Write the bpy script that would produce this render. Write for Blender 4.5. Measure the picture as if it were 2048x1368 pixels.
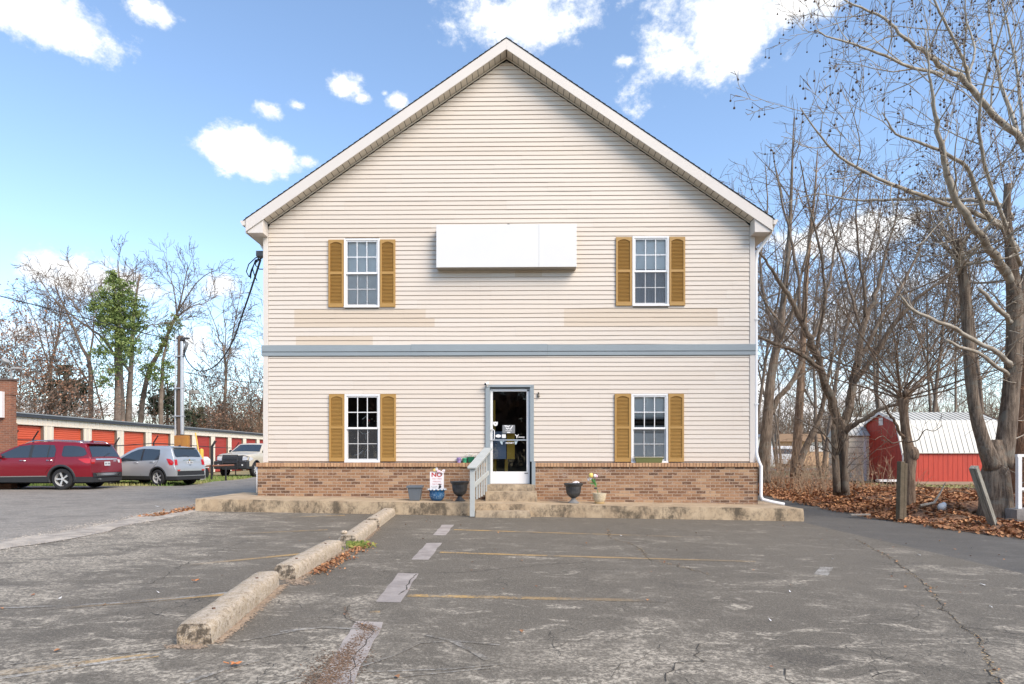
import bpy, bmesh, math, random
from mathutils import Vector, Matrix, noise

R = math.radians
scene = bpy.context.scene
for o in list(bpy.data.objects):
    bpy.data.objects.remove(o)
C = scene.collection

# ------------------------------------------------------------------ camera
F = 1250.0            # focal length in px of a 2048 px wide picture
HOR = 910.0           # row of the horizon in that picture
CAMZ = 1.27
cam_d = bpy.data.cameras.new("camera")
cam = bpy.data.objects.new("camera", cam_d)
C.objects.link(cam)
cam_d.sensor_width = 36.0
cam_d.lens = F / 2048 * 36
cam_d.shift_y = (HOR - 684) / 2048
cam_d.clip_start = 0.05
cam_d.clip_end = 3000
cam.location = (0, 0, CAMZ)
cam.rotation_euler = (R(90), 0, 0)
scene.camera = cam

# ------------------------------------------------------------------ light
SUN_EL, SUN_AZ = 42.0, 137.0      # azimuth clockwise from +Y
sd = Vector((math.sin(R(SUN_AZ)) * math.cos(R(SUN_EL)), math.cos(R(SUN_AZ)) * math.cos(R(SUN_EL)), math.sin(R(SUN_EL))))
sl = bpy.data.lights.new("sun", 'SUN')
sl.energy = 2.7
sl.angle = R(34)
sl.color = (1.0, 0.872, 0.735)
sun = bpy.data.objects.new("sun", sl)
C.objects.link(sun)
sun.rotation_euler = (-sd).to_track_quat('-Z', 'Y').to_euler()

scene.view_settings.view_transform = 'Standard'
scene.view_settings.look = 'None'
scene.view_settings.gamma = 1.0
scene.view_settings.use_curve_mapping = False
scene.view_settings.exposure = 0.69
try:
    scene.cycles.use_denoising = True
    scene.cycles.denoiser = 'OPENIMAGEDENOISE'
    scene.cycles.max_bounces = 8
    scene.cycles.transparent_max_bounces = 12
except Exception:
    pass

# ------------------------------------------------------------------ world: sky with clouds laid out by direction
world = bpy.data.worlds.new("World")
scene.world = world
world.use_nodes = True
wt = world.node_tree
wt.nodes.clear()


class NT:
    """tiny helper to write node trees"""
    def __init__(s, nt):
        s.nt = nt

    def n(s, typ, **kw):
        nd = s.nt.nodes.new(typ)
        for k, v in kw.items():
            if k.startswith('_'):
                continue
            setattr(nd, k, v)
        return nd

    def l(s, a, b):
        s.nt.links.new(a, b)

    def sock(s, v, inp):
        if isinstance(v, bpy.types.NodeSocket):
            s.l(v, inp)
        else:
            inp.default_value = v

    def math(s, op, a, b=0.0, c=None, clamp=False):
        nd = s.n('ShaderNodeMath', operation=op, use_clamp=clamp)
        s.sock(a, nd.inputs[0])
        s.sock(b, nd.inputs[1])
        if c is not None:
            s.sock(c, nd.inputs[2])
        return nd.outputs[0]

    def vmath(s, op, a, b=None):
        nd = s.n('ShaderNodeVectorMath', operation=op)
        s.sock(a, nd.inputs[0])
        if b is not None:
            s.sock(b, nd.inputs[1])
        return nd

    def noise(s, vec, scale, detail=4, rough=0.55, dist=0.0, w=None):
        nd = s.n('ShaderNodeTexNoise')
        s.sock(vec, nd.inputs['Vector'])
        nd.inputs['Scale'].default_value = scale
        nd.inputs['Detail'].default_value = detail
        nd.inputs['Roughness'].default_value = rough
        nd.inputs['Distortion'].default_value = dist
        return nd.outputs['Fac']

    def ramp(s, f, stops, interp='LINEAR'):
        nd = s.n('ShaderNodeValToRGB')
        cr = nd.color_ramp
        cr.interpolation = interp
        while len(cr.elements) < len(stops):
            cr.elements.new(0.5)
        for e, (p, c) in zip(cr.elements, stops):
            e.position = p
            if not isinstance(c, (tuple, list)):
                c = (c, c, c)
            e.color = (c[0], c[1], c[2], 1)
        s.sock(f, nd.inputs[0])
        return nd.outputs['Color']

    def mix(s, f, a, b, blend='MIX'):
        nd = s.n('ShaderNodeMix', data_type='RGBA', blend_type=blend)
        s.sock(f, nd.inputs[0])
        for v, i in ((a, 6), (b, 7)):
            if isinstance(v, (tuple, list)):
                v = (v[0], v[1], v[2], 1)
            s.sock(v, nd.inputs[i])
        return nd.outputs[2]

    def mapping(s, vec, scale=(1, 1, 1), rot=(0, 0, 0), loc=(0, 0, 0)):
        nd = s.n('ShaderNodeMapping')
        s.sock(vec, nd.inputs[0])
        nd.inputs['Scale'].default_value = scale
        nd.inputs['Rotation'].default_value = rot
        nd.inputs['Location'].default_value = loc
        return nd.outputs[0]

    def smooth(s, v, lo, hi):
        nd = s.n('ShaderNodeMapRange', interpolation_type='SMOOTHSTEP')
        s.sock(v, nd.inputs['Value'])
        nd.inputs['From Min'].default_value = lo
        nd.inputs['From Max'].default_value = hi
        return nd.outputs[0]


w = NT(wt)
tc = w.n('ShaderNodeTexCoord')
dirv = w.vmath('NORMALIZE', tc.outputs['Generated']).outputs[0]
sky = w.n('ShaderNodeTexSky', sky_type='NISHITA')
sky.sun_disc = False
sky.sun_elevation = R(SUN_EL)
sky.sun_rotation = R(SUN_AZ)
sky.air_density = 1.0
sky.dust_density = 0.6
sky.ozone_density = 1.6
skyc = w.n('ShaderNodeHueSaturation')
skyc.inputs['Hue'].default_value = 0.499
skyc.inputs['Saturation'].default_value = 1.0
skyc.inputs['Value'].default_value = 1.22
w.l(sky.outputs[0], skyc.inputs['Color'])
bg1 = w.n('ShaderNodeBackground')
w.l(skyc.outputs[0], bg1.inputs[0])
bg1.inputs[1].default_value = 0.15


def dirof(px, py):
    return Vector((px - 1024, F, HOR - py)).normalized()


CLOUDS = [  # px, py, half width, half height, weight (directions as the photograph shows them)
    (90, 25, 190, 62, 1), (290, 18, 75, 36, 1), (478, 302, 84, 40, 1), (552, 316, 56, 30, .9), (610, 322, 34, 16, .75),
    (690, 176, 48, 34, 1), (722, 196, 34, 20, .8), (790, 200, 34, 24, .9), (770, 186, 22, 14, .7), (538, 219, 36, 20, .85), (596, 212, 36, 17, .7),
    (1050, 42, 150, 66, 1), (1420, 60, 185, 118, 1), (1600, 8, 90, 62, 1), (1253, 122, 34, 20, .8),
    (230, 560, 210, 50, .82), (440, 572, 60, 34, .8), (60, 660, 200, 50, .62), (430, 700, 160, 60, .7),
    (1700, 470, 260, 46, .8), (1640, 640, 260, 60, .72), (1900, 560, 160, 40, .7), (1600, 800, 500, 110, .75),
    (300, 830, 500, 60, .6),
    (2500, 300, 300, 90, 1), (-500, 200, 300, 100, 1), (1000, -500, 500, 200, 1), (200, -700, 300, 150, 1),
]
n1 = w.noise(w.mapping(dirv, (1, 1, 1.5)), 7.5, 7, 0.62)
n2 = w.noise(w.mapping(dirv, (1, 1, 1.3), loc=(3, 1, 2)), 22, 8, 0.68)
nz = w.math('ADD', w.math('MULTIPLY', w.math('SUBTRACT', n1, 0.5), 2.3), w.math('MULTIPLY', w.math('SUBTRACT', n2, 0.5), 1.3))
best = None
for (px, py, rx, ry, wt_) in CLOUDS:
    c0 = dirof(px, py)
    rx, ry = rx * 1.12, ry * 1.12
    ax = (dirof(px + rx, py) - dirof(px - rx, py)).length / 2
    az = (dirof(px, py + ry) - dirof(px, py - ry)).length / 2
    d = w.vmath('SUBTRACT', dirv, tuple(c0)).outputs[0]
    d = w.vmath('MULTIPLY', d, (1 / ax, 1 / ax, 1 / az)).outputs[0]
    ln = w.vmath('LENGTH', d).outputs['Value']
    v = w.math('MULTIPLY_ADD', ln, -1.0, wt_)
    best = v if best is None else w.math('MAXIMUM', best, v)
cm = w.math('ADD', best, w.math('MULTIPLY', nz, 1.15))
cmask = w.smooth(cm, 0.02, 0.62)
bg2 = w.n('ShaderNodeBackground')
shade = w.ramp(w.math('ADD', w.math('MULTIPLY', n2, 0.8), w.math('MULTIPLY', cm, 0.30)), [(0.38, (0.74, 0.81, 0.91)), (0.62, (1, 1, 1))])
w.l(shade, bg2.inputs[0])
bg2.inputs[1].default_value = 0.80
ms = w.n('ShaderNodeMixShader')
w.l(cmask, ms.inputs[0])
w.l(bg1.outputs[0], ms.inputs[1])
w.l(bg2.outputs[0], ms.inputs[2])
wo = w.n('ShaderNodeOutputWorld')
w.l(ms.outputs[0], wo.inputs[0])

# ------------------------------------------------------------------ materials
def new_mat(name):
    m = bpy.data.materials.new(name)
    m.use_nodes = True
    nt = m.node_tree
    nt.nodes.clear()
    g = NT(nt)
    out = g.n('ShaderNodeOutputMaterial')
    b = g.n('ShaderNodeBsdfPrincipled')
    g.l(b.outputs[0], out.inputs[0])
    return m, g, b, out


def bump(g, b, h, strength=0.4, dist=0.01):
    nd = g.n('ShaderNodeBump')
    nd.inputs['Strength'].default_value = strength
    nd.inputs['Distance'].default_value = dist
    g.l(h, nd.inputs['Height'])
    g.l(nd.outputs[0], b.inputs['Normal'])


def mat(name, col, rough=0.6, metal=0.0, var=0.0, vscale=3.0, bmp=0.0, bscale=60.0, col2=None, coat=0.0, spec=None, tone=None, vdet=5):
    """plain procedural paint / plastic / wood: colour broken up by noise, optional per-face tone towards another colour"""
    m, g, b, out = new_mat(name)
    tcn = g.n('ShaderNodeTexCoord').outputs['Object']
    c = None
    base = (col[0], col[1], col[2], 1)
    if tone is not None:
        at = g.n('ShaderNodeAttribute', attribute_name='tone')
        c = g.mix(at.outputs['Fac'], base, tone)
    if var or col2:
        nf = g.noise(tcn, vscale, vdet, 0.6)
        if col2 is not None:
            f = g.smooth(nf, 0.5 - 0.18, 0.5 + 0.18)
            c = g.mix(f, c if c is not None else base, col2)
        if var:
            k = g.math('MULTIPLY_ADD', g.math('SUBTRACT', nf, 0.5), var * 2.2, 1.0)
            nd = g.vmath('SCALE', c if c is not None else tuple(base[:3]))
            g.sock(k, nd.inputs['Scale'])
            c = nd.outputs[0]
    if c is None:
        b.inputs['Base Color'].default_value = base
    else:
        g.l(c, b.inputs['Base Color'])
    b.inputs['Roughness'].default_value = rough
    b.inputs['Metallic'].default_value = metal
    if coat:
        b.inputs['Coat Weight'].default_value = coat
        b.inputs['Coat Roughness'].default_value = 0.06
    if spec is not None:
        b.inputs['Specular IOR Level'].default_value = spec
    if bmp:
        bump(g, b, g.noise(tcn, bscale, 4, 0.6), bmp, 0.01)
    return m


# ------------------------------------------------------------------ mesh helpers
class MB:
    def __init__(s, M=None):
        s.v, s.f, s.m, s.t = [], [], [], []
        s.M = M

    def add(s, vs, fs, mi=0, tone=0.0):
        o = len(s.v)
        if s.M is not None:
            M = s.M
            vs = [tuple(M @ Vector(p)) for p in vs]
        s.v.extend(vs)
        for f in fs:
            s.f.append(tuple(i + o for i in f))
        k = len(fs)
        s.m.extend([mi] * k)
        s.t.extend([tone] * k)

    def box(s, x0, x1, y0, y1, z0, z1, mi=0, tone=0.0):
        vs = [(x0, y0, z0), (x1, y0, z0), (x1, y1, z0), (x0, y1, z0), (x0, y0, z1), (x1, y0, z1), (x1, y1, z1), (x0, y1, z1)]
        s.add(vs, [(0, 3, 2, 1), (4, 5, 6, 7), (0, 1, 5, 4), (1, 2, 6, 5), (2, 3, 7, 6), (3, 0, 4, 7)], mi, tone)

    def quad(s, a, b, c, d, mi=0, tone=0.0):
        s.add([a, b, c, d], [(0, 1, 2, 3)], mi, tone)

    def prism(s, poly, axis, a0, a1, mi=0, tone=0.0):
        """extrude a 2D polygon; axis 'y': poly in (x,z); 'x': poly in (y,z); 'z': poly in (x,y)"""
        n = len(poly)
        def P(p, a):
            if axis == 'y':
                return (p[0], a, p[1])
            if axis == 'x':
                return (a, p[0], p[1])
            return (p[0], p[1], a)
        vs = [P(p, a0) for p in poly] + [P(p, a1) for p in poly]
        fs = [tuple(range(n))[::-1], tuple(range(n, 2 * n))]
        for i in range(n):
            j = (i + 1) % n
            fs.append((i, j, n + j, n + i))
        s.add(vs, fs, mi, tone)

    def tube(s, pts, rad, n=6, mi=0, tone=0.0, cap=True):
        pts = [Vector(p) for p in pts]
        m = len(pts)
        if not isinstance(rad, (list, tuple)):
            rad = [rad] * m
        vs = []
        ref = None
        for i in range(m):
            if i == 0:
                d = pts[1] - pts[0]
            elif i == m - 1:
                d = pts[-1] - pts[-2]
            else:
                d = pts[i + 1] - pts[i - 1]
            if d.length < 1e-9:
                d = Vector((0, 0, 1))
            d.normalize()
            if ref is None:
                ref = Vector((1, 0, 0)) if abs(d.x) < 0.8 else Vector((0, 1, 0))
            u = d.cross(ref)
            if u.length < 1e-6:
                u = d.orthogonal()
            u.normalize()
            ref = u.cross(d) * -1 if False else ref
            v = d.cross(u)
            r = rad[i]
            for k in range(n):
                a = 2 * math.pi * k / n
                q = pts[i] + u * (math.cos(a) * r) + v * (math.sin(a) * r)
                vs.append((q.x, q.y, q.z))
        fs = []
        for i in range(m - 1):
            for k in range(n):
                k2 = (k + 1) % n
                fs.append((i * n + k, i * n + k2, (i + 1) * n + k2, (i + 1) * n + k))
        if cap:
            fs.append(tuple(range(n))[::-1])
            fs.append(tuple(range((m - 1) * n, m * n)))
        s.add(vs, fs, mi, tone)

    def cyl(s, p0, p1, r0, r1=None, n=12, mi=0, tone=0.0):
        s.tube([p0, p1], [r0, r0 if r1 is None else r1], n, mi, tone)

    def lathe(s, prof, n=24, c=(0, 0, 0), mi=0, flute=0.0, fn=0, close=True, tone=0.0):
        vs, fs = [], []
        for (r, z) in prof:
            for k in range(n):
                a = 2 * math.pi * k / n
                rr = r * (1 + (flute * math.cos(a * fn) if fn else 0))
                vs.append((c[0] + rr * math.cos(a), c[1] + rr * math.sin(a), c[2] + z))
        m = len(prof)
        for i in range(m - 1):
            for k in range(n):
                k2 = (k + 1) % n
                fs.append((i * n + k, i * n + k2, (i + 1) * n + k2, (i + 1) * n + k))
        if close:
            fs.append(tuple(range(n))[::-1])
            fs.append(tuple(range((m - 1) * n, m * n)))
        s.add(vs, fs, mi, tone)

    def ball(s, c, r, n=8, m=5, mi=0, tone=0.0, sq=(1, 1, 1)):
        vs = [(c[0], c[1], c[2] - r * sq[2])]
        for i in range(1, m):
            ph = math.pi * i / m
            for k in range(n):
                a = 2 * math.pi * k / n
                vs.append((c[0] + r * sq[0] * math.sin(ph) * math.cos(a), c[1] + r * sq[1] * math.sin(ph) * math.sin(a), c[2] - r * sq[2] * math.cos(ph)))
        vs.append((c[0], c[1], c[2] + r * sq[2]))
        fs = [(0, 1 + (k + 1) % n, 1 + k) for k in range(n)]
        for i in range(m - 2):
            for k in range(n):
                k2 = (k + 1) % n
                fs.append((1 + i * n + k, 1 + i * n + k2, 1 + (i + 1) * n + k2, 1 + (i + 1) * n + k))
        b = 1 + (m - 2) * n
        fs += [(b + k, b + (k + 1) % n, len(vs) - 1) for k in range(n)]
        s.add(vs, fs, mi, tone)

    def build(s, name, mats, parent=None, smooth=False, bevel=0.0, loc=None, rz=None, sharp=None):
        me = bpy.data.meshes.new(name)
        me.from_pydata(s.v, [], s.f)
        if not isinstance(mats, (list, tuple)):
            mats = [mats]
        for m in mats:
            me.materials.append(m)
        if len(mats) > 1:
            me.polygons.foreach_set('material_index', s.m)
        if any(s.t):
            at = me.attributes.new('tone', 'FLOAT', 'FACE')
            at.data.foreach_set('value', s.t)
        if smooth:
            me.polygons.foreach_set('use_smooth', [True] * len(s.f))
            if sharp:
                me.set_sharp_from_angle(angle=R(sharp))
        me.update()
        o = bpy.data.objects.new(name, me)
        C.objects.link(o)
        if parent is not None:
            o.parent = parent
        if loc is not None:
            o.location = loc
        if rz is not None:
            o.rotation_euler = (0, 0, rz)
        if bevel:
            md = o.modifiers.new('bevel', 'BEVEL')
            md.width = bevel
            md.segments = 2
            md.limit_method = 'ANGLE'
            md.angle_limit = R(40)
        return o


def tag(o, label=None, cat=None, group=None, kind=None):
    if label:
        o['label'] = label
    if cat:
        o['category'] = cat
    if group:
        o['group'] = group
    if kind:
        o['kind'] = kind
    return o


def thing(name, label, cat, loc=(0, 0, 0), rz=0.0, group=None):
    o = bpy.data.objects.new(name, None)
    o.empty_display_size = 0.2
    C.objects.link(o)
    o.location = loc
    o.rotation_euler = (0, 0, rz)
    return tag(o, label, cat, group)


def copy_tree(o, parent=None):
    c = o.copy()
    C.objects.link(c)
    c.parent = parent
    for ch in [x for x in bpy.data.objects if x.parent == o]:
        copy_tree(ch, c)
    return c


def text_obj(txt, size, material, parent, loc, name='lettering', ext=0.002, align='CENTER', xs=1.0, offset=0.0, shear=0.0, spacing=1.0):
    cu = bpy.data.curves.new('txt', 'FONT')
    cu.body = txt
    cu.size = size
    cu.extrude = ext
    cu.offset = offset
    cu.align_x = align
    cu.shear = shear
    cu.space_line = spacing
    tmp = bpy.data.objects.new('txt', cu)
    me = bpy.data.meshes.new_from_object(tmp)
    bpy.data.objects.remove(tmp)
    me.transform(Matrix.Diagonal((xs, 1, 1, 1)))
    me.transform(Matrix.Rotation(R(90), 4, 'X'))
    me.materials.clear()
    me.materials.append(material)
    o = bpy.data.objects.new(name, me)
    C.objects.link(o)
    o.parent = parent
    o.location = loc
    return o


def P(px, py, d):
    """the point at distance d that the photograph shows at (px, py)"""
    return Vector(((px - 1024) / F * d, d, CAMZ + (HOR - py) / F * d))


def clamp(v, a, b):
    return max(a, min(b, v))


def sstep(a, b, v):
    t = clamp((v - a) / (b - a), 0, 1)
    return t * t * (3 - 2 * t)


def gz(x, y):
    """height of the paved ground"""
    z = -0.017 * clamp(x, -6.5, 8.0)
    z *= 1 - 0.9 * sstep(-6.5, -12, x)
    z *= 1 - sstep(22, 34, y)
    return z


def onground(px, py):
    d = F * CAMZ / (py - HOR)
    for _ in range(20):
        x = (px - 1024) / F * d
        d = F * (CAMZ - gz(x, d)) / (py - HOR)
    x = (px - 1024) / F * d
    return Vector((x, d, gz(x, d)))
# =================================================================== GROUND
def asphalt_nodes(g, base=(0.085, 0.083, 0.08), light=(0.30, 0.285, 0.265), worn=1.0, brown=0.0):
    tcn = g.n('ShaderNodeTexCoord').outputs['Object']
    big = g.noise(tcn, 0.35, 4, 0.6)
    mid = g.noise(g.mapping(tcn, (1, 1, 1), loc=(7, 3, 0)), 2.2, 6, 0.65)
    # worn, greyer areas where the sealer has gone (thin in the middle, speckled)
    fine = g.noise(tcn, 55, 3, 0.7)
    grit = g.noise(tcn, 160, 2, 0.6)
    patch = g.noise(g.mapping(tcn, (0.8, 1.0, 1), rot=(0, 0, 0.12), loc=(2, 9, 0)), 1.1, 8, 0.7, 0.5)
    scuffv = g.noise(g.mapping(tcn, (1.0, 2.0, 1), rot=(0, 0, -0.16), loc=(4, 1, 0)), 1.7, 9, 0.74, 0.8)
    sxy = g.n('ShaderNodeSeparateXYZ')
    g.l(tcn, sxy.inputs[0])
    # the left third of the lot and the middle foreground have lost most of their sealer
    wl = g.math('MULTIPLY', g.math('SUBTRACT', 1.0, g.smooth(sxy.outputs['X'], -6.6, -2.2)), 0.14)
    wf = g.math('MULTIPLY', g.math('SUBTRACT', 1.0, g.smooth(sxy.outputs['Y'], 3.4, 5.8)), 0.075)
    far = g.math('MULTIPLY', g.smooth(sxy.outputs['Y'], 7.0, 12.0), -0.04)
    bias = g.math('ADD', g.math('ADD', wl, wf), far)
    a1 = g.smooth(g.math('ADD', patch, bias), 0.50, 0.70)
    a2 = g.smooth(g.math('ADD', scuffv, bias), 0.54, 0.66)
    med = g.noise(tcn, 24, 5, 0.75)
    sp = g.smooth(g.math('ADD', g.math('MULTIPLY', med, .6), g.math('MULTIPLY', fine, .4)), 0.44, 0.58)
    w1 = g.math('MULTIPLY', g.math('MAXIMUM', a1, a2), g.math('MULTIPLY_ADD', sp, 0.80, 0.10))
    # overall speckle of pale stones
    st = g.math('MULTIPLY', g.smooth(fine, 0.54, 0.68), 0.34)
    st = g.math('MAXIMUM', st, g.math('MULTIPLY', g.smooth(grit, 0.56, 0.66), 0.40))
    w2 = g.math('MAXIMUM', w1, st)
    w2 = g.math('MULTIPLY', w2, worn, clamp=True)
    # broad tonal drift
    k = g.math('ADD', g.math('MULTIPLY', g.math('SUBTRACT', big, 0.5), 0.55), g.math('MULTIPLY', g.math('SUBTRACT', mid, 0.5), 0.5))
    k = g.math('ADD', k, g.math('MULTIPLY', g.math('SUBTRACT', fine, 0.5), 0.7))
    nd = g.vmath('SCALE', base)
    g.sock(g.math('ADD', k, 1.0), nd.inputs['Scale'])
    c = g.mix(w2, nd.outputs[0], light)
    # darker oily or damp places
    dk = g.smooth(g.noise(g.mapping(tcn, (1, 1.6, 1), loc=(11, 5, 0)), 0.9, 5, 0.6), 0.60, 0.72)
    c = g.mix(g.math('MULTIPLY', dk, 0.35), c, (base[0] * .55, base[1] * .55, base[2] * .6))
    # short hairline crazing
    vo = g.n('ShaderNodeTexVoronoi', feature='DISTANCE_TO_EDGE')
    wn_ = g.n('ShaderNodeTexNoise')
    g.l(tcn, wn_.inputs['Vector'])
    wn_.inputs['Scale'].default_value = 5
    ws_ = g.vmath('SCALE', wn_.outputs['Color'])
    ws_.inputs['Scale'].default_value = 0.22
    wv = g.vmath('ADD', tcn, ws_.outputs[0]).outputs[0]
    g.l(wv, vo.inputs['Vector'])
    vo.inputs['Scale'].default_value = 4.5
    cr = g.math('SUBTRACT', 1.0, g.smooth(vo.outputs['Distance'], 0.0, 0.022))
    area = g.smooth(g.math('ADD', g.noise(g.mapping(tcn, (1, 1, 1), loc=(21, 2, 0)), 0.9, 4, 0.6), g.math('MULTIPLY', wf, 1.0)), 0.54, 0.66)
    cr = g.math('MULTIPLY', cr, area)
    c = g.mix(g.math('MULTIPLY', cr, 0.7), c, (0.02, 0.02, 0.019))
    h = g.math('ADD', g.math('MULTIPLY', fine, 0.6), g.math('MULTIPLY', grit, 0.7))
    h = g.math('SUBTRACT', h, g.math('MULTIPLY', cr, 1.2))
    return tcn, c, h


def asphalt_mat(name, **kw):
    m, g, b, out = new_mat(name)
    tcn, c, h = asphalt_nodes(g, **kw)
    g.l(c, b.inputs['Base Color'])
    b.inputs['Roughness'].default_value = 0.86
    b.inputs['Specular IOR Level'].default_value = 0.35
    bump(g, b, h, 0.5, 0.006)
    return m


def paint_mat(name, paint, lo=0.42, hi=0.6, amount=0.9, **kw):
    """traffic paint worn through to the asphalt below"""
    m, g, b, out = new_mat(name)
    tcn, c, h = asphalt_nodes(g, **kw)
    at = g.n('ShaderNodeAttribute', attribute_name='tone')
    wn = g.noise(tcn, 38, 4, 0.75)
    wn2 = g.noise(tcn, 2.6, 4, 0.6)
    f = g.smooth(g.math('ADD', g.math('MULTIPLY', wn, 0.5), g.math('MULTIPLY', wn2, 0.5)), lo, hi)
    f = g.math('MULTIPLY', f, g.math('SUBTRACT', amount, at.outputs['Fac']), clamp=True)
    g.l(g.mix(f, c, paint), b.inputs['Base Color'])
    b.inputs['Roughness'].default_value = 0.8
    bump(g, b, h, 0.5, 0.006)
    return m


LOT = dict(base=(0.116, 0.101, 0.078), light=(0.50, 0.44, 0.345), worn=1.0)
m_lot = asphalt_mat('sealed_asphalt', **LOT)
m_road = asphalt_mat('old_asphalt', base=(0.185, 0.165, 0.138), light=(0.43, 0.385, 0.32), worn=0.85)
m_drive = asphalt_mat('drive_asphalt', base=(0.105, 0.096, 0.082), light=(0.30, 0.275, 0.23), worn=0.55)
m_yellow = paint_mat('worn_yellow_paint', (0.60, 0.36, 0.10), 0.40, 0.56, 0.85, **LOT)
m_gravel = mat('gravel_fines', (0.52, 0.46, 0.38), 0.95, col2=(0.26, 0.23, 0.195), vscale=5, var=0.35, bmp=0.8, bscale=90)


def conc_mat(name, light, dark, amt=0.5, stain=(0.10, 0.085, 0.065), scale=2.0, top=(0.5, 0.42, 0.32), front_stain=0.0, rough=0.9):
    m, g, b, out = new_mat(name)
    tcn = g.n('ShaderNodeTexCoord').outputs['Object']
    n_ = g.noise(tcn, scale * 2, 7, 0.7)
    f_ = g.noise(tcn, 70, 4, 0.7)
    c = g.mix(g.smooth(n_, 0.35, 0.65), dark, light)
    c = g.mix(g.math('MULTIPLY', g.smooth(f_, 0.55, 0.72), 0.5), c, top)
    sn = g.noise(g.mapping(tcn, (1.0, 1.0, 0.7), loc=(3, 1, 2)), scale * 2.4, 9, 0.8, 0.2)
    sm = g.math('MULTIPLY', g.smooth(sn, 0.43, 0.63), amt)
    if front_stain:
        geo = g.n('ShaderNodeNewGeometry')
        sx = g.n('ShaderNodeSeparateXYZ')
        g.l(geo.outputs['Normal'], sx.inputs[0])
        up = g.math('ABSOLUTE', sx.outputs['Z'])
        sm = g.math('MULTIPLY', sm, g.math('MULTIPLY_ADD', g.math('SUBTRACT', 1.0, up), front_stain, 1 - front_stain))
    c = g.mix(sm, c, stain)
    g.l(c, b.inputs['Base Color'])
    b.inputs['Roughness'].default_value = rough
    bump(g, b, g.math('ADD', f_, g.math('MULTIPLY', n_, 1.5)), 0.55, 0.012)
    return m


m_patch = conc_mat('bare_pavement', (0.42, 0.37, 0.33), (0.30, 0.265, 0.24), 0.25, (0.13, 0.10, 0.08), 1.2)
m_patch_dirty = conc_mat('bare_pavement_dirty', (0.36, 0.32, 0.28), (0.26, 0.23, 0.20), 0.95, (0.085, 0.06, 0.042), 1.6)
m_dirt = mat('dirt', (0.22, 0.16, 0.11), 0.95, col2=(0.12, 0.09, 0.06), vscale=3, var=0.4, bmp=0.8, bscale=40)
m_grassground = mat('dry_grass_ground', (0.20, 0.19, 0.08), 0.95, col2=(0.30, 0.24, 0.13), vscale=1.4, var=0.4, bmp=0.8, bscale=50)
m_leafground = mat('leaf_litter_ground', (0.20, 0.10, 0.05), 0.95, col2=(0.36, 0.20, 0.11), vscale=9, var=0.6, bmp=1.0, bscale=30)


def sheet(name, xs, ys, hf, m, kind='structure', keep=None):
    mb = MB()
    nx, ny = len(xs), len(ys)
    vs = [(x, y, hf(x, y)) for y in ys for x in xs]
    fs = []
    for j in range(ny - 1):
        for i in range(nx - 1):
            cx, cy = (xs[i] + xs[i + 1]) / 2, (ys[j] + ys[j + 1]) / 2
            if keep is None or keep(cx, cy):
                fs.append((j * nx + i, j * nx + i + 1, (j + 1) * nx + i + 1, (j + 1) * nx + i))
    mb.add(vs, fs)
    o = mb.build(name, m, smooth=True)
    return tag(o, kind=kind)


def lin(a, b, st):
    n = max(1, int(round((b - a) / st)))
    return [a + (b - a) * i / n for i in range(n + 1)]


def hgrass(x, y):
    z = gz(x, y) - 0.03
    if x > 8.3:
        z += 0.0
    return z


gx = [-400, -200, -100, -60] + lin(-44, 30, 1.0) + [45, 70, 120, 250, 400]
gy = [-60, -20, -5] + lin(0, 60, 1.0) + [70, 90, 140, 250, 500, 900]
sheet('ground', gx, gy, hgrass, m_grassground)


def bumpy(x, y):
    return 0.003 * noise.noise(Vector((x * 0.8, y * 0.8, 0)))


# parking lot (sealed), the older road on its left and the drive going back on the right
def edge_l(y):          # seam between the road and the lot
    return -6.42 + 0.10 * math.sin(y * 0.9) + 0.05 * math.sin(y * 2.3)


def edge_r(y):
    # edge of the drive against the leaf bank
    e = 9.6
    if y < 10.6:
        e = 8.5 + (10.6 - y) * 1.15
    elif y < 14:
        e = 8.5 - (y - 10.6) * 0.10
    else:
        e = 8.16 + (y - 14) * 0.09
    return e + 0.07 * math.sin(y * 3.1) + 0.05 * math.sin(y * 7.7)


def strip_sheet(name, ys, fl, fr, n, dz, m):
    mb = MB()
    vs, fs = [], []
    for y in ys:
        a, b_ = fl(y), fr(y)
        for i in range(n + 1):
            x = a + (b_ - a) * i / n
            vs.append((x, y, gz(x, y) + bumpy(x, y) + dz))
    for j in range(len(ys) - 1):
        for i in range(n):
            fs.append((j * (n + 1) + i, j * (n + 1) + i + 1, (j + 1) * (n + 1) + i + 1, (j + 1) * (n + 1) + i))
    mb.add(vs, fs)
    return tag(mb.build(name, m, smooth=True), kind='structure')


strip_sheet('road', lin(-12, 25.6, 0.6), lambda y: -60.0, lambda y: edge_l(y) + 0.1, 60, -0.004, m_road)
strip_sheet('road_behind', lin(25.6, 70, 1.5), lambda y: -13.6 + 0.3 * math.sin(y) - 0.1 * (y - 25.6), lambda y: -5.7, 8, -0.004, m_road)
strip_sheet('parking_lot', lin(-12, 13.9, 0.4), edge_l, lambda y: 5.9, 26, 0.004, m_lot)
strip_sheet('driveway', lin(-12, 44, 0.4), lambda y: 5.88, edge_r, 8, 0.003, m_drive)

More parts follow.
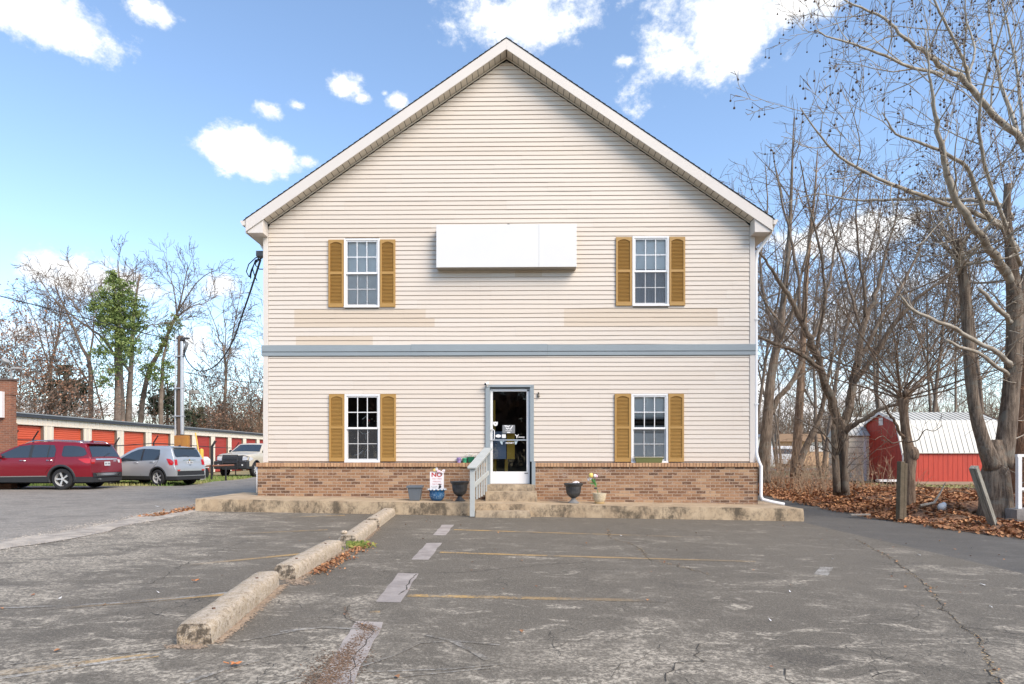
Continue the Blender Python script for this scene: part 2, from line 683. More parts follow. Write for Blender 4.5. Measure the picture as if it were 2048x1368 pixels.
# band of loose pale gravel along the seam
mb = MB()
rg = random.Random(5)
ys = lin(3.0, 13.0, 0.35)
for i, y in enumerate(ys):
    pass
vs, fs = [], []
for i, y in enumerate(ys):
    wd = 0.45 + 0.15 * math.sin(y * 1.7) + 0.1 * rg.random()
    xl = edge_l(y) - wd
    xr = edge_l(y) + 0.12 + 0.08 * rg.random()
    for t in (0, .33, .66, 1):
        x = xl + (xr - xl) * t
        vs.append((x, y, gz(x, y) + 0.010 + (0.008 if t in (.33, .66) else 0)))
for j in range(len(ys) - 1):
    for i in range(3):
        fs.append((j * 4 + i, j * 4 + i + 1, (j + 1) * 4 + i + 1, (j + 1) * 4 + i))
mb.add(vs, fs)
# and single stones over it
for k in range(5200):
    y = rg.uniform(2.6, 13.2)
    x = edge_l(y) - 0.2 + rg.gauss(0, 0.27)
    s_ = rg.uniform(0.004, 0.013)
    z = gz(x, y) + 0.012
    a = rg.random() * 3
    ca, sa = math.cos(a) * s_, math.sin(a) * s_
    mb.add([(x + ca, y + sa, z), (x - sa, y + ca, z), (x - ca, y - sa, z), (x + sa, y - ca, z), (x, y, z + s_ * 0.9)],
           [(0, 1, 4), (1, 2, 4), (2, 3, 4), (3, 0, 4)])
tag(mb.build('gravel', m_gravel), kind='stuff')

# painted stall lines -------------------------------------------------
def gline(mb, a, b_, wd, dz=0.0062, n=14, mi=0, fade=None, jit=0.0):
    a, b_ = Vector(a[:2]), Vector(b_[:2])
    d = (b_ - a).normalized()
    nrm = Vector((-d.y, d.x)) * wd / 2
    for i in range(n):
        p, q = a.lerp(b_, i / n), a.lerp(b_, (i + 1) / n)
        t = (i + .5) / n
        tn = fade(t) if fade else 0.0
        vs = [(p - nrm), (q - nrm), (q + nrm), (p + nrm)]
        mb.add([(v.x, v.y, gz(v.x, v.y) + bumpy(v.x, v.y) + dz) for v in vs], [(0, 1, 2, 3)], mi, tn)


def gl_px(name, p0, p1, wd, fade):
    mb = MB()
    gline(mb, onground(*p0), onground(*p1), wd, fade=fade, n=24)
    tag(mb.build(name, m_yellow), kind='structure')


gl_px('road_marking', (908, 1060), (1400, 1075), 0.10, lambda t: 0.05 + 0.75 * t)
gl_px('road_marking', (880, 1105.5), (1512, 1124), 0.10, lambda t: 0.1 + 0.6 * t)
gl_px('road_marking', (816, 1191.5), (1330, 1203), 0.10, lambda t: 0.0 + 0.84 * t)
gl_px('road_marking', (690, 1031), (545, 1036), 0.10, lambda t: 0.15 + 0.6 * t)
gl_px('road_marking', (655, 1060), (480, 1068), 0.10, lambda t: 0.2 + 0.6 * t)
gl_px('road_marking', (606, 1108), (380, 1130), 0.10, lambda t: 0.15 + 0.65 * t)
gl_px('road_marking', (478, 1188), (90, 1219), 0.09, lambda t: 0.25 + 0.55 * t)
gl_px('road_marking', (318, 1311), (-40, 1352), 0.10, lambda t: 0.25 + 0.5 * t)
gl_px('road_marking', (760, 1225), (740, 1225.5), 0.06, lambda t: 0.35)

# scuffed white marks (old paint ghosts and tyre marks)
m_scuff = paint_mat('scuff', (0.46, 0.44, 0.40), 0.46, 0.62, 0.72, **LOT)
mb = MB()
rg = random.Random(11)


def scuff_path(pts, wd, tn=0.0):
    P0 = [onground(*p) for p in pts]
    for a, b_ in zip(P0[:-1], P0[1:]):
        gline(mb, a, b_, wd, dz=0.0070, n=max(2, int((b_ - a).length / 0.15)), fade=lambda t: tn)


scuff_path([(0, 1218), (150, 1212), (300, 1203), (480, 1184)], .05, .1)
scuff_path([(0, 1358), (120, 1340), (240, 1322), (320, 1311)], .05, .1)
scuff_path([(370, 1368), (460, 1338), (520, 1322)], .04, .1)
scuff_path([(560, 1265), (640, 1256), (760, 1262)], .04, .2)
scuff_path([(480, 1285), (600, 1262), (660, 1255)], .03, .3)
scuff_path([(720, 1346), (900, 1340), (1010, 1330)], .02, .1)
scuff_path([(730, 1362), (860, 1350), (980, 1338)], .02, .1)
scuff_path([(725, 1334), (790, 1312), (840, 1288), (905, 1284)], .02, .2)
scuff_path([(905, 1284), (940, 1300), (975, 1322)], .05, .2)
scuff_path([(850, 1272), (900, 1282), (1000, 1292)], .03, .3)
scuff_path([(560, 1368), (660, 1340), (700, 1330)], .02, .2)
scuff_path([(20, 1330), (250, 1308), (330, 1300)], .02, .35)
tag(mb.build('road_marking', m_scuff), kind='structure')

# pale rectangles where wheel stops once stood ------------------------
def patch(corners, m, n=6):
    mb = MB()
    A, B, Cc, D = [onground(*c) for c in corners]     # near-left, near-right, far-right, far-left
    vs, fs = [], []
    rr = random.Random(3)
    for j in range(n + 1):
        L = A.lerp(D, j / n)
        Rr = B.lerp(Cc, j / n)
        for i in range(4):
            p = L.lerp(Rr, i / 3)
            jx = rr.uniform(-.012, .012) if 0 < j < n else 0
            vs.append((p.x + jx, p.y, gz(p.x, p.y) + bumpy(p.x, p.y) + 0.0064))
    for j in range(n):
        for i in range(3):
            fs.append((j * 4 + i, j * 4 + i + 1, (j + 1) * 4 + i + 1, (j + 1) * 4 + i))
    mb.add(vs, fs)
    tag(mb.build('road_marking', m, smooth=True), kind='structure')


patch([(866, 1071), (891, 1071.5), (908, 1050), (884, 1050)], m_patch)
patch([(823, 1120), (857, 1120.5), (884, 1086.5), (853, 1087)], m_patch)
patch([(752, 1205), (801, 1206), (837, 1148), (796, 1147)], m_patch)
patch([(600, 1420), (680, 1420), (766, 1246), (712, 1244)], m_patch, 10)
patch([(1628, 1150), (1656, 1152), (1666, 1136), (1640, 1135)], paint_mat('faded_stencil', (0.42, 0.40, 0.36), 0.40, 0.55, 0.8, **LOT), 3)

# cracks ----------------------------------------------------------------
m_crack = mat('crack_fill', (0.05, 0.043, 0.034), 0.95, var=0.4, vscale=20)
mb = MB()
rg = random.Random(21)


def crack(pts, wd, jit=0.02):
    Q = [onground(*p) for p in pts]
    path = []
    for a, b_ in zip(Q[:-1], Q[1:]):
        n = max(2, int((b_ - a).length / 0.07))
        for i in range(n):
            p = a.lerp(b_, i / n)
            path.append(Vector((p.x + rg.gauss(0, jit), p.y + rg.gauss(0, jit), 0)))
    path.append(Q[-1])
    for a, b_ in zip(path[:-1], path[1:]):
        d = (b_ - a)
        d.z = 0
        if d.length < 1e-4:
            continue
        d.normalize()
        w0 = wd * rg.uniform(0.4, 1.4) / 2
        nr = Vector((-d.y, d.x, 0)) * w0
        mb.add([(v.x, v.y, gz(v.x, v.y) + bumpy(v.x, v.y) + 0.0082) for v in (a - nr, b_ - nr + d * .01, b_ + nr + d * .01, a + nr)], [(0, 1, 2, 3)])
    return path


CR1 = crack([(1712, 1080), (1790, 1122), (1850, 1170), (1900, 1232), (1945, 1268), (1970, 1300), (1985, 1345), (2010, 1400)], 0.008, 0.018)
CR2 = crack([(1214, 1058), (1222, 1078), (1262, 1088), (1290, 1108), (1300, 1120), (1370, 1136), (1420, 1150)], 0.007, 0.02)
CR3 = crack([(668, 1135), (750, 1138), (790, 1146), (838, 1148), (930, 1146), (985, 1141), (1120, 1128), (1260, 1122)], 0.007, 0.015)
CR4 = crack([(700, 1210), (688, 1226), (700, 1238), (722, 1252), (748, 1266)], 0.006, 0.012)
crack([(832, 1150), (818, 1165), (812, 1180), (798, 1190)], 0.010, 0.008)
crack([(742, 1275), (730, 1290), (712, 1310), (706, 1335), (700, 1365)], 0.005, 0.008)
crack([(1640, 1420), (1600, 1380), (1580, 1370), (1570, 1340)], 0.007, 0.02)
crack([(1330, 1368), (1350, 1330), (1400, 1322), (1398, 1290)], 0.006, 0.02)
crack([(1770, 1240), (1900, 1250), (2048, 1270)], 0.006, 0.02)
crack([(300, 1170), (370, 1130), (420, 1110), (500, 1080)], 0.005, 0.02)
for k in range(12):
    x0, y0 = rg.uniform(1050, 2040), rg.uniform(1240, 1366)
    ang = rg.uniform(0, 6.28)
    pts = [(x0, y0)]
    for i in range(rg.randint(2, 4)):
        ang += rg.uniform(-.9, .9)
        x0 += math.cos(ang) * 28
        y0 = max(1200, y0 + math.sin(ang) * 12)
        pts.append((x0, y0))
    crack(pts, 0.003, 0.012)
tag(mb.build('pavement_cracks', m_crack), kind='structure')
# =================================================================== THE HOUSE
HA = R(-0.8)
HX, HY = -0.1, 14.1
CA, SA = math.cos(HA), math.sin(HA)
K = F / HY        # px per metre at the front wall


def H(x, y, z):
    """house frame (x along the front, y into the building) -> world"""
    return Vector((HX + x * CA - y * SA, HY + x * SA + y * CA, z))


def hx(px, y=0.0):
    k = F / (HY + y)
    return (px - 1024) / k - HX


def hz(py, y=0.0):
    k = F / (HY + y)
    return CAMZ + (HOR - py) / k


def walk_z(x):
    # top of the concrete walk in front of the house, by world x
    return 0.262 - 0.0165 * x


WX0, WX1 = hx(526), hx(1505)
m_siding, g, b, out = new_mat('vinyl_siding')
at = g.n('ShaderNodeAttribute', attribute_name='tone')
tcn = g.n('ShaderNodeTexCoord').outputs['Object']
c = g.mix(g.smooth(at.outputs['Fac'], 0.0, 1.0), (0.665, 0.59, 0.50), (0.60, 0.495, 0.375))
gm = g.noise(g.mapping(tcn, (0.25, 1, 3.0)), 1.5, 6, 0.6)
c = g.mix(g.math('MULTIPLY', g.smooth(gm, 0.45, 0.75), 0.22), c, (0.58, 0.50, 0.41))
st = g.noise(g.mapping(tcn, (9, 1, 0.35)), 1.0, 5, 0.6)
c = g.mix(g.math('MULTIPLY', g.smooth(st, 0.56, 0.74), 0.10), c, (0.50, 0.43, 0.35))
g.l(c, b.inputs['Base Color'])
b.inputs['Roughness'].default_value = 0.52
bump(g, b, g.noise(g.mapping(tcn, (1, 1, 8)), 24, 3, 0.5), 0.10, 0.004)
m_groove = mat('siding_lap_brown', (0.46, 0.31, 0.20), 0.9)  # browner tone for the recessed grooves between siding courses
m_trimcream = mat('cream_trim', (0.68, 0.62, 0.55), 0.5, var=0.05, vscale=1.5)
m_fascia = mat('fascia_cream', (0.66, 0.605, 0.545), 0.5, var=0.06, vscale=1.2)
m_soffit = mat('soffit_panel', (0.66, 0.59, 0.49), 0.6, var=0.08, vscale=2)
m_soffit_gap = mat('soffit_seam', (0.12, 0.10, 0.085), 0.8)
m_white = mat('white_vinyl', (0.82, 0.81, 0.79), 0.4, var=0.03, vscale=2)
m_whitepaint = mat('white_enamel', (0.80, 0.79, 0.77), 0.42, var=0.05, vscale=4)
m_blue = mat('blue_grey_trim', (0.275, 0.315, 0.33), 0.55, var=0.08, vscale=1.2, bmp=0.1)
m_shutter = mat('mustard_shutter', (0.42, 0.24, 0.066), 0.5, var=0.08, vscale=3)
m_wallback = mat('sheathing', (0.40, 0.37, 0.33), 0.8)
m_shingle, g, b, out = new_mat('asphalt_shingle')
tcn = g.n('ShaderNodeTexCoord').outputs['Object']
br = g.n('ShaderNodeTexBrick')
g.l(tcn, br.inputs['Vector'])
br.inputs['Color1'].default_value = (0.045, 0.045, 0.05, 1)
br.inputs['Color2'].default_value = (0.08, 0.078, 0.08, 1)
br.inputs['Mortar'].default_value = (0.02, 0.02, 0.02, 1)
br.inputs['Scale'].default_value = 3.0
g.l(br.outputs['Color'], b.inputs['Base Color'])
b.inputs['Roughness'].default_value = 0.9

# brick: running bond with strong brick-to-brick variation
m_brick, g, b, out = new_mat('brown_brick')
tcn = g.n('ShaderNodeTexCoord').outputs['Object']
sx = g.n('ShaderNodeSeparateXYZ')
g.l(tcn, sx.inputs[0])
cb = g.n('ShaderNodeCombineXYZ')
g.l(g.math('ADD', sx.outputs['X'], sx.outputs['Y']), cb.inputs['X'])
g.l(sx.outputs['Z'], cb.inputs['Y'])
wob = g.n('ShaderNodeTexNoise')
wob.inputs['Scale'].default_value = 9
g.l(cb.outputs[0], wob.inputs['Vector'])
wv = g.vmath('SCALE', wob.outputs['Color'])
wv.inputs['Scale'].default_value = 0.006
vec = g.vmath('ADD', cb.outputs[0], wv.outputs[0]).outputs[0]


def brick_tex(g, vec, c1, c2, mortar, bw=0.212, rh=0.0680, ms=0.0075):
    br = g.n('ShaderNodeTexBrick')
    g.l(vec, br.inputs['Vector'])
    br.inputs['Color1'].default_value = (*c1, 1)
    br.inputs['Color2'].default_value = (*c2, 1)
    br.inputs['Mortar'].default_value = (*mortar, 1)
    br.inputs['Scale'].default_value = 1.0
    br.inputs['Brick Width'].default_value = bw
    br.inputs['Row Height'].default_value = rh
    br.inputs['Mortar Size'].default_value = ms
    br.inputs['Mortar Smooth'].default_value = 0.25
    return br


bA = brick_tex(g, vec, (0, 0, 0), (1, 1, 1), (0.5, 0.5, 0.5))
bA.inputs['Bias'].default_value = 0.0
col = g.ramp(bA.outputs['Color'], [(0.0, (0.10, 0.055, 0.033)), (0.2, (0.20, 0.10, 0.052)), (0.5, (0.28, 0.15, 0.075)), (0.8, (0.36, 0.205, 0.11)), (1.0, (0.44, 0.285, 0.165))])
tn = g.noise(vec, 26, 6, 0.75, 0.5)
col = g.mix(g.smooth(tn, 0.52, 0.70), col, (0.52, 0.36, 0.25))
tn2 = g.noise(vec, 17, 5, 0.7)
col = g.mix(g.math('MULTIPLY', g.smooth(tn2, 0.54, 0.70), 0.75), col, (0.12, 0.075, 0.055))
chalk = g.smooth(g.noise(g.mapping(tcn, (1, 1, 1.6), loc=(4, 0, 2)), 1.6, 6, 0.7), 0.56, 0.72)
chf = g.math('MULTIPLY', g.math('MULTIPLY', chalk, g.smooth(g.noise(vec, 45, 4, 0.7), 0.45, 0.6)), 0.7)
col = g.mix(chf, col, (0.60, 0.50, 0.42))
col = g.mix(bA.outputs['Fac'], col, (0.42, 0.32, 0.235))
g.l(col, b.inputs['Base Color'])
b.inputs['Roughness'].default_value = 0.9
hh = g.math('ADD', g.math('MULTIPLY', bA.outputs['Fac'], -1.0), g.math('MULTIPLY', tn, 0.35))
bump(g, b, hh, 0.8, 0.008)
m_cap = mat('cap_brick', (0.40, 0.22, 0.12), 0.85, tone=(0.54, 0.33, 0.18, 1), var=0.2, vscale=14, bmp=0.4)
m_mortar = mat('mortar', (0.16, 0.11, 0.08), 0.95, var=0.2, vscale=20)
m_concrete = conc_mat('weathered_concrete', (0.50, 0.385, 0.25), (0.38, 0.28, 0.175), 1.0, (0.10, 0.078, 0.052), 1.3, (0.58, 0.45, 0.30), 0.8)
m_step = conc_mat('step_concrete', (0.46, 0.36, 0.24), (0.34, 0.26, 0.17), 0.8, (0.12, 0.095, 0.068), 2.6, (0.52, 0.44, 0.33), 0.6)
m_dark = mat('dark_void', (0.012, 0.013, 0.017), 0.9)
m_room = mat('room_wall', (0.035, 0.045, 0.06), 0.9)

m_glass, g, b, out = new_mat('window_glass')
g.nt.nodes.remove(b)
tr = g.n('ShaderNodeBsdfTransparent')
tr.inputs[0].default_value = (0.96, 0.97, 0.97, 1)
gl = g.n('ShaderNodeBsdfGlossy')
gl.inputs['Roughness'].default_value = 0.02
fr = g.n('ShaderNodeFresnel')
fr.inputs[0].default_value = 1.55
mx = g.n('ShaderNodeMixShader')
g.l(g.math('MULTIPLY_ADD', fr.outputs[0], 1.1, 0.01, clamp=True), mx.inputs[0])
g.l(tr.outputs[0], mx.inputs[1])
g.l(gl.outputs[0], mx.inputs[2])
g.l(mx.outputs[0], out.inputs[0])
tcn = g.n('ShaderNodeTexCoord').outputs['Object']
bm = g.n('ShaderNodeBump')
bm.inputs['Strength'].default_value = 0.12
bm.inputs['Distance'].default_value = 0.01
g.l(g.noise(tcn, 3.5, 2, 0.5), bm.inputs['Height'])
g.l(bm.outputs[0], gl.inputs['Normal'])

house = thing('office_house', 'two storey gabled building with cream vinyl siding, brick base and mustard shutters', 'building', (HX, HY, 0), HA)

PITCH = 0.685
PEAKX = hx(1013, -0.3)
ZTOP = CAMZ + (HOR - 77) * (HY - 0.3) / F


def roofz(x):          # top of the rake board
    return ZTOP - PITCH * abs(x - PEAKX)


def wallz(x):
    return roofz(x) - 0.30


DEPTH = 15.0
ZB = 1.10             # bottom of the siding
ZE = wallz(WX0)

openings = []         # (x0,x1,z0,z1) cut out of the siding


def win_rect(px0, px1, py0, py1):
    return (hx(px0, -.02), hx(px1, -.02), hz(py1, -.02), hz(py0, -.02))


W_UL = win_rect(687, 758.6, 476, 613.5)
W_LL = win_rect(688, 759.6, 788, 924)
W_UR = win_rect(1264, 1337, 474, 612.5)
W_LR = win_rect(1261.5, 1335, 788, 925)
DOOR = (hx(972), hx(1067), 0.45, hz(771))
for w_ in (W_UL, W_LL, W_UR, W_LR):
    openings.append((w_[0] + .02, w_[1] - .02, w_[2] + .02, w_[3] - .02))
openings.append((DOOR[0] + .02, DOOR[1] - .02, DOOR[2], DOOR[3] - .02))

# sheathing with real openings ---------------------------------------
mb = MB()
xsplit = sorted({WX0, WX1} | {o_[0] for o_ in openings} | {o_[1] for o_ in openings})
for xa, xb in zip(xsplit[:-1], xsplit[1:]):
    cx = (xa + xb) / 2
    cuts = sorted([(o_[2], o_[3]) for o_ in openings if o_[0] < cx < o_[1]])
    z = 0.0
    for (c0, c1) in cuts + [(None, None)]:
        z1 = c0 if c0 is not None else min(wallz(xa), wallz(xb))
        if z1 > z:
            mb.box(xa, xb, 0.012, 0.15, z, z1)
        if c1 is not None:
            z = c1
    za, zb_ = wallz(xa), wallz(xb)
    zl = min(za, zb_)
    if abs(za - zb_) > 1e-4:
        pk = [(PEAKX, wallz(PEAKX))] if xa < PEAKX < xb else []
        mb.prism([(xa, zl), (xb, zl), (xb, zb_)] + pk + [(xa, za)] if pk else ([(xa, zl), (xb, zl), (xb, zb_)] if zb_ > za else [(xa, zl), (xb, zl), (xa, za)]), 'y', 0.012, 0.15)
mb.box(WX0, WX0 + 0.12, 0.15, DEPTH, 0, ZE)
mb.box(WX1 - 0.12, WX1, 0.15, DEPTH, 0, ZE)
mb.prism([(WX0, 0), (WX1, 0), (WX1, ZE), (PEAKX, wallz(PEAKX)), (WX0, ZE)], 'y', DEPTH, DEPTH + 0.15)
mb.build('wall', m_wallback, house)

# siding courses --------------------------------------------------------
CH = 0.1016
tan_rects = [(hx(587), hx(851), hz(633), hz(616)), (hx(587), hx(869), hz(652), hz(634)), (hx(1128), hx(1433), hz(653), hz(616)), (hx(590), hx(745), hz(687), hz(670)),
             (hx(1030), hx(1084), hz(556), hz(536))]


def wave(x, z, k):
    a = 0.0036
    if 3.65 < z < 4.75:
        a = 0.010
    return a * noise.noise(Vector((x * 0.55, z * 3.7, k))) + 0.0015 * noise.noise(Vector((x * 2.5, z * 9.0, k)))


def siding(mb, z0, z1, xl, xr, opens, tans, seed, T, step=0.45, waves=True):
    rr = random.Random(seed)
    n = int(math.ceil((z1 - z0) / CH))
    joints = []
    for i in range(n):
        zc = z0 + i * CH
        if i % 2 == 0:
            joints = []
            x = -8 + rr.uniform(0, 3.6)
            while x < 8:
                joints.append(x)
                x += 3.66 if rr.random() < .8 else rr.uniform(1.2, 3)
            tones = [rr.uniform(0, 0.34) for _ in range(len(joints) + 1)]
        zt = min(zc + CH, z1)
        zm = zc + CH * 0.5
        a0, b0 = xl(zc), xr(zc)
        a1, b1 = xl(zt), xr(zt)
        if b0 - a0 < 0.06:
            continue
        ivs = [(a0, b0)]
        for (oa, ob, oc, od) in opens:
            if oc < zc + CH * .8 and od > zc + CH * .2:
                nv = []
                for (p, q) in ivs:
                    if ob <= p or oa >= q:
                        nv.append((p, q))
                    else:
                        if oa > p:
                            nv.append((p, oa))
                        if ob < q:
                            nv.append((ob, q))
                ivs = nv
        js = list(joints)
        trs = [t for t in tans if t[2] < zm < t[3]]
        for t in trs:
            js += [t[0], t[1]]
        for (p, q) in ivs:
            bs = [p] + sorted(j for j in js if p + .05 < j < q - .05) + [q]
            for s0, s1 in zip(bs[:-1], bs[1:]):
                cx = (s0 + s1) / 2
                k = sum(1 for j in joints if j < cx)
                tn = tones[k]
                for t in trs:
                    if t[0] < cx < t[1]:
                        tn = 0.80
                yo = 0.0030 * (k % 2)
                m = max(1, int((s1 - s0) / step))
                vs = []
                for ii in range(m + 1):
                    x = s0 + (s1 - s0) * ii / m
                    # pull in along the gable slope
                    xt = x
                    if ii == 0 and s0 == a0:
                        xt = a1
                    if ii == m and s1 == b0:
                        xt = b1
                    wz = wave(x, zc, 0) if waves else 0
                    wz2 = wave(x, zc + CH, 0) if waves else 0
                    gp = 0.0092
                    for (xx, yy, zz) in ((x, 0.0, zc + wz - .002), (x, 0.0, zc + gp + wz), (x, -0.017 - yo, zc + gp + wz), (xt, -0.005 - yo, zt + wz2 - .001), (xt, 0.0, zt + wz2 - .001)):
                        vs.append(T(xx, yy, zz))
                fs, mi = [], []
                for ii in range(m):
                    o = ii * 5
                    for q_ in range(4):
                        fs.append((o + q_, o + 5 + q_, o + 6 + q_, o + 1 + q_))
                # groove faces use the browner lap material
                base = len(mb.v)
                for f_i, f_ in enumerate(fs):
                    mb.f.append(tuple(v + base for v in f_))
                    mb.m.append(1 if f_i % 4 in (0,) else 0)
                    mb.t.append(tn + 0.001)
                mb.v.extend(vs)
                # panel end edge
                mb.f.append((base + 1, base + 2, base + 3, base + 4)); mb.m.append(0); mb.t.append(tn + .001)


mb = MB()
BELT0, BELT1 = hz(712), hz(690)


def xl_(z):
    return max(WX0 + 0.10, PEAKX - (ZTOP - 0.30 - z) / PITCH)


def xr_(z):
    return min(WX1 - 0.10, PEAKX + (ZTOP - 0.30 - z) / PITCH)


siding(mb, ZB + 0.02, BELT0, xl_, xr_, openings, tan_rects, 3, lambda x, y, z: (x, y, z))
siding(mb, BELT1, ZTOP - 0.36, xl_, xr_, openings, tan_rects, 9, lambda x, y, z: (x, y, z))
mb.build('siding', [m_siding, m_groove], house)
mb = MB()
for sgn, X in ((-1, WX0), (1, WX1)):
    siding(mb, ZB + 0.02, ZE, lambda z: 0.1, lambda z: DEPTH, [], [], 31 + sgn, (lambda X, sgn: (lambda x, y, z: (X - sgn * y, x, z)))(X, sgn), 3.0, False)
mb.build('siding', [m_siding, m_groove], house)

# corner boards
mb = MB()
for X, s_ in ((WX0, 1), (WX1, -1)):
    mb = MB()
    xa, xb = (X - 0.02, X + 0.095) if s_ > 0 else (X - 0.095, X + 0.02)
    mb.box(xa, xb, -0.026, 0.06, ZB, ZE - 0.02)
    mb.build('corner_trim', m_trimcream, house, bevel=0.004)

# belt board: two stepped blue-grey boards in three lengths
mb = MB()
bx = [WX0 - 0.05, hx(822), hx(1095), WX1 + 0.03]
for i in range(3):
    mb = MB()
    a, b_ = bx[i] + (0.002 if i else 0), bx[i + 1]
    dy = 0.003 * (i % 2)
    zt = BELT1 + (0.012 if i == 1 else 0)
    mb.box(a, b_, -0.052 - dy, 0.0, hz(703), zt)
    mb.box(a, b_, -0.040 - dy, 0.0, BELT0 + 0.008, hz(703) - 0.012)
    mb.box(a, b_, -0.030, 0.0, hz(703) - 0.012, hz(703))
    mb.build('belt_board', m_blue, house, bevel=0.004)

# brick base
BX0, BX1 = hx(513, -.08), hx(1513, -.08)
mb = MB()
DX0, DX1 = hx(975), hx(1069)
ZCAP = hz(934, -.1)
for a, b_ in ((BX0, DX0), (DX1, BX1)):
    mb.box(a, b_, -0.085, 0.011, -0.3, ZCAP)
mb.box(BX0, BX0 + 0.08, 0.011, DEPTH, -0.3, ZCAP)
mb.box(BX1 - 0.08, BX1, 0.011, DEPTH, -0.3, ZCAP)
mb.build('brick_base', m_brick, house)
mb = MB()
rg = random.Random(2)
for a, b_ in ((BX0 - 0.03, DX0 + .0), (DX1 + .0, BX1 + 0.03)):
    mb.box(a + .005, b_ - .005, -0.108, 0.0, ZCAP, ZB - 0.012, 1)
    n = int(round((b_ - a) / 0.0705))
    stp = (b_ - a) / n
    for i in range(n):
        x = a + i * stp
        mb.box(x + .0045, x + stp - .0045, -0.125 + rg.uniform(-.003, .003), -0.001, ZCAP + 0.004 + rg.uniform(-.002, .002), ZB - 0.006 + rg.uniform(-.002, .002), 0, rg.random())
mb.build('brick_cap', [m_cap, m_mortar], house, bevel=0.003)

# rake fascia, soffit, returns, gutters, roof ---------------------------
EX0, EX1 = hx(489, -.3), hx(1542, -.3)
FV = 0.25
for xe in (EX0, EX1):
    mb = MB()
    mb.prism([(PEAKX, ZTOP - 0.012), (PEAKX, ZTOP - FV), (xe, roofz(xe) - FV - .03), (xe, roofz(xe) - 0.012)], 'y', -0.325, -0.300)
    mb.build('rake_board', m_fascia, house, bevel=0.004)
for xe, sg in ((EX0, -1), (EX1, 1)):
    mb = MB()
    # closed box under the eave end (front triangle, inner cheek, bottom)
    xin = WX0 + 0.09 if sg < 0 else WX1 - 0.09
    zb_ = roofz(xe) - FV - 0.05
    zin = roofz(xin) - FV + 0.0
    mb.prism([(xin, zb_), (xe - sg * 0.03, zb_), (xe - sg * 0.03, roofz(xe) - FV - 0.01), (xin, zin)], 'y', -0.296, -0.028)
    mb.build('eave_return', m_fascia, house, bevel=0.004)
mb = MB()
mg = MB()
for xe, sg in ((EX0, -1), (EX1, 1)):
    xin = xe
    n = 46
    xs_ = [PEAKX + (xin - PEAKX) * i / n for i in range(n + 1)]
    for i in range(n):
        a, b_ = xs_[i], xs_[i + 1]
        e = 0.012 * (1 if b_ > a else -1)
        za, zc = ZTOP - FV + 0.02 - PITCH * abs(a + e - PEAKX), ZTOP - FV + 0.02 - PITCH * abs(b_ - PEAKX)
        mb.quad((a + e, -0.30, za), (b_, -0.30, zc), (b_, 0.0, zc), (a + e, 0.0, za))
        mg.quad((a, -0.30, za + .012), (b_, -0.30, zc + .012), (b_, 0.0, zc + .012), (a, 0.0, za + .012))
    # J trim where soffit meets the wall
    for (x0_, x1_) in ((PEAKX, WX0 + .1 if sg < 0 else WX1 - .1),):
        z0_ = ZTOP - FV + 0.008 - 0.0
        mb.prism([(x0_, z0_ - .03), (x0_, z0_), (x1_, z0_ - PITCH * abs(x1_ - PEAKX)), (x1_, z0_ - .03 - PITCH * abs(x1_ - PEAKX))], 'y', -0.030, -0.012)
so = mb.build('soffit', m_soffit, house)
mg.build('soffit_seam', m_soffit_gap, house)
for xe, sg in ((EX0, -1), (EX1, 1)):       # eave soffits and fascia along the sides
    mb = MB()
    xw = WX0 if sg < 0 else WX1
    zf = roofz(xe) - FV - 0.05
    mb.box(min(xe, xw) + .01, max(xe, xw) - .01, -0.027, DEPTH, zf, zf + 0.02)
    mb.box(xe - 0.012, xe + 0.012, -0.298, DEPTH, zf, roofz(xe) - 0.02)
    mb.build('eave_soffit', m_soffit, house)
for xe, sg in ((EX0, -1), (EX1, 1)):
    mb = MB()
    x1_, x2_ = xe + sg * 0.016, xe + sg * 0.115
    zt = roofz(xe) - 0.035
    prof = [(x1_, zt), (x1_, zt - 0.105), (x1_ + sg * .06, zt - 0.105), (x1_ + sg * .085, zt - 0.05), (x2_, zt - 0.03), (x2_, zt), (x2_ - sg * .008, zt), (x2_ - sg * .012, zt - .03), (x1_ + sg * .07, zt - .06), (x1_ + sg * .05, zt - .095), (x1_ + sg * .008, zt - .095), (x1_ + sg * .008, zt)]
    mb.prism(prof, 'y', -0.32, DEPTH)
    mb.prism([(x1_, zt), (x1_, zt - 0.105), (x1_ + sg * .06, zt - 0.105), (x1_ + sg * .085, zt - 0.05), (x2_, zt - 0.03), (x2_, zt)], 'y', -0.324, -0.321)
    mb.build('gutter', m_trimcream, house)
mb = MB()
for xe, sg in ((EX0, -1), (EX1, 1)):
    xo = xe + sg * 0.05
    mb.prism([(PEAKX, ZTOP + 0.008), (PEAKX, ZTOP - 0.010), (xo, roofz(xo) - 0.010), (xo, roofz(xo) + 0.008)], 'y', -0.332, DEPTH + 0.3)
# overlapping shingle butts along the rake
for xe, sg in ((EX0, -1), (EX1, 1)):
    n = 48
    for i in range(n):
        xa = PEAKX + (xe - PEAKX) * i / n
        xb = PEAKX + (xe - PEAKX) * (i + 1) / n
        mb.prism([(xa, roofz(xa) + 0.008), (xb, roofz(xb) + 0.008), (xb, roofz(xb) + 0.020)], 'y', -0.337, DEPTH + .3)
mb.build('roof', m_shingle, house)

# downspouts ---------------------------------------------------------------
def spout(pts, name='downspout', m=m_white, wx=0.038, wy=0.03):
    mb = MB()
    mb.tube(pts, wx, 8)
    # ribs / straps
    return mb.build(name, m, house, smooth=True, sharp=50)


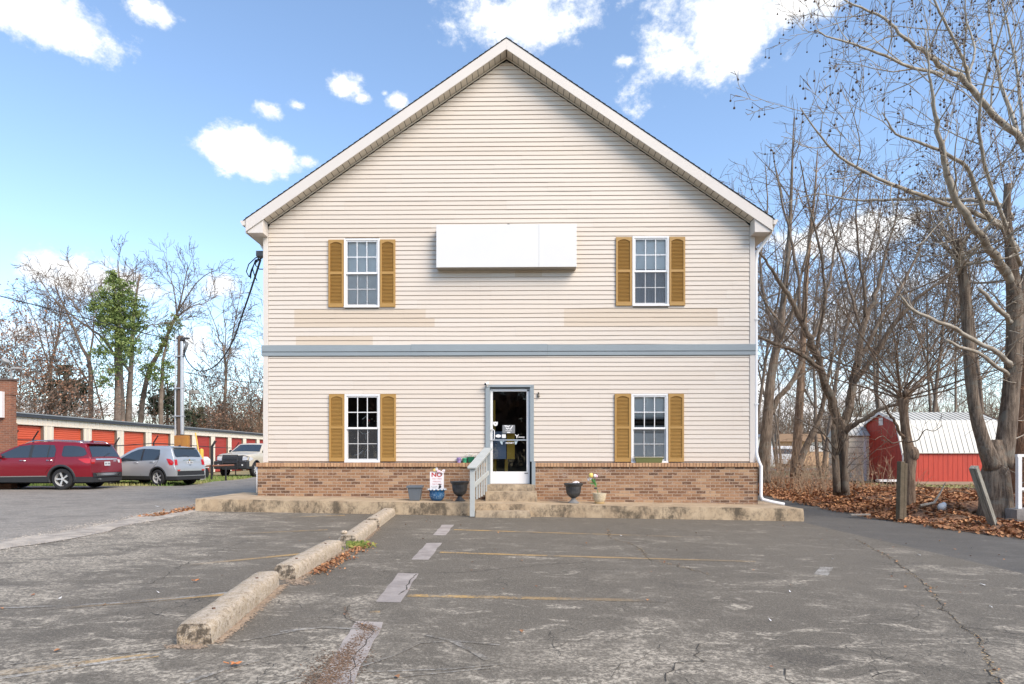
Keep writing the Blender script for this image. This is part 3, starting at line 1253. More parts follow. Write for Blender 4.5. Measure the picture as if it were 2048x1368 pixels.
d1 = [(EX1 + 0.06, -0.22, roofz(EX1) - 0.13), (EX1 + .03, -0.10, roofz(EX1) - 0.28), (WX1 + 0.10, 0.05, roofz(EX1) - 0.62), (WX1 + 0.055, 0.02, roofz(EX1) - 0.85), (WX1 + 0.055, -0.0, 1.35), (WX1 + 0.06, -0.03, 1.25), (BX1 + 0.02, -0.10, 1.11), (BX1 + 0.055, -0.13, 1.02), (BX1 + 0.05, -0.13, 0.36), (BX1 + 0.08, -0.16, 0.28), (BX1 + 0.25, -0.22, 0.235), (BX1 + 0.50, -0.30, 0.185)]
spout(d1)
d2 = [(EX0 - 0.06, 0.6, roofz(EX0) - 0.13), (EX0 - .02, 0.6, roofz(EX0) - 0.28), (WX0 - 0.10, 0.6, roofz(EX0) - 0.6), (WX0 - 0.05, 0.6, roofz(EX0) - 0.8), (WX0 - 0.05, 0.6, 1.3), (BX0 - 0.05, 0.5, 1.1), (BX0 - 0.05, 0.45, 0.45)]
spout(d2)
mb = MB()
mb.tube([(BX0 - 0.03, -0.05, 1.0), (BX0 - 0.035, -0.05, 0.42)], 0.014, 6)
mb.build('conduit', m_white, house, smooth=True)
for z_ in (4.3, 2.4):
    mb = MB()
    mb.box(WX1 + 0.01, WX1 + 0.10, -0.045, -0.036, z_, z_ + 0.03)
    mb.build('downspout_strap', m_white, house)

# windows ------------------------------------------------------------------
m_blind = mat('blind_slats', (0.92, 0.905, 0.85), 0.6, var=0.05, vscale=2)
m_screen, g, b, out = new_mat('insect_screen')
tr = g.n('ShaderNodeBsdfTransparent')
mx = g.n('ShaderNodeMixShader')
mx.inputs[0].default_value = 0.22
b.inputs['Base Color'].default_value = (0.15, 0.15, 0.15, 1)
g.l(tr.outputs[0], mx.inputs[1])
g.l(b.outputs[0], mx.inputs[2])
g.l(mx.outputs[0], out.inputs[0])


def make_window(rc, kind, seed):
    x0, x1, z0, z1 = rc
    W_, H_ = x1 - x0, z1 - z0
    fw = 0.042
    win = bpy.data.objects.new('window', None)
    C.objects.link(win)
    win.parent = house
    win.location = (x0, 0, z0)
    mb = MB()
    y0, y1 = -0.038, 0.06
    mb.box(0, fw, y0, y1, 0, H_)
    mb.box(W_ - fw, W_, y0, y1, 0, H_)
    mb.box(fw, W_ - fw, y0, y1, H_ - fw, H_)
    mb.box(fw, W_ - fw, y0, y1, 0, fw * 0.8)
    mb.box(-0.0, W_, y0 - 0.018, y0 - .001, -0.012, 0.022)
    mb.build('frame', m_white, win, bevel=0.003)
    zm = H_ * 0.492
    # upper sash outside, lower sash set back
    for name, za, zb_, yy in (('sash', zm - 0.012, H_ - fw, -0.020), ('sash', fw * 0.8, zm + 0.030, 0.012)):
        ms_ = MB()
        sw = 0.030
        up = za > 0.3
        xa, xb = fw, W_ - fw
        ms_.box(xa, xa + sw, yy, yy + .028, za, zb_)
        ms_.box(xb - sw, xb, yy, yy + .028, za, zb_)
        ms_.box(xa + sw, xb - sw, yy, yy + .028, zb_ - (sw if up else 0.02), zb_)
        ms_.box(xa + sw, xb - sw, yy, yy + .028, za, za + (0.045 if up else 0.04))
        sh = ms_.build('sash', m_white, win, bevel=0.002)
        mu = MB()
        ga, gb, gc, gd = xa + sw, xb - sw, za + (0.045 if up else .04), zb_ - sw
        mw = 0.009
        for i in (1, 2):
            cx = ga + (gb - ga) * i / 3
            mu.box(cx - mw, cx + mw, yy + .006, yy + .012, gc, gd)
        cz = (gc + gd) / 2
        for j in range(3):
            sa = ga + (gb - ga) * j / 3 + (mw if j else 0)
            sb = ga + (gb - ga) * (j + 1) / 3 - (mw if j < 2 else 0)
            mu.box(sa, sb, yy + .006, yy + .012, cz - mw, cz + mw)
        mu.build('muntin', m_white, sh)
        mg_ = MB()
        mg_.quad((ga, yy + .016, gc), (gb, yy + .016, gc), (gb, yy + .016, gd), (ga, yy + .016, gd))
        mg_.build('glass', m_glass, sh)
    # insect screen over the lower half
    sc_ = MB()
    sc_.quad((fw + .01, -0.008, fw), (W_ - fw - .01, -0.008, fw), (W_ - fw - .01, -0.008, zm), (fw + .01, -0.008, zm))
    sc_.build('screen', m_screen, win)
    # dark room behind, so the pane looks into something real
    rm = MB()
    xa, xb, za, zb_, yb = -0.35, W_ + 0.35, -0.4, H_ + 0.3, 1.6
    rm.quad((xa, yb, za), (xb, yb, za), (xb, yb, zb_), (xa, yb, zb_))
    rm.quad((xa, .16, za), (xa, yb, za), (xa, yb, zb_), (xa, .16, zb_))
    rm.quad((xb, .16, za), (xb, yb, za), (xb, yb, zb_), (xb, .16, zb_))
    rm.quad((xa, .16, za), (xb, .16, za), (xb, yb, za), (xa, yb, za))
    rm.quad((xa, .16, zb_), (xb, .16, zb_), (xb, yb, zb_), (xa, yb, zb_))
    rm.build('room_wall', m_room, win)
    bl = MB()
    rr = random.Random(seed)

    def slats(z_lo, z_hi, tilt, pitch=0.0195, dep=0.022, skip=None):
        z = z_lo
        while z < z_hi:
            tl = tilt(z) if callable(tilt) else tilt
            dy, dz = dep / 2 * math.cos(tl), dep / 2 * math.sin(tl)
            sag = rr.uniform(-.002, .002)
            if not (skip and skip(z)):
                bl.quad((fw + .012, 0.066 - dy, z - dz + sag), (W_ - fw - .012, 0.066 - dy, z - dz - sag), (W_ - fw - .012, 0.066 + dy, z + dz - sag), (fw + .012, 0.066 + dy, z + dz + sag))
            z += pitch
    if kind == 'closed':
        slats(0.12, H_ - 0.05, R(85))
        for xx in (W_ * .3, W_ * .7):
            bl.box(xx - .002, xx + .002, 0.072, 0.074, 0.1, H_ - .05)
        bl.box(fw + .012, W_ - fw - .012, 0.07, 0.10, 0.095, 0.115)
    elif kind == 'half':
        slats(zm + 0.12, H_ - 0.05, R(85))
        bl.box(fw + .012, W_ - fw - .012, 0.07, 0.10, zm + 0.08, zm + 0.11)
        # a grey curtain behind the lower sash
        vs, fs = [], []
        n = 30
        for i in range(n + 1):
            x = fw + (W_ - 2 * fw) * i / n
            y = 0.14 + 0.02 * math.sin(i * 1.3)
            vs += [(x, y, 0.05), (x, y, H_ - .06)]
        for i in range(n):
            fs.append((2 * i, 2 * i + 2, 2 * i + 3, 2 * i + 1))
        bl.add(vs, fs, 1)
    elif kind == 'open':
        slats(0.10, H_ - 0.05, lambda z: R(78) if z > zm + .33 or z < zm - .1 else R(22 + 30 * math.sin(z * 19)))
        bl.box(fw + .012, W_ - fw - .012, 0.07, 0.10, 0.075, 0.095)
    if bl.f:
        bl.build('blind', [m_blind, mat('curtain', (0.30, 0.31, 0.33), 0.8)], win)
    if kind == 'bare':
        gar = MB()
        rr = random.Random(4)
        for k in range(16):
            px_ = rr.uniform(.1, W_ - .1)
            pz = rr.uniform(.15, H_ - .4)
            gar.ball((px_, 0.30, pz), 0.011, 6, 4)
        gar.build('string_light', mat('warm_bulb', (0.75, 0.68, 0.5), 0.4), win)
        rb = MB()
        rb.tube([(W_ * .36, .16, zm - .04), (W_ * .45, .15, zm - .11), (W_ * .53, .15, zm - .12), (W_ * .6, .15, zm - .09), (W_ * .70, .16, zm - .02)], 0.012, 5)
        rb.tube([(W_ * .54, .15, zm - .12), (W_ * .545, .15, zm - .24)], 0.014, 5)
        rb.tube([(W_ * .2, .2, .15), (W_ * .32, .2, .175), (W_ * .45, .2, .25)], 0.017, 5)
        rb.tube([(W_ * .5, .2, .12), (W_ * .52, .2, .24), (W_ * .58, .2, .29), (W_ * .63, .2, .25)], 0.010, 5)
        rb.tube([(W_ * .42, .2, zm + .22), (W_ * .55, .2, zm + .30)], 0.011, 5)
        rb.build('garland', mat('tinsel', (0.55, 0.56, 0.56), 0.4, var=.3, vscale=40), win)
        bw = MB()
        bw.ball((W_ * .60, .22, zm + .2), 0.028, 8, 5, sq=(1.4, .6, .8))
        bw.build('bow', mat('red_ribbon', (0.45, 0.04, 0.05), 0.5), win)
    return win


make_window(W_UL, 'closed', 1)
make_window(W_LL, 'bare', 2)
make_window(W_UR, 'half', 3)
make_window(W_LR, 'open', 4)

# shutters -------------------------------------------------------------------
def make_shutter(px0, px1, py0, py1):
    x0, x1, z0, z1 = hx(px0, -.04), hx(px1, -.04), hz(py1, -.04), hz(py0, -.04)
    W_, H_ = x1 - x0, z1 - z0
    mb = MB()
    sw = 0.042
    y0, y1 = -0.052, -0.017
    mb.box(0, sw, y0, y1, 0, H_)
    mb.box(W_ - sw, W_, y0, y1, 0, H_)
    mb.box(sw, W_ - sw, y0, y1, 0, 0.085)
    zm = H_ * 0.505
    mb.box(sw, W_ - sw, y0, y1, zm - .028, zm + .028)
    # arched head rail
    n = 10
    arc = [(sw + (W_ - 2 * sw) * i / n, H_ - 0.095 + 0.045 * math.sin(math.pi * i / n)) for i in range(n + 1)]
    mb.prism([(sw, H_), (W_ - sw, H_)] + arc[::-1], 'y', y0, y1)
    mb.box(sw, W_ - sw, -0.024, -0.018, 0.06, H_ - .03)
    # louvres
    for (a, b_) in ((0.085, zm - .028), (zm + .028, H_ - 0.055)):
        n = int((b_ - a) / 0.030)
        st_ = (b_ - a) / n
        for i in range(n):
            z = a + i * st_
            mb.add([(sw, -0.046, z + .008), (W_ - sw, -0.046, z + .008), (W_ - sw, -0.021, z + st_), (sw, -0.021, z + st_), (sw, -0.019, z + .008), (W_ - sw, -0.019, z + .008)],
                   [(0, 1, 2, 3), (4, 5, 1, 0)])
    o = mb.build('shutter', m_shutter, house, loc=(x0, 0, z0))
    return o


for a in ((655.4, 686, 478, 613), (759.5, 790, 478, 613), (657, 687.3, 788, 922.5), (760, 791, 788, 922.5),
          (1231.5, 1263, 475.5, 612), (1337.6, 1369, 475.5, 612), (1229, 1261, 788, 923.5), (1335.6, 1366.5, 788, 923.5)):
    make_shutter(*a)

# door ------------------------------------------------------------------------
ZS = hz(968)
mb = MB()
mb.box(hx(971, -.05), hx(979.5, -.05), -0.055, 0.0, ZB - .02, hz(775))
mb.box(hx(1060, -.05), hx(1068, -.05), -0.055, 0.0, ZB + .02, hz(775))
mb.box(hx(971, -.05), hx(1068, -.05), -0.060, 0.0, hz(775) + 0.001, hz(770))
mb.box(hx(1063.5, -.13), hx(1071, -.13), -0.135, -0.02, hz(976, -.13), ZB + .018)
mb.box(hx(973, -.05), hx(979.5, -.05), -0.095, 0.0, ZS - .02, ZB - .022)
mb.box(hx(979.5), hx(980.8), 0.0, 0.14, ZS, hz(776))
mb.box(hx(1059), hx(1060), 0.0, 0.14, ZS, hz(776))
mb.build('door_frame', m_blue, house, bevel=0.004)

dx0, dx1, dz0, dz1 = hx(980.5, .05), hx(1059.5, .05), ZS + .004, hz(777.5, .05)
door = bpy.data.objects.new('door', None)
C.objects.link(door)
door.parent = house
door.location = (dx0, 0.05, dz0)
dw, dh = dx1 - dx0, dz1 - dz0
gx0, gx1 = hx(985.5, .05) - dx0, hx(1053, .05) - dx0
gz0, gz1 = hz(943, .05) - dz0, hz(783, .05) - dz0
mb = MB()
mb.box(0, gx0, -0.02, 0.022, 0, dh)
mb.box(gx1, dw, -0.02, 0.022, 0, dh)
mb.box(gx0, gx1, -0.02, 0.022, gz1, dh)
mb.box(gx0, gx1, -0.02, 0.022, 0, gz0)
mb.build('door_leaf', m_whitepaint, door, bevel=0.003)
mb = MB()
mb.quad((gx0, 0, gz0), (gx1, 0, gz0), (gx1, 0, gz1), (gx0, 0, gz1))
mb.build('glass', m_glass, door)
mb = MB()
hxa, hz0_, hz1_ = 0.045, hz(880, .05) - dz0, hz(859.5, .05) - dz0
mb.tube([(hxa - .02, -0.02, hz1_), (hxa - .02, -0.055, hz1_), (hxa + .035, -0.06, hz1_), (hxa + .05, -0.06, hz1_ - .03), (hxa + .05, -0.06, hz0_ + .03), (hxa + .035, -0.06, hz0_), (hxa - .02, -0.055, hz0_), (hxa - .02, -0.02, hz0_)], 0.010, 8)
mb.build('handle', m_whitepaint, door, smooth=True)
mb = MB()
zb_ = hz(880, .05) - dz0
mb.box(gx0, gx1, -0.018, -0.006, zb_ - .012, zb_ + .012)
mb.build('push_bar', mat('aluminium', (0.55, 0.6, 0.63), 0.35, metal=0.6), door)
mb = MB()
mb.cyl((dw * .15, -0.021, hz(887, .05) - dz0), (dw * .15 - .0, -0.028, hz(887, .05) - dz0), .012)
mb.box(dw - .06, dw - .02, -0.026, -0.0205, dh - .06, dh - .02)
mb.box(dw - .12, dw - .04, -0.030, -0.0205, gz0 - .045, gz0 - .03)
mb.build('lock', mat('dark_metal', (0.06, 0.06, 0.06), 0.4, metal=.8), door)

# stickers and lettering on the glass
m_stick = mat('sticker_white', (0.80, 0.79, 0.77), 0.6)
m_stickg = mat('sticker_grey', (0.20, 0.205, 0.21), 0.7)


def dxz(px, py):
    return hx(px, .045) - dx0, hz(py, .045) - dz0


def poly_px(mb, pts, y=-0.004, mi=0):
    q = [dxz(*p) for p in pts]
    mb.add([(a, y, b_) for a, b_ in q], [tuple(range(len(q)))], mi)


def sp(x, y):            # pixel in the enlarged view of the stickers
    return (984 + x / 22.8, 840 + y / 22.8)


mb = MB()
poly_px(mb, [sp(475, 230), sp(1045, 230), sp(1045, 605), sp(475, 605)], -0.004)
mb.build('sticker_plate', m_stickg, door)
mb = MB()
for pts in ([(545, 250), (690, 250), (730, 290), (712, 332), (680, 300), (600, 300)],
            [(820, 248), (790, 290), (755, 335), (725, 310), (775, 248)],
            [(965, 248), (925, 248), (850, 360), (815, 430), (852, 438), (900, 370)],
            [(612, 345), (660, 345), (705, 395), (765, 345), (800, 385), (852, 438), (815, 430), (765, 385), (690, 438), (655, 400)]):
    poly_px(mb, [sp(*p) for p in pts], -0.0052)
poly_px(mb, [sp(690, 545), sp(830, 545), sp(830, 592), sp(690, 592)], -0.0052)
mb.build('logo', m_stick, door)
lx, lz = dxz(*sp(755, 500))
text_obj('WELLNESS', 0.030, m_stick, door, (lx, -0.0052, lz), ext=0.0003, xs=0.98, offset=.0006)
mb = MB()
poly_px(mb, [sp(55, 75), sp(110, 90), sp(160, 70), sp(210, 90), sp(258, 72), sp(262, 170), sp(240, 240), sp(160, 275), sp(75, 240), sp(48, 170)])
poly_px(mb, [sp(285 + 128 * math.cos(t / 16 * 2 * math.pi), 728 + 72 * math.sin(t / 16 * 2 * math.pi)) for t in range(16)])
poly_px(mb, [sp(452, 655), sp(628, 655), sp(628, 818), sp(452, 818)])
mb.build('sticker', m_stick, door)
mb = MB()
poly_px(mb, [sp(130, 135), sp(165, 135), sp(170, 180), sp(145, 205), sp(125, 180)], -.0052)
mb.build('sticker_emblem', m_stickg, door)
mb = MB()
poly_px(mb, [sp(1045, 665), sp(1075, 655), sp(1135, 715), sp(1200, 650), sp(1228, 665), sp(1160, 750), sp(1150, 830), sp(1115, 830), sp(1110, 745)])
mb.build('logo', m_stick, door)
lx, lz = dxz(*sp(1340, 808))
text_obj('money', 0.052, m_stick, door, (lx, -0.0045, lz), ext=0.0003, offset=.0012, shear=.2)
mb = MB()
poly_px(mb, [sp(345, 960), sp(470, 955), sp(480, 990), sp(485, 1110), sp(440, 1120), sp(380, 1040)])
poly_px(mb, [sp(480, 960), sp(540, 965), sp(560, 1000), sp(500, 985)])
poly_px(mb, [sp(1030, 950), sp(1075, 960), sp(1090, 1010), sp(1140, 935), sp(1175, 935), sp(1110, 1110), sp(1050, 1115), sp(1040, 1060)])
mb.build('logo', mat('sticker_pale_blue', (0.42, 0.52, 0.56), .6), door)
lx, lz = dxz(*sp(800, 1080))
text_obj('MONEY', 0.050, m_stick, door, (lx, -0.0045, lz), ext=0.0003, offset=.0012, shear=.25, xs=1.1)

# the room behind the door with a blue and a yellow partition
mb = MB()
ya, yb = 0.2, 3.4
xa, xb = DOOR[0] - .6, DOOR[1] + .8
mb.quad((xa, yb, 0.4), (xb, yb, 0.4), (xb, yb, 3.1), (xa, yb, 3.1))
mb.quad((xa, ya, 0.4), (xa, yb, 0.4), (xa, yb, 3.1), (xa, ya, 3.1))
mb.quad((xb, ya, 0.4), (xb, yb, 0.4), (xb, yb, 3.1), (xb, ya, 3.1))
mb.quad((xa, ya, 3.1), (xb, ya, 3.1), (xb, yb, 3.1), (xa, yb, 3.1))
mb.quad((xa, ya, .58), (xb, ya, .58), (xb, yb, .58), (xa, yb, .58))
mb.build('room_wall', m_room, house)


def hanging(px0, px1, py0, py1, y, m, name):
    mb = MB()
    mb.box(hx(px0, y), hx(px1, y), y, y + .03, hz(py1, y), hz(py0, y))
    mb.build(name, m, house)


hanging(984, 1012, 863, 918, .28, mat('slate_blue_panel', (0.26, 0.34, 0.46), .8, var=.1), 'partition_panel')
hanging(1013.5, 1029, 850, 918, .25, mat('ochre_panel', (0.62, 0.38, 0.05), .8, var=.1), 'partition_panel')
hanging(985.5, 990, 800, 862, .5, bpy.data.materials['ochre_panel'], 'partition_panel')
hanging(985.5, 992, 918, 960, .5, bpy.data.materials['ochre_panel'], 'partition_panel')
hanging(1009, 1015, 918, 960, .5, bpy.data.materials['ochre_panel'], 'partition_panel')

# ------------------------------------------------------------ walk, steps, rail
def wobble_box(mb, x0, x1, y0, y1, zb, zt, nx, ny, nz_, amp, seed, chamf=0.012):
    """box surface as a grid so that edges can be uneven; zt(x), zb(x)"""
    bmx = bmesh.new()
    idx = {}
    def vert(i, j, k):
        key = (i, j, k)
        if key not in idx:
            x = x0 + (x1 - x0) * i / nx
            y = y0 + (y1 - y0) * j / ny
            zz0, zz1 = zb(x), zt(x)
            z = zz0 + (zz1 - zz0) * k / nz_
            edge = (i in (0, nx)) + (j in (0, ny)) + (k in (0, nz_))
            q = Vector((x * 3.1, y * 3.1, z * 9 + seed))
            a = amp * (1.6 if edge > 1 else 1)
            dx_, dy_, dz_ = noise.noise(q) * a, noise.noise(q + Vector((9, 0, 0))) * a, noise.noise(q + Vector((0, 9, 0))) * a * .6
            q *= 4.5
            dx_ += noise.noise(q) * a * .6
            dy_ += noise.noise(q + Vector((5, 0, 0))) * a * .6
            if edge > 1 and k == nz_:
                cy = (y0 + y1) / 2
                cxm = (x0 + x1) / 2
                if j in (0, ny):
                    dy_ += chamf * (1 if y < cy else -1)
                if i in (0, nx):
                    dx_ += chamf * (1 if x < cxm else -1)
                dz_ -= chamf * .3
            idx[key] = bmx.verts.new((x + dx_, y + dy_, z + dz_))
        return idx[key]
    def face(a, b_, c_, d_):
        bmx.faces.new((vert(*a), vert(*b_), vert(*c_), vert(*d_)))
    for i in range(nx):
        for j in range(ny):
            face((i, j, nz_), (i + 1, j, nz_), (i + 1, j + 1, nz_), (i, j + 1, nz_))
        for k in range(nz_):
            face((i, 0, k), (i + 1, 0, k), (i + 1, 0, k + 1), (i, 0, k + 1))
            face((i + 1, ny, k), (i, ny, k), (i, ny, k + 1), (i + 1, ny, k + 1))
    for j in range(ny):
        for k in range(nz_):
            face((0, j + 1, k), (0, j, k), (0, j, k + 1), (0, j + 1, k + 1))
            face((nx, j, k), (nx, j + 1, k), (nx, j + 1, k + 1), (nx, j, k + 1))
    bmx.verts.index_update()
    base = len(mb.v)
    mb.v.extend([tuple(mb.M @ v.co) if mb.M is not None else tuple(v.co) for v in bmx.verts])
    for f in bmx.faces:
        mb.f.append(tuple(v.index + base for v in f.verts))
        mb.m.append(0)
        mb.t.append(0)
    bmx.free()


mb = MB()
wobble_box(mb, -6.53, 6.02, 12.88, 15.2, lambda x: -0.3, lambda x: walk_z(x), 150, 10, 5, 0.010, 1)
o = mb.build('sidewalk', m_concrete, smooth=True, sharp=35)
tag(o, 'raised stained concrete walk along the front of the cream building', 'walkway', kind='structure')

st = thing('concrete_steps', 'two weathered concrete steps up to the white glass door', 'steps', (0, 13.5, 0.26), HA)
mb = MB(Matrix.Translation((0, -13.5, -0.26)))
wobble_box(mb, (971 - 1024) / 91.3, (1074 - 1024) / 91.3, 13.60, 13.96, lambda x: walk_z(x) - .02, lambda x: 0.472, 18, 4, 3, 0.008, 5)
mb.build('step', m_step, st, smooth=True, sharp=35)
mb = MB(Matrix.Translation((0, -13.5, -0.26)))
wobble_box(mb, (973.5 - 1024) / 89.8, (1070 - 1024) / 89.8, 13.90, 14.25, lambda x: 0.40, lambda x: ZS - .004, 18, 4, 3, 0.006, 8)
mb.build('step', m_step, st, smooth=True, sharp=35)
mb = MB(Matrix.Translation((0, -12.7, 0)))
wobble_box(mb, (950 - 1024) / 99.3, (1061 - 1024) / 99.3, 12.56, 12.90, lambda x: -0.1, lambda x: 0.135, 22, 5, 3, 0.012, 12)
o = mb.build('concrete_step', m_step, smooth=True, sharp=35, loc=(0, 12.7, 0))
tag(o, 'low worn concrete step on the asphalt below the walk, right of the handrail post', 'step')

m_railblue = mat('weathered_blue_rail', (0.43, 0.45, 0.43), 0.7, var=0.12, vscale=5, bmp=0.3, bscale=30)
rail = thing('wooden_handrail', 'blue grey wooden handrail with slanting cap left of the door steps', 'handrail', (-0.8, 12.6, 0.05))
off = Vector((-0.8, 12.6, 0.05))


def rp(x, y, z):
    return Vector((x, y, z)) - off


pa = Vector((-0.795, 12.60, 0))
pb = Vector((-0.53, 13.97, 0))
ztA, ztB = 1.03, 1.40
mb = MB()
mb.box(-0.048, 0.048, -0.045, 0.045, -0.02, 0.98)
mb.build('post', m_railblue, rail, bevel=0.004)
mb = MB()
ux = Vector((1, 0, 0))


def slab(mb, p0, p1, wx, h):
    vs = []
    for p in (p0, p1):
        for (sx_, sz_) in ((-wx, 0), (wx, 0), (wx, h), (-wx, h)):
            vs.append((p.x + sx_, p.y, p.z + sz_))
    mb.add(vs, [(0, 1, 2, 3), (7, 6, 5, 4), (0, 4, 5, 1), (1, 5, 6, 2), (2, 6, 7, 3), (3, 7, 4, 0)])


slab(mb, rp(-0.80, 12.50, ztA - .03), rp(-0.53, 14.0, ztB), 0.095, 0.035)
mb.build('rail_cap', m_railblue, rail, bevel=0.004)
mb = MB()
slab(mb, rp(pa.x + .02, 12.65, ztA - .115), rp(pb.x - .0, 13.96, ztB - .11), 0.018, 0.085)
mb.build('top_rail', m_railblue, rail, bevel=0.003)
mb = MB()
slab(mb, rp(pa.x + .02, 12.65, 0.60), rp(pb.x, 13.96, 0.83), 0.018, 0.09)
mb.build('mid_rail', m_railblue, rail, bevel=0.003)
for i in range(6):
    t = (i + .7) / 6.6
    x = pa.x + (pb.x - pa.x) * t
    y = 12.6 + 1.37 * t
    zt = ztA + (ztB - ztA) * t - .06
    mb = MB()
    q = rp(x, y, 0)
    mb.box(q.x - .017, q.x + .017, q.y - .02, q.y + .02, 0.33 + .10 * t - .05, zt - .05)
    mb.build('baluster', m_railblue, rail, bevel=0.003)

# wall sign box
sg = thing('sign_box', 'long blank white sign box mounted above the door between the upper windows', 'sign', tuple(H(hx(1013, -.25), -0.02, hz(492, -.25))), HA)
sx0, sx1, sz0, sz1 = hx(873, -.25), hx(1153, -.25), hz(534.5, -.25), hz(449, -.25)
cx, cz = (sx0 + sx1) / 2, (sz0 + sz1) / 2
mb = MB()
hw, hh_ = (sx1 - sx0) / 2, (sz1 - sz0) / 2
mb.box(-hw, hw, -0.215, -0.0, -hh_, hh_)
mb.build('cabinet', mat('sign_cabinet', (0.32, 0.29, 0.25), .6, var=.25, vscale=5), sg)
xs_ = hx(1078, -.25) - cx
mb = MB()
mb.box(-hw - .004, xs_ - .0015, -0.232, -0.2155, -hh_ + .004, hh_ + .004)
mb.box(xs_ + .0015, hw + .004, -0.234, -0.2155, -hh_ + .004, hh_ + .006)
mb.build('face_panel', mat('sign_white', (0.72, 0.71, 0.685), .5, var=.03, vscale=2), sg, bevel=.003)
mb = MB()
mb.box(.02, .07, -0.20, -0.16, hh_, hh_ + .03)
mb.build('bracket', mat('dark_metal2', (0.08, 0.08, 0.08), .5), sg)
sg.location = H(cx, -0.018, cz)

# camera on the door frame
cm_ = thing('security_camera', 'small white security camera above the left corner of the door frame', 'camera', tuple(H(hx(974, -.08), -0.06, hz(769, -.08))), HA)
mb = MB()
mb.cyl((0, 0.05, -.02), (0, 0.0, -.02), .03, .03, 12)
mb.cyl((0, 0, -.02), (0.0, -0.05, 0.01), .012, .012, 8)
mb.build('bracket', m_whitepaint, cm_, smooth=True, sharp=40)
mb = MB()
mb.cyl((0.02, -0.02, 0.03), (-0.03, -0.12, -0.005), .032, .032, 12)
mb.build('camera_body', m_whitepaint, cm_, smooth=True, sharp=40)
mb = MB()
mb.cyl((-0.03, -0.12, -0.005), (-0.0325, -0.125, -0.0067), .024, .024, 12)
mb.build('lens', m_dark, cm_)

bell = thing('wall_ornament', 'small dark metal ornament on the siding right of the door', 'ornament', tuple(H(hx(1077, -.03), -0.02, hz(790, -.03))), HA)
m_orn = mat('tarnished_metal', (0.13, 0.115, 0.09), .5, metal=.5, var=.3, vscale=30)
mb = MB()
mb.ball((0, -.02, .045), .018, 8, 6)
mb.lathe([(.006, .03), (.02, .01), (.026, -.03), (.032, -.04)], 12, (0, -.02, 0))
mb.tube([(-.035, -.02, .01), (-.01, -.025, .03), (.012, -.02, .02)], .007, 5)
mb.build('ornament_body', m_orn, bell, smooth=True)
# =================================================================== WHEEL STOPS
m_stop, g, b, out = new_mat('aggregate_concrete')
tcn = g.n('ShaderNodeTexCoord').outputs['Object']
f1 = g.noise(tcn, 120, 3, 0.7)
f2 = g.noise(tcn, 9, 7, 0.75)
f3 = g.noise(g.mapping(tcn, loc=(5, 5, 5)), 34, 4, 0.7)
c = g.mix(g.smooth(f2, 0.38, 0.62), (0.45, 0.345, 0.225), (0.56, 0.465, 0.35))
c = g.mix(g.math('MULTIPLY', g.smooth(f1, 0.5, 0.64), .7), c, (0.72, 0.65, 0.55))
c = g.mix(g.math('MULTIPLY', g.smooth(f3, 0.52, 0.66), .7), c, (0.20, 0.145, 0.09))
geo = g.n('ShaderNodeNewGeometry')
at = g.n('ShaderNodeAttribute', attribute_name='tone')
sn = g.smooth(g.noise(tcn, 14, 5, 0.7), 0.40, 0.56)
c = g.mix(g.math('MULTIPLY', sn, at.outputs['Fac']), c, (0.10, 0.08, 0.058))
g.l(c, b.inputs['Base Color'])
b.inputs['Roughness'].default_value = 0.95
bump(g, b, g.math('ADD', f1, g.math('MULTIPLY', f3, 1.2)), 0.9, 0.010)


def wheel_stop(p0, p1, wd, ht, label, seed, brk=0.0):
    """p0,p1: near and far end of the centre line on the ground"""
    d = (p1 - p0)
    L = Vector((d.x, d.y, 0)).length
    rz = math.atan2(d.y, d.x) - R(90)
    o = None
    prof = [(-wd / 2, 0.0), (-wd / 2, ht * .45), (-wd / 2 + .004, ht * .80), (-wd * .38, ht * .985), (-wd * .15, ht + .002), (wd * .15, ht + .002), (wd * .38, ht * .985), (wd / 2 - .004, ht * .80), (wd / 2, ht * .45), (wd / 2, 0.0)]
    mb = MB()
    n = 46
    m = len(prof)
    vs, fs = [], []
    for i in range(n + 1):
        y = L * i / n
        e = min(i, n - i)
        for (x, z) in prof:
            if e == 0:
                x *= 0.94
                z = z * 0.965
            q = Vector((x * 5, y * 5, z * 5 + seed * 3))
            a = 0.0042
            dx_ = noise.noise(q) * a + noise.noise(q * 4) * a * .7
            dz_ = (noise.noise(q + Vector((4, 4, 0))) * a + noise.noise(q * 4 + Vector((7, 0, 0))) * a * .6) if z > 0 else 0
            dy_ = noise.noise(q * 3) * (0.014 if e == 0 else .003)
            if brk and i > n - 4 and x > 0:
                dz_ -= brk * (1 - (n - i) / 4) * .5
            vs.append((x + dx_, y + dy_, z + dz_ - .01 * (z == 0)))
    for i in range(n):
        for k in range(m - 1):
            fs.append((i * m + k, i * m + k + 1, (i + 1) * m + k + 1, (i + 1) * m + k))
    mb.add(vs, fs, 0, 0.12)
    # rough end caps as fans
    for i, sgn in ((0, 1), (n, -1)):
        c0 = (0, L * i / n + (-.004 if i == 0 else .004), ht * .5)
        ring = [vs[i * m + k] for k in range(m)]
        mb.add(ring + [c0], [((k, (k + 1) % m, m) if sgn < 0 else ((k + 1) % m, k, m)) for k in range(m)], 0, 0.95 if i == 0 else .4)
    o = mb.build('wheel_stop', m_stop, smooth=True, sharp=48, loc=(p0.x, p0.y, gz(p0.x, p0.y) + 0.004), rz=rz)
    tag(o, label, 'wheel stop', 'concrete wheel stops in a row')
    # anchor pins sunk in the top
    pm = MB()
    for t in (.2, .8):
        pm.cyl((0, L * t, ht - .002), (0, L * t, ht + .010), .014, .012, 8)
    pm.build('anchor_pin', mat('rusty_pin', (0.14, 0.08, 0.05), .8), o)
    return o


def mid(a, b_):
    return (a + b_) / 2


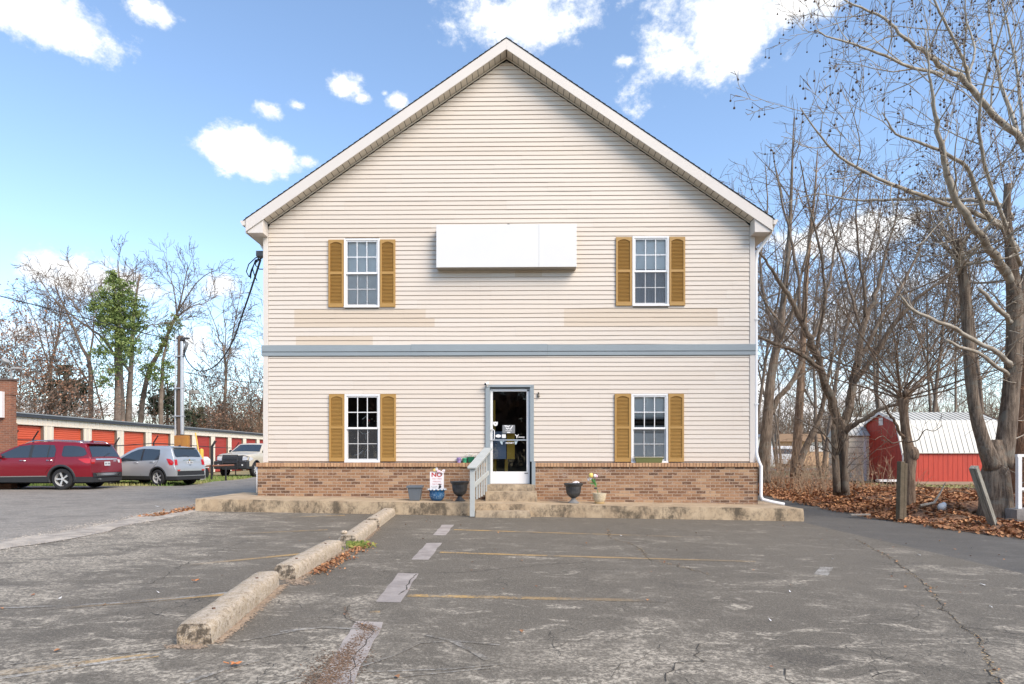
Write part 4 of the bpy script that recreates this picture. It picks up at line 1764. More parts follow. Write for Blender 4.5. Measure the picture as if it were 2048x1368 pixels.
wheel_stop(Vector((-2.06, 4.05, 0)), Vector((-2.29, 5.86, 0)), 0.225, 0.145, 'nearest and largest stained concrete wheel stop, blackened front end', 1)
wheel_stop(Vector((-2.24, 6.16, 0)), Vector((-2.28, 7.98, 0)), 0.225, 0.145, 'second concrete wheel stop from the camera with leaves along its right side', 2)
wheel_stop(Vector((-2.20, 8.40, 0)), Vector((-2.36, 10.4, 0)), 0.235, 0.15, 'third concrete wheel stop from the camera, weeds at its near end', 3)
wheel_stop(Vector((-2.37, 10.62, 0)), Vector((-2.50, 12.72, 0)), 0.245, 0.15, 'farthest wheel stop, its far end touching the concrete walk', 4)

m_sand_dirt = mat('sandy_dirt', (0.42, 0.31, 0.21), .95, col2=(0.24, 0.185, 0.135), vscale=14, var=.4, bmp=.6, bscale=70)
rf_ = random.Random(70)


def flecks(mb, pts, n, sg, size, zoff=.007):
    L_ = [(b_ - a).length for a, b_ in zip(pts[:-1], pts[1:])]
    T_ = sum(L_)
    for k in range(n):
        t_ = rf_.random() * T_
        i = 0
        while i < len(L_) - 1 and t_ > L_[i]:
            t_ -= L_[i]
            i += 1
        p = pts[i].lerp(pts[i + 1], min(1, t_ / L_[i]))
        x, y = p.x + rf_.gauss(0, sg), p.y + rf_.gauss(0, sg)
        s_ = size * rf_.uniform(.4, 1.4)
        a = rf_.uniform(0, 3.14)
        z = gz(x, y) + bumpy(x, y) + zoff
        ca, sa = math.cos(a) * s_, math.sin(a) * s_
        mb.add([(x - ca, y - sa, z), (x + sa * .7, y - ca * .7, z), (x + ca, y + sa, z), (x - sa * .7, y + ca * .7, z + s_ * .25)], [(0, 1, 2, 3)], 0, clamp(rf_.random(), .01, 1))


mb = MB()
flecks(mb, [Vector((-1.93, 4.1)), Vector((-2.155, 5.92))], 2600, .022, .009)
flecks(mb, [Vector((-2.12, 6.15)), Vector((-2.13, 8.3))], 2600, .045, .010)
flecks(mb, [Vector((-2.10, 8.4)), Vector((-2.24, 10.5))], 1500, .03, .012)
flecks(mb, [Vector((-2.20, 4.0)), Vector((-1.98, 4.0))], 500, .02, .008)
flecks(mb, [Vector((-1.98, 5.95)), Vector((-2.15, 6.15))], 700, .05, .009)
tag(mb.build('dirt', m_sand_dirt), kind='stuff')
mb = MB()
Q_ = [onground(*q) for q in ((724, 1250), (742, 1262), (716, 1282), (694, 1305), (676, 1335), (650, 1368), (620, 1410))]
Q_ = [Vector((q.x, q.y)) for q in Q_]
flecks(mb, Q_, 2000, .035, .006)
flecks(mb, Q_[3:], 2800, .075, .006)
flecks(mb, Q_[:2], 260, .03, .006)
flecks(mb, [Vector((q.x, q.y)) for q in (onground(688, 1215), onground(700, 1238), onground(724, 1252))], 120, .010, .005)
m_browndirt = mat('brown_humus', (0.075, 0.045, 0.026), .95, tone=(0.24, 0.15, 0.09, 1))
tag(mb.build('dirt', m_browndirt), kind='stuff')
mb = MB()
for pth, n in ((CR1, 700), (CR2, 420)):
    flecks(mb, [Vector((q.x, q.y)) for q in pth], n, .012, .007)
tag(mb.build('dirt', mat('straw_debris', (0.30, 0.21, 0.11), .95, tone=(0.62, 0.45, 0.24, 1))), kind='stuff')

# broken lump of concrete and weeds between the stops
mb = MB()
rg = random.Random(8)
p = onground(672, 1093)
for k in range(9):
    mb.ball((p.x + rg.gauss(0, .06), p.y + .15 + rg.gauss(0, .05), 0.10 + rg.gauss(0, .03)), rg.uniform(.035, .07), 6, 4, sq=(1.2, 1, .7))
mb.box(p.x - .08, p.x + .10, p.y + .1, p.y + .22, .03, .09)
tag(mb.build('concrete_rubble', m_stop), 'pale broken concrete rubble between the second and third wheel stops', 'rubble', kind='thing')
m_weed = mat('green_weed', (0.12, 0.20, 0.04), .7, tone=(0.35, 0.34, 0.09, 1))
mb = MB()
q = Vector((-2.04, 8.28, gz(-2.04, 8.28)))
for k in range(150):
    a = rg.uniform(0, 6.28)
    r_ = abs(rg.gauss(0, .07))
    x, y = q.x + r_ * math.cos(a), q.y + r_ * math.sin(a) * 1.3
    h = rg.uniform(.03, .11)
    dx_, dy_ = rg.gauss(0, .04), rg.gauss(0, .04)
    mb.add([(x - .006, y, q.z), (x + .006, y, q.z), (x + dx_ + .008, y + dy_, q.z + h), (x + dx_ * 1.6, y + dy_ * 1.6, q.z + h * .9)], [(0, 1, 2, 3)], 0, rg.random())
tag(mb.build('weeds', m_weed), kind='stuff')

# =================================================================== POTS
m_grey_pot = mat('slate_plastic', (0.12, 0.14, 0.16), .55, var=.1, vscale=6)
m_black_pot = mat('faded_black_resin', (0.035, 0.038, 0.042), .5, var=.5, vscale=9, col2=(0.06, 0.06, 0.062))
m_pedestal = mat('faded_resin_foot', (0.19, 0.185, 0.175), .8, var=.3, vscale=12)
m_soil = mat('potting_soil', (0.05, 0.035, 0.025), .95, bmp=1, bscale=60)
m_petalw = mat('white_petal', (0.80, 0.78, 0.76), .6, tone=(0.80, 0.50, 0.60, 1))
m_petaly = mat('yellow_petal', (0.80, 0.56, 0.10), .6, tone=(0.85, 0.75, 0.4, 1))
m_leafg = mat('artificial_leaf', (0.07, 0.25, 0.06), .5, tone=(0.20, 0.42, 0.12, 1))
m_stemg = mat('stem_green', (0.12, 0.22, 0.07), .6)


def pot_at(px, d):
    x = (px - 1024) / F * d
    return x, d, walk_z(x) + 0.002


# square grey pot
x, y, z = pot_at(830.5, 13.42)
t = thing('plant_pot', 'empty square slate grey pot by the brick base, leftmost of the pots', 'plant pot', (x, y, z))
mb = MB()


def frustum(mb, w0, w1, z0, z1, mi=0):
    vs = [(-w0, -w0, z0), (w0, -w0, z0), (w0, w0, z0), (-w0, w0, z0), (-w1, -w1, z1), (w1, -w1, z1), (w1, w1, z1), (-w1, w1, z1)]
    mb.add(vs, [(0, 3, 2, 1), (0, 1, 5, 4), (1, 2, 6, 5), (2, 3, 7, 6), (3, 0, 4, 7)], mi)


frustum(mb, .105, .145, 0, .28)
mb.build('pot_body', m_grey_pot, t, bevel=.008)
mb = MB()
for (a, b_, c_, d_) in ((-.165, .165, -.165, -.14), (-.165, .165, .14, .165), (-.165, -.14, -.14, .14), (.14, .165, -.14, .14)):
    mb.box(a, b_, c_, d_, .275, .318)
mb.build('rim', m_grey_pot, t, bevel=.004)
mb = MB()
mb.box(-.138, .138, -.138, .138, .24, .262)
mb.build('soil', m_soil, t)

# blue glazed pot with the NO sign standing in it
m_glaze, g, b, out = new_mat('blue_glaze')
tcn = g.n('ShaderNodeTexCoord').outputs['Object']
vo = g.n('ShaderNodeTexVoronoi')
g.l(g.vmath('ADD', tcn, g.vmath('SCALE', g.n('ShaderNodeTexNoise').outputs['Color']).outputs[0]).outputs[0], vo.inputs['Vector'])
vo.inputs['Scale'].default_value = 9
ff = g.noise(tcn, 40, 3, .6)
sxz = g.n('ShaderNodeSeparateXYZ')
g.l(tcn, sxz.inputs[0])
band = g.math('MULTIPLY', g.smooth(sxz.outputs['Z'], .03, .07), g.math('SUBTRACT', 1.0, g.smooth(sxz.outputs['Z'], .16, .19)))
fm = g.math('MULTIPLY', g.math('SUBTRACT', 1.0, g.smooth(g.math('ADD', vo.outputs['Distance'], g.math('MULTIPLY', ff, .5)), 0.52, 0.64)), band)
g.l(g.mix(fm, (0.015, 0.10, 0.24), (0.38, 0.52, 0.60)), b.inputs['Base Color'])
b.inputs['Roughness'].default_value = .18
x, y, z = pot_at(874, 13.42)
t = thing('plant_pot', 'blue glazed pot with white leaf pattern and scalloped rim, holding the parking sign', 'plant pot', (x, y, z))
mb = MB()
mb.lathe([(.10, 0), (.115, .01), (.150, .06), (.168, .13), (.160, .18), (.166, .20), (.185, .225), (.192, .245), (.18, .25), (.165, .24), (.15, .20)], 32, close=False)
mb.lathe([(.0, .0), (.10, 0)], 32, close=False)
mb.build('pot_body', m_glaze, t, smooth=True)
mb = MB()
n = 14
for i in range(n):
    a = 2 * math.pi * i / n
    mb.ball((.187 * math.cos(a), .187 * math.sin(a), .243), .030, 8, 5, sq=(1, 1, .55))
mb.build('scalloped_rim', mat('white_glaze', (0.62, 0.68, 0.70), .25), t, smooth=True)
mb = MB()
mb.lathe([(.0, .19), (.155, .19)], 20, close=False)
mb.build('soil', m_soil, t)

t2 = thing('parking_sign', 'white sign with red NO lettering standing in the blue pot', 'sign', (x, y, z + .20))
sw_, sh_ = .150, .42
mb = MB()
mb.box(-sw_, sw_, -.02, -.014, 0.01, sh_)
mb.build('sign_board', mat('sign_board_white', (0.80, 0.77, 0.76), .5, var=.05, vscale=8), t2, bevel=.002)
m_red = mat('sign_red', (0.52, 0.035, 0.03), .5)
m_redf = mat('sign_red_faded', (0.62, 0.22, 0.22), .5)
m_gryf = mat('sign_grey_print', (0.42, 0.42, 0.40), .5)
text_obj('NO', .125, m_red, t2, (-.005, -.0215, .315), ext=.0005, offset=.004, xs=1.15)
text_obj('DAILY VISITS', .047, m_redf, t2, (0, -.0215, .255), ext=.0005, xs=.78)
text_obj('PARKING', .047, m_redf, t2, (0, -.0215, .195), ext=.0005, xs=.9)
text_obj('CARS TOWED', .042, m_redf, t2, (-.0, -.0215, .140), ext=.0005, xs=.8)
text_obj('AT OWNER\nEXPENSE', .028, m_gryf, t2, (-.06, -.0215, .095), ext=.0005, xs=.9)
mb = MB()
mb.prism([(.03, .045), (.045, .125), (.075, .135), (.095, .11), (.085, .075)], 'y', -.0222, -.0204)
mb.prism([(.03, .155), (.045, .165), (.10, .145), (.10, .135), (.035, .14)], 'y', -.0222, -.0204)
mb.build('printed_symbol', mat('sign_black', (0.03, 0.02, 0.02), .5), t2)


def flower(mb, c_, r_, tone, mi=0, facing=Vector((0, -1, .3)), petals=6):
    facing = facing.normalized()
    u = facing.orthogonal().normalized()
    v = facing.cross(u)
    for k in range(petals):
        a = 2 * math.pi * k / petals
        d1_ = u * math.cos(a) + v * math.sin(a)
        d2_ = u * math.cos(a + .5) + v * math.sin(a + .5)
        d3_ = u * math.cos(a - .5) + v * math.sin(a - .5)
        p0 = c_
        mb.add([tuple(p0), tuple(c_ + d3_ * r_ * .6 + facing * r_ * .25), tuple(c_ + d1_ * r_ + facing * r_ * .1), tuple(c_ + d2_ * r_ * .6 + facing * r_ * .25)], [(0, 1, 2, 3)], mi, tone)
    mb.ball(tuple(c_ + facing * r_ * .15), r_ * .2, 6, 4, mi, min(1, tone + .3))


t = thing('artificial_flowers', 'white, pink and yellow artificial flowers rising behind the parking sign', 'flowers', (x, y, z + .2))
mb = MB()
mb.tube([(0, .02, -.02), (-.01, .0, .30), (-.02, -.03, .47)], .004, 5)
mb.tube([(.02, .02, -.02), (.05, .0, .25), (.12, -.04, .42)], .004, 5)
mb.tube([(-.02, .02, -.02), (-.04, .02, .30), (.03, -.03, .44)], .004, 5)
mb.build('stem', m_stemg, t)
mb = MB()
flower(mb, Vector((-.005, -.04, .475)), .042, .0)
flower(mb, Vector((-.0, -.05, .485)), .035, .0, facing=Vector((-1, -1, .4)))
flower(mb, Vector((.035, -.05, .435)), .036, .8)
flower(mb, Vector((.065, -.045, .43)), .030, .1)
flower(mb, Vector((.13, -.05, .425)), .045, .15, facing=Vector((.4, -1, 0)))
flower(mb, Vector((.155, -.05, .45)), .03, .15)
mb.build('petals', m_petalw, t)
mb = MB()
flower(mb, Vector((-.045, -.045, .462)), .034, .2)
mb.build('petals', m_petaly, t)


def urn(px, d, label, w_, footm, snow=False):
    x, y, z = pot_at(px, d)
    t = thing('urn_planter', label, 'urn', (x, y, z))
    s_ = w_
    mb = MB()
    mb.lathe([(.045 * s_, .105 * s_), (.075 * s_, .125 * s_), (.125 * s_, .165 * s_), (.150 * s_, .23 * s_), (.163 * s_, .32 * s_), (.168 * s_, .37 * s_)], 72, flute=.022, fn=24)
    mb.build('urn_bowl', m_black_pot, t, smooth=True, sharp=60)
    mb = MB()
    mb.lathe([(.170 * s_, .355 * s_), (.195 * s_, .385 * s_), (.205 * s_, .40 * s_), (.205 * s_, .425 * s_), (.185 * s_, .428 * s_), (.17 * s_, .40 * s_)], 36, close=False)
    mb.build('rim', m_black_pot, t, smooth=True, sharp=50)
    mb = MB()
    mb.lathe([(.125 * s_, 0), (.125 * s_, .012 * s_), (.09 * s_, .035 * s_), (.05 * s_, .075 * s_), (.042 * s_, .11 * s_)], 28)
    mb.build('pedestal', footm, t, smooth=True, sharp=40)
    mb = MB()
    mb.lathe([(0, .385 * s_), (.175 * s_, .385 * s_)], 24, close=False)
    mb.build('soil', m_soil, t)
    return t, x, y, z


urn(919.5, 13.40, 'fluted black urn planter left of the wooden handrail', 1.0, m_black_pot)
t, ux_, uy_, uz_ = urn(1147, 13.38, 'fluted black urn with grey foot right of the steps, white flowers on top', 1.0, m_pedestal)
t = thing('white_flowers', 'clump of white flowers on the soil of the right black urn', 'flowers', (ux_ + .06, uy_, uz_ + .41))
mb = MB()
rg = random.Random(3)
for k in range(46):
    a, r_ = rg.uniform(0, 6.28), rg.random() ** .5 * .065
    flower(mb, Vector((r_ * math.cos(a), r_ * math.sin(a), .03 + .025 * (1 - r_ / .065))), .02, 0, facing=Vector((math.cos(a) * .6, math.sin(a) * .6 - .4, 1)))
mb.build('petals', m_petalw, t)
# brick fragment beside the left urn
x, y, z = pot_at(909, 13.36)
mb = MB()
wobble_box(mb, -.05, .05, -.03, .03, lambda q: 0, lambda q: .055, 4, 3, 2, .006, 3)
tag(mb.build('brick_fragment', m_cap, loc=(x, y, z), rz=.5), 'broken brick lying against the foot of the left black urn', 'brick')

# cream pot with tulips
m_cream = mat('cream_ceramic', (0.54, 0.45, 0.29), .5, col2=(0.62, 0.53, 0.38), vscale=30, var=.15, bmp=.6, bscale=45)
x, y, z = pot_at(1199, 13.38)
t = thing('plant_pot', 'round cream textured pot on its saucer, rightmost of the pots', 'plant pot', (x, y, z))
mb = MB()
mb.lathe([(.085, .02), (.10, .03), (.125, .09), (.140, .17), (.148, .205), (.148, .222), (.136, .224), (.13, .19)], 32, close=False)
mb.build('pot_body', m_cream, t, smooth=True, sharp=50)
mb = MB()
mb.lathe([(.095, 0), (.105, .004), (.108, .028), (.10, .03)], 28)
mb.build('saucer', mat('saucer_tan', (0.50, 0.35, 0.16), .5), t, smooth=True, sharp=40)
mb = MB()
mb.lathe([(0, .18), (.13, .18)], 20, close=False)
mb.build('soil', m_soil, t)
t = thing('artificial_tulips', 'leaning artificial tulips, yellow and pink, in the cream pot', 'flowers', (x, y, z + .18))
mb = MB()
mb.tube([(-.02, 0, 0), (-.05, -.01, .10), (-.07, -.02, .18), (-.12, -.03, .28), (-.19, -.04, .42)], [.009, .008, .007, .005, .004], 6)
mb.tube([(-.07, -.02, .18), (-.09, -.03, .32), (-.10, -.04, .40)], .004, 5)
mb.tube([(-.08, -.02, .20), (-.17, -.03, .30), (-.24, -.04, .34)], .004, 5)
mb.build('stem', m_stemg, t)
mb = MB()
rg = random.Random(6)
for k in range(13):
    h0 = rg.uniform(.15, .26)
    p0 = Vector((-.06 - (h0 - .15) * .5, -.02, h0))
    dr = Vector((rg.uniform(-.13, .03), rg.uniform(-.06, .04), rg.uniform(.04, .16)))
    sd_ = Vector((dr.z, 0, -dr.x)).normalized() * .014
    p1 = p0 + dr * .5
    p2 = p0 + dr
    mb.add([tuple(p0 - sd_ * .4), tuple(p1 - sd_), tuple(p2), tuple(p1 + sd_)], [(0, 1, 2, 3)], 0, rg.random())
mb.build('leaf', m_leafg, t)
mb = MB()
for (a, b_, r_) in ((-.19, .42, .048), (-.175, .44, .03)):
    mb.ball((a, -.045, b_), r_, 10, 6, 0, .2, sq=(1, .9, 1.15))
mb.build('blossom', m_petaly, t, smooth=True)
mb = MB()
mb.ball((-.105, -.045, .41), .036, 10, 6, 0, 0, sq=(1, .9, 1.15))
mb.ball((-.075, -.05, .405), .032, 10, 6, 0, .9, sq=(1, .9, 1.1))
mb.build('blossom', m_petalw, t, smooth=True)
mb = MB()
flower(mb, Vector((-.20, -.05, .365)), .04, 0, facing=Vector((-.5, -1, 0)))
flower(mb, Vector((-.24, -.05, .335)), .035, 0, facing=Vector((-.8, -1, -.2)))
mb.build('petals', m_petalw, t)
mb = MB()
mb.ball((-.085, -.02, .145), .028, 8, 5, sq=(1.4, 1, .8))
mb.build('dark_leaf', m_black_pot, t)

# little pots on the brick ledge
def ledge(px):
    return H(hx(px, -.06), -0.062, ZB - 0.003)


def small_pot(px, r_, h, m, label, name='small_pot'):
    p_ = ledge(px)
    t = thing(name, label, 'plant pot', tuple(p_), HA)
    mb = MB()
    mb.lathe([(r_ * .75, 0), (r_ * .95, h * .8), (r_, h * .82), (r_, h), (r_ * .88, h), (r_ * .8, h * .75)], 18, close=False)
    mb.lathe([(0, .001), (r_ * .75, 0.001)], 18, close=False)
    mb.build('pot_body', m, t, smooth=True, sharp=45)
    mb = MB()
    mb.lathe([(0, h * .78), (r_ * .82, h * .78)], 14, close=False)
    mb.build('soil', m_soil, t)
    return t


small_pot(918, .052, .115, mat('lilac_plastic', (0.42, 0.30, 0.58), .4), 'tiny lilac pot on the brick ledge left of the door')
small_pot(929.5, .055, .105, mat('jade_plastic', (0.06, 0.42, 0.22), .4), 'tiny bright green pot between the lilac and dark green pots')
p_ = ledge(942)
t = thing('small_pot', 'dark green rectangular pot on the brick ledge beside the handrail', 'plant pot', tuple(p_), HA)
mb = MB()
mb.add([(-.055, -.04, 0), (.055, -.04, 0), (.055, .04, 0), (-.055, .04, 0), (-.078, -.05, .125), (.078, -.05, .125), (.078, .05, .125), (-.078, .05, .125)],
       [(0, 3, 2, 1), (0, 1, 5, 4), (1, 2, 6, 5), (2, 3, 7, 6), (3, 0, 4, 7)])
mb.build('pot_body', mat('dark_green_plastic', (0.01, 0.13, 0.06), .4), t, bevel=.004)
mb = MB()
mb.box(-.07, .07, -.042, .042, .09, .105)
mb.build('soil', m_soil, t)
t = thing('white_flowers', 'sprays of tiny white flowers in the dark green ledge pot', 'flowers', tuple(p_ + Vector((0, 0, .10))), HA)
ms_ = MB()
mf = MB()
rg = random.Random(14)
for k in range(34):
    a = rg.uniform(-.09, .09)
    h = rg.uniform(.03, .125)
    tip = (a * 1.3 + .01, rg.uniform(-.05, .02), h)
    ms_.tube([(a * .4, 0, -.01), tip], .0018, 3)
    flower(mf, Vector(tip), .012, 0, facing=Vector((rg.uniform(-.5, .5), -1, .4)), petals=5)
ms_.tube([(-.06, 0, 0), (-.15, -.01, .06)], .0018, 3)
ms_.tube([(-.05, 0, 0), (-.13, -.01, .15)], .0015, 3)
ms_.build('stem', m_stemg, t)
mf.build('petals', m_petalw, t)

# olive window box under the lower right window
zc_ = ZB - 0.003
x0, x1 = hx(1268, -.12), hx(1327, -.12)
t = thing('window_box', 'empty olive green planter on the ledge under the lower right window', 'planter', tuple(H((x0 + x1) / 2, -0.075, zc_)), HA)
hw_ = (x1 - x0) / 2
mb = MB()
mb.add([(-hw_ * .86, -.045, 0), (hw_ * .86, -.045, 0), (hw_ * .86, .03, 0), (-hw_ * .86, .03, 0), (-hw_ * .95, -.06, .12), (hw_ * .95, -.06, .12), (hw_ * .95, .035, .12), (-hw_ * .95, .035, .12)],
       [(0, 3, 2, 1), (0, 1, 5, 4), (1, 2, 6, 5), (2, 3, 7, 6), (3, 0, 4, 7)])
m_olive = mat('olive_plastic', (0.15, 0.16, 0.055), .5, var=.15, vscale=5)
mb.build('planter_body', m_olive, t, bevel=.004)
mb = MB()
mb.box(-hw_, hw_, -.068, -.05, .115, .135)
mb.box(-hw_, hw_, .026, .037, .115, .135)
mb.box(-hw_, -hw_ * .95, -.05, .026, .115, .135)
mb.box(hw_ * .95, hw_, -.05, .026, .115, .135)
mb.build('rim', mat('faded_olive', (0.40, 0.36, 0.25), .6), t)

# =================================================================== STORAGE UNITS
SX = -22.0
m_orange = mat('orange_roll_door', (0.72, 0.13, 0.06), .45, var=.08, vscale=.8, tone=(0.42, 0.05, 0.042, 1))
m_panel = mat('cream_metal_panel', (0.80, 0.72, 0.59), .45, var=.06, vscale=.7)
m_bronze = mat('bronze_eave_trim', (0.045, 0.05, 0.06), .4)
m_metalroof = mat('galvalume_roof', (0.36, 0.36, 0.35), .4, metal=.5, var=.1, vscale=1)
sto = thing('storage_building', 'long low cream storage building with a row of orange roll-up doors', 'building', (SX, 26.5, 0))
SZ, SDT = 3.14, 2.66
mb = MB()
y0s, y1s = -4.0, 30.0
# ribbed header
nr = int((y1s - y0s) / .31)
for i in range(nr):
    ya = y0s + i * .31
    mb.box(-.25, 0.0, ya, ya + .285, SDT + .03, SZ - .16)
    mb.box(-.25, -.02, ya + .285, ya + .31, SDT + .03, SZ - .16)
mb.box(-9, -.26, y0s, y1s, 0, SZ - .2)
mb.box(-.25, .02, y0s, y1s, SDT - .02, SDT + .028)
mb.build('wall', m_panel, sto)
doors = []
d0 = 30.0 - 26.5
for i in range(-2, 10):
    ya = d0 + 2.72 * i
    doors.append((ya, ya + 2.03))
for (a, b_), nxt in zip(doors[:-1], doors[1:]):
    mb = MB()
    mb.box(-.25, 0.0, b_ + .05, nxt[0] - .0, 0.02, SDT - .022)
    m_ = (b_ + nxt[0]) / 2 + .03
    mb.box(0.001, .022, m_ - .17, m_ - .13, 0.02, SDT - .022)
    mb.box(0.001, .022, m_ + .13, m_ + .17, 0.02, SDT - .022)
    mb.build('pier', m_panel, sto)
for i, (a, b_) in enumerate(doors):
    mb = MB()
    n = 26
    tn = 0.02 if i < 7 else .9
    for k in range(n):
        z0_, z1_ = .02 + (SDT - .08) * k / n, .02 + (SDT - .08) * (k + 1) / n
        mb.add([(-.13, a, z0_), (-.13, b_, z0_), (-.105, b_, z0_ + .02), (-.105, a, z0_ + .02), (-.105, a, z1_ - .02), (-.105, b_, z1_ - .02), (-.13, a, z1_), (-.13, b_, z1_)],
               [(0, 1, 2, 3), (3, 2, 5, 4), (4, 5, 7, 6)], 0, tn)
    mb.box(-.10, -.09, a + .9, a + 1.1, .9, 1.0, 0, tn)
    dd = mb.build('roll_up_door', m_orange, sto)
    jb = MB()
    jb.box(-.2, .012, b_, b_ + .05, 0.02, SDT - .022)
    jb.build('jamb', mat('brown_jamb', (0.16, 0.13, 0.10), .6) if i == 0 else bpy.data.materials['brown_jamb'], dd)
mb = MB()
mb.prism([(.10, SZ - .16), (.10, SZ - .02), (-.02, SZ + .0), (-.02, SZ - .155)], 'y', y0s, y1s)
mb.build('eave_trim', m_bronze, sto)
mb = MB()
mb.prism([(.12, SZ - .018), (.12, SZ + .0), (-5, SZ + .38), (-9.2, SZ + .0), (-9.2, SZ - .02)], 'y', y0s - .1, y1s)
for i in range(int((y1s - y0s) / .61)):
    ya = y0s + i * .61
    mb.prism([(.12, SZ + .0), (.12, SZ + .035), (-5, SZ + .41), (-5, SZ + .37)], 'y', ya, ya + .05)
mb.build('roof', m_metalroof, sto)

# brick entrance pier -------------------------------------------------
m_rbrick, g, b, out = new_mat('red_brick')
tcn = g.n('ShaderNodeTexCoord').outputs['Object']
sx = g.n('ShaderNodeSeparateXYZ')
g.l(tcn, sx.inputs[0])
cb = g.n('ShaderNodeCombineXYZ')
g.l(g.math('ADD', sx.outputs['X'], sx.outputs['Y']), cb.inputs['X'])
g.l(sx.outputs['Z'], cb.inputs['Y'])
bA = brick_tex(g, cb.outputs[0], (0.30, 0.115, 0.06), (0.20, 0.085, 0.05), (0.30, 0.21, 0.15))
nn = g.noise(tcn, 12, 5, .7)
g.l(g.mix(g.math('MULTIPLY', g.smooth(nn, .5, .7), .5), bA.outputs['Color'], (0.40, 0.20, 0.11)), b.inputs['Base Color'])
b.inputs['Roughness'].default_value = .9
bump(g, b, g.math('MULTIPLY', bA.outputs['Fac'], -1.0), .6, .01)
pr = Vector(((35 - 1024) / F * 23.7, 23.4, 0))
pier = thing('brick_pier', 'tall red brick sign pier with corbelled top at the left edge', 'pier', (pr.x - .80, 23.4, 0))
zt_ = CAMZ + (910 - 757) / F * 23.4
mb = MB()
mb.box(-.85, .80, 0, .3, 0, zt_ * .60)
mb.box(-.80, .77, .02, .28, zt_ * .60, zt_ * .60 + 1.05)
mb.box(-.85, .80, 0, .3, zt_ * .60 + 1.05, zt_ - .06)
mb.build('brick_shaft', m_rbrick, pier)
mb = MB()
mb.box(-.90, .84, -.04, .34, zt_ - .06, zt_)
mb.build('cap', mat('pier_cap', (0.13, 0.10, 0.085), .9), pier)
mb = MB()
q = P(0, 809, 23.3)
mb.box(-.9, (5 - 1024) / F * 23.3 - pier.location.x, -.14, -.001, CAMZ + (910 - 835) / F * 23.3, CAMZ + (910 - 783) / F * 23.3)
mb.build('sign_panel', m_whitepaint, pier)
fl = thing('floodlight', 'pair of grey floodlights on a short post above the brick pier', 'floodlight', (P(23, 750, 23.55).x, 23.55, zt_))
m_lampgrey = mat('lamp_grey', (0.36, 0.36, 0.34), .5)
mb = MB()
mb.cyl((0, 0, 0), (0, 0, .38), .035, .035, 8)
mb.tube([(0, 0, .36), (-.18, 0, .40), (-.25, 0, .55)], .02, 6)
mb.tube([(0, 0, .36), (.16, 0, .38)], .02, 6)
mb.build('post', m_lampgrey, fl)
mb = MB()
mb.box(.06, .34, -.12, .12, .36, .44)
mb.build('lamp_head', m_lampgrey, fl, bevel=.02)
mb = MB(Matrix.Translation((-.25, 0, .66)) @ Matrix.Rotation(R(40), 4, 'Y'))
mb.lathe([(.06, -.08), (.13, -.02), (.15, .06), (.13, .09)], 14)
mb.build('lamp_head', m_lampgrey, fl, smooth=True, sharp=40)

# iron fence ----------------------------------------------------------------
m_iron = mat('black_iron', (0.018, 0.018, 0.02), .5)
pts = [(-24.4, 24.6), (-20.6, 25.8), (-20.3, 26.5), (-18.0, 28.3), (-18.0, 31.4), (-18.0, 34.5), (-18.0, 37.6), (-18.0, 40.7), (-18.0, 43.8), (-18.0, 46.9)]
fz = [1.95, 1.95, 1.95, 1.72, 1.9, 1.86, 1.78, 1.75, 1.73, 1.7]
fen = thing('iron_fence', 'thin black security fence in front of the orange storage doors', 'fence', (-18, 28.3, 0))


def fl_(p):
    return Vector(p) - Vector((-18, 28.3, 0))


for (px, py), h in zip(pts, fz):
    mb = MB()
    mb.tube([fl_((px, py, -.02)), fl_((px, py, h))], .035, 6)
    mb.tube([fl_((px, py, h)), fl_((px + .22, py, h + .34))], .028, 6)
    mb.build('post', m_iron, fen)
for (a, za), (b_, zb_) in zip(zip(pts[:-1], fz[:-1]), zip(pts[1:], fz[1:])):
    mb = MB()
    mb.tube([fl_((a[0], a[1], za - .04)), fl_((b_[0], b_[1], zb_ - .04))], .022, 5)
    mb.build('rail', m_iron, fen)
mb = MB()
for i in range(26):
    t_ = i / 26
    x, y = -24.4 + 3.8 * t_, 24.6 + 1.2 * t_
    mb.tube([fl_((x, y, .1)), fl_((x, y, 1.9))], .012, 4)
mb.build('picket_panel', m_iron, fen)

# utility pole with conduit --------------------------------------------------
PD = 31.5
pp = P(361, 910, PD)
pole = thing('utility_pole', 'wooden utility pole with silver conduits rising above the storage roof', 'utility pole', (pp.x, PD, 0))
ztp = CAMZ + (910 - 672) / F * PD
m_pole = mat('pole_wood', (0.13, 0.09, 0.065), .9, var=.3, vscale=4)
m_alu = mat('galvanised_pipe', (0.62, 0.62, 0.62), .35, metal=.5, var=.1, vscale=3)
mb = MB()
mb.cyl((0, 0, 0), (0, 0, ztp), .19, .14, 12)
mb.build('pole_shaft', m_pole, pole, smooth=True, sharp=40)
mb = MB()
mb.cyl((.16, -.14, 2.3), (.16, -.14, ztp - .3), .085, .085, 12)
mb.cyl((-.21, -.10, .2), (-.19, -.10, ztp + .1), .04, .04, 8)
for z_ in (3.2, 4.6, 6.2):
    mb.box(-.24, .26, -.235, -.02, z_, z_ + .04)
mb.build('conduit', m_alu, pole, smooth=True, sharp=40)
mb = MB()
mb.ball((.19, -.14, ztp - .2), .12, 8, 5)
mb.box(-.3, .45, -.05, .05, ztp - .15, ztp - .08)
for k in range(4):
    mb.tube([(.1 + .05 * k, -.15, ztp - .2), (.35 + .05 * k, -.2, ztp - .45), (.25, -.2, ztp - .8 - .1 * k)], .018, 5)
mb.tube([(-.05, 0, ztp), (-.12, 0, ztp + .35), (-.2, 0, ztp + .2)], .02, 5)
mb.build('weatherhead', m_iron, pole)

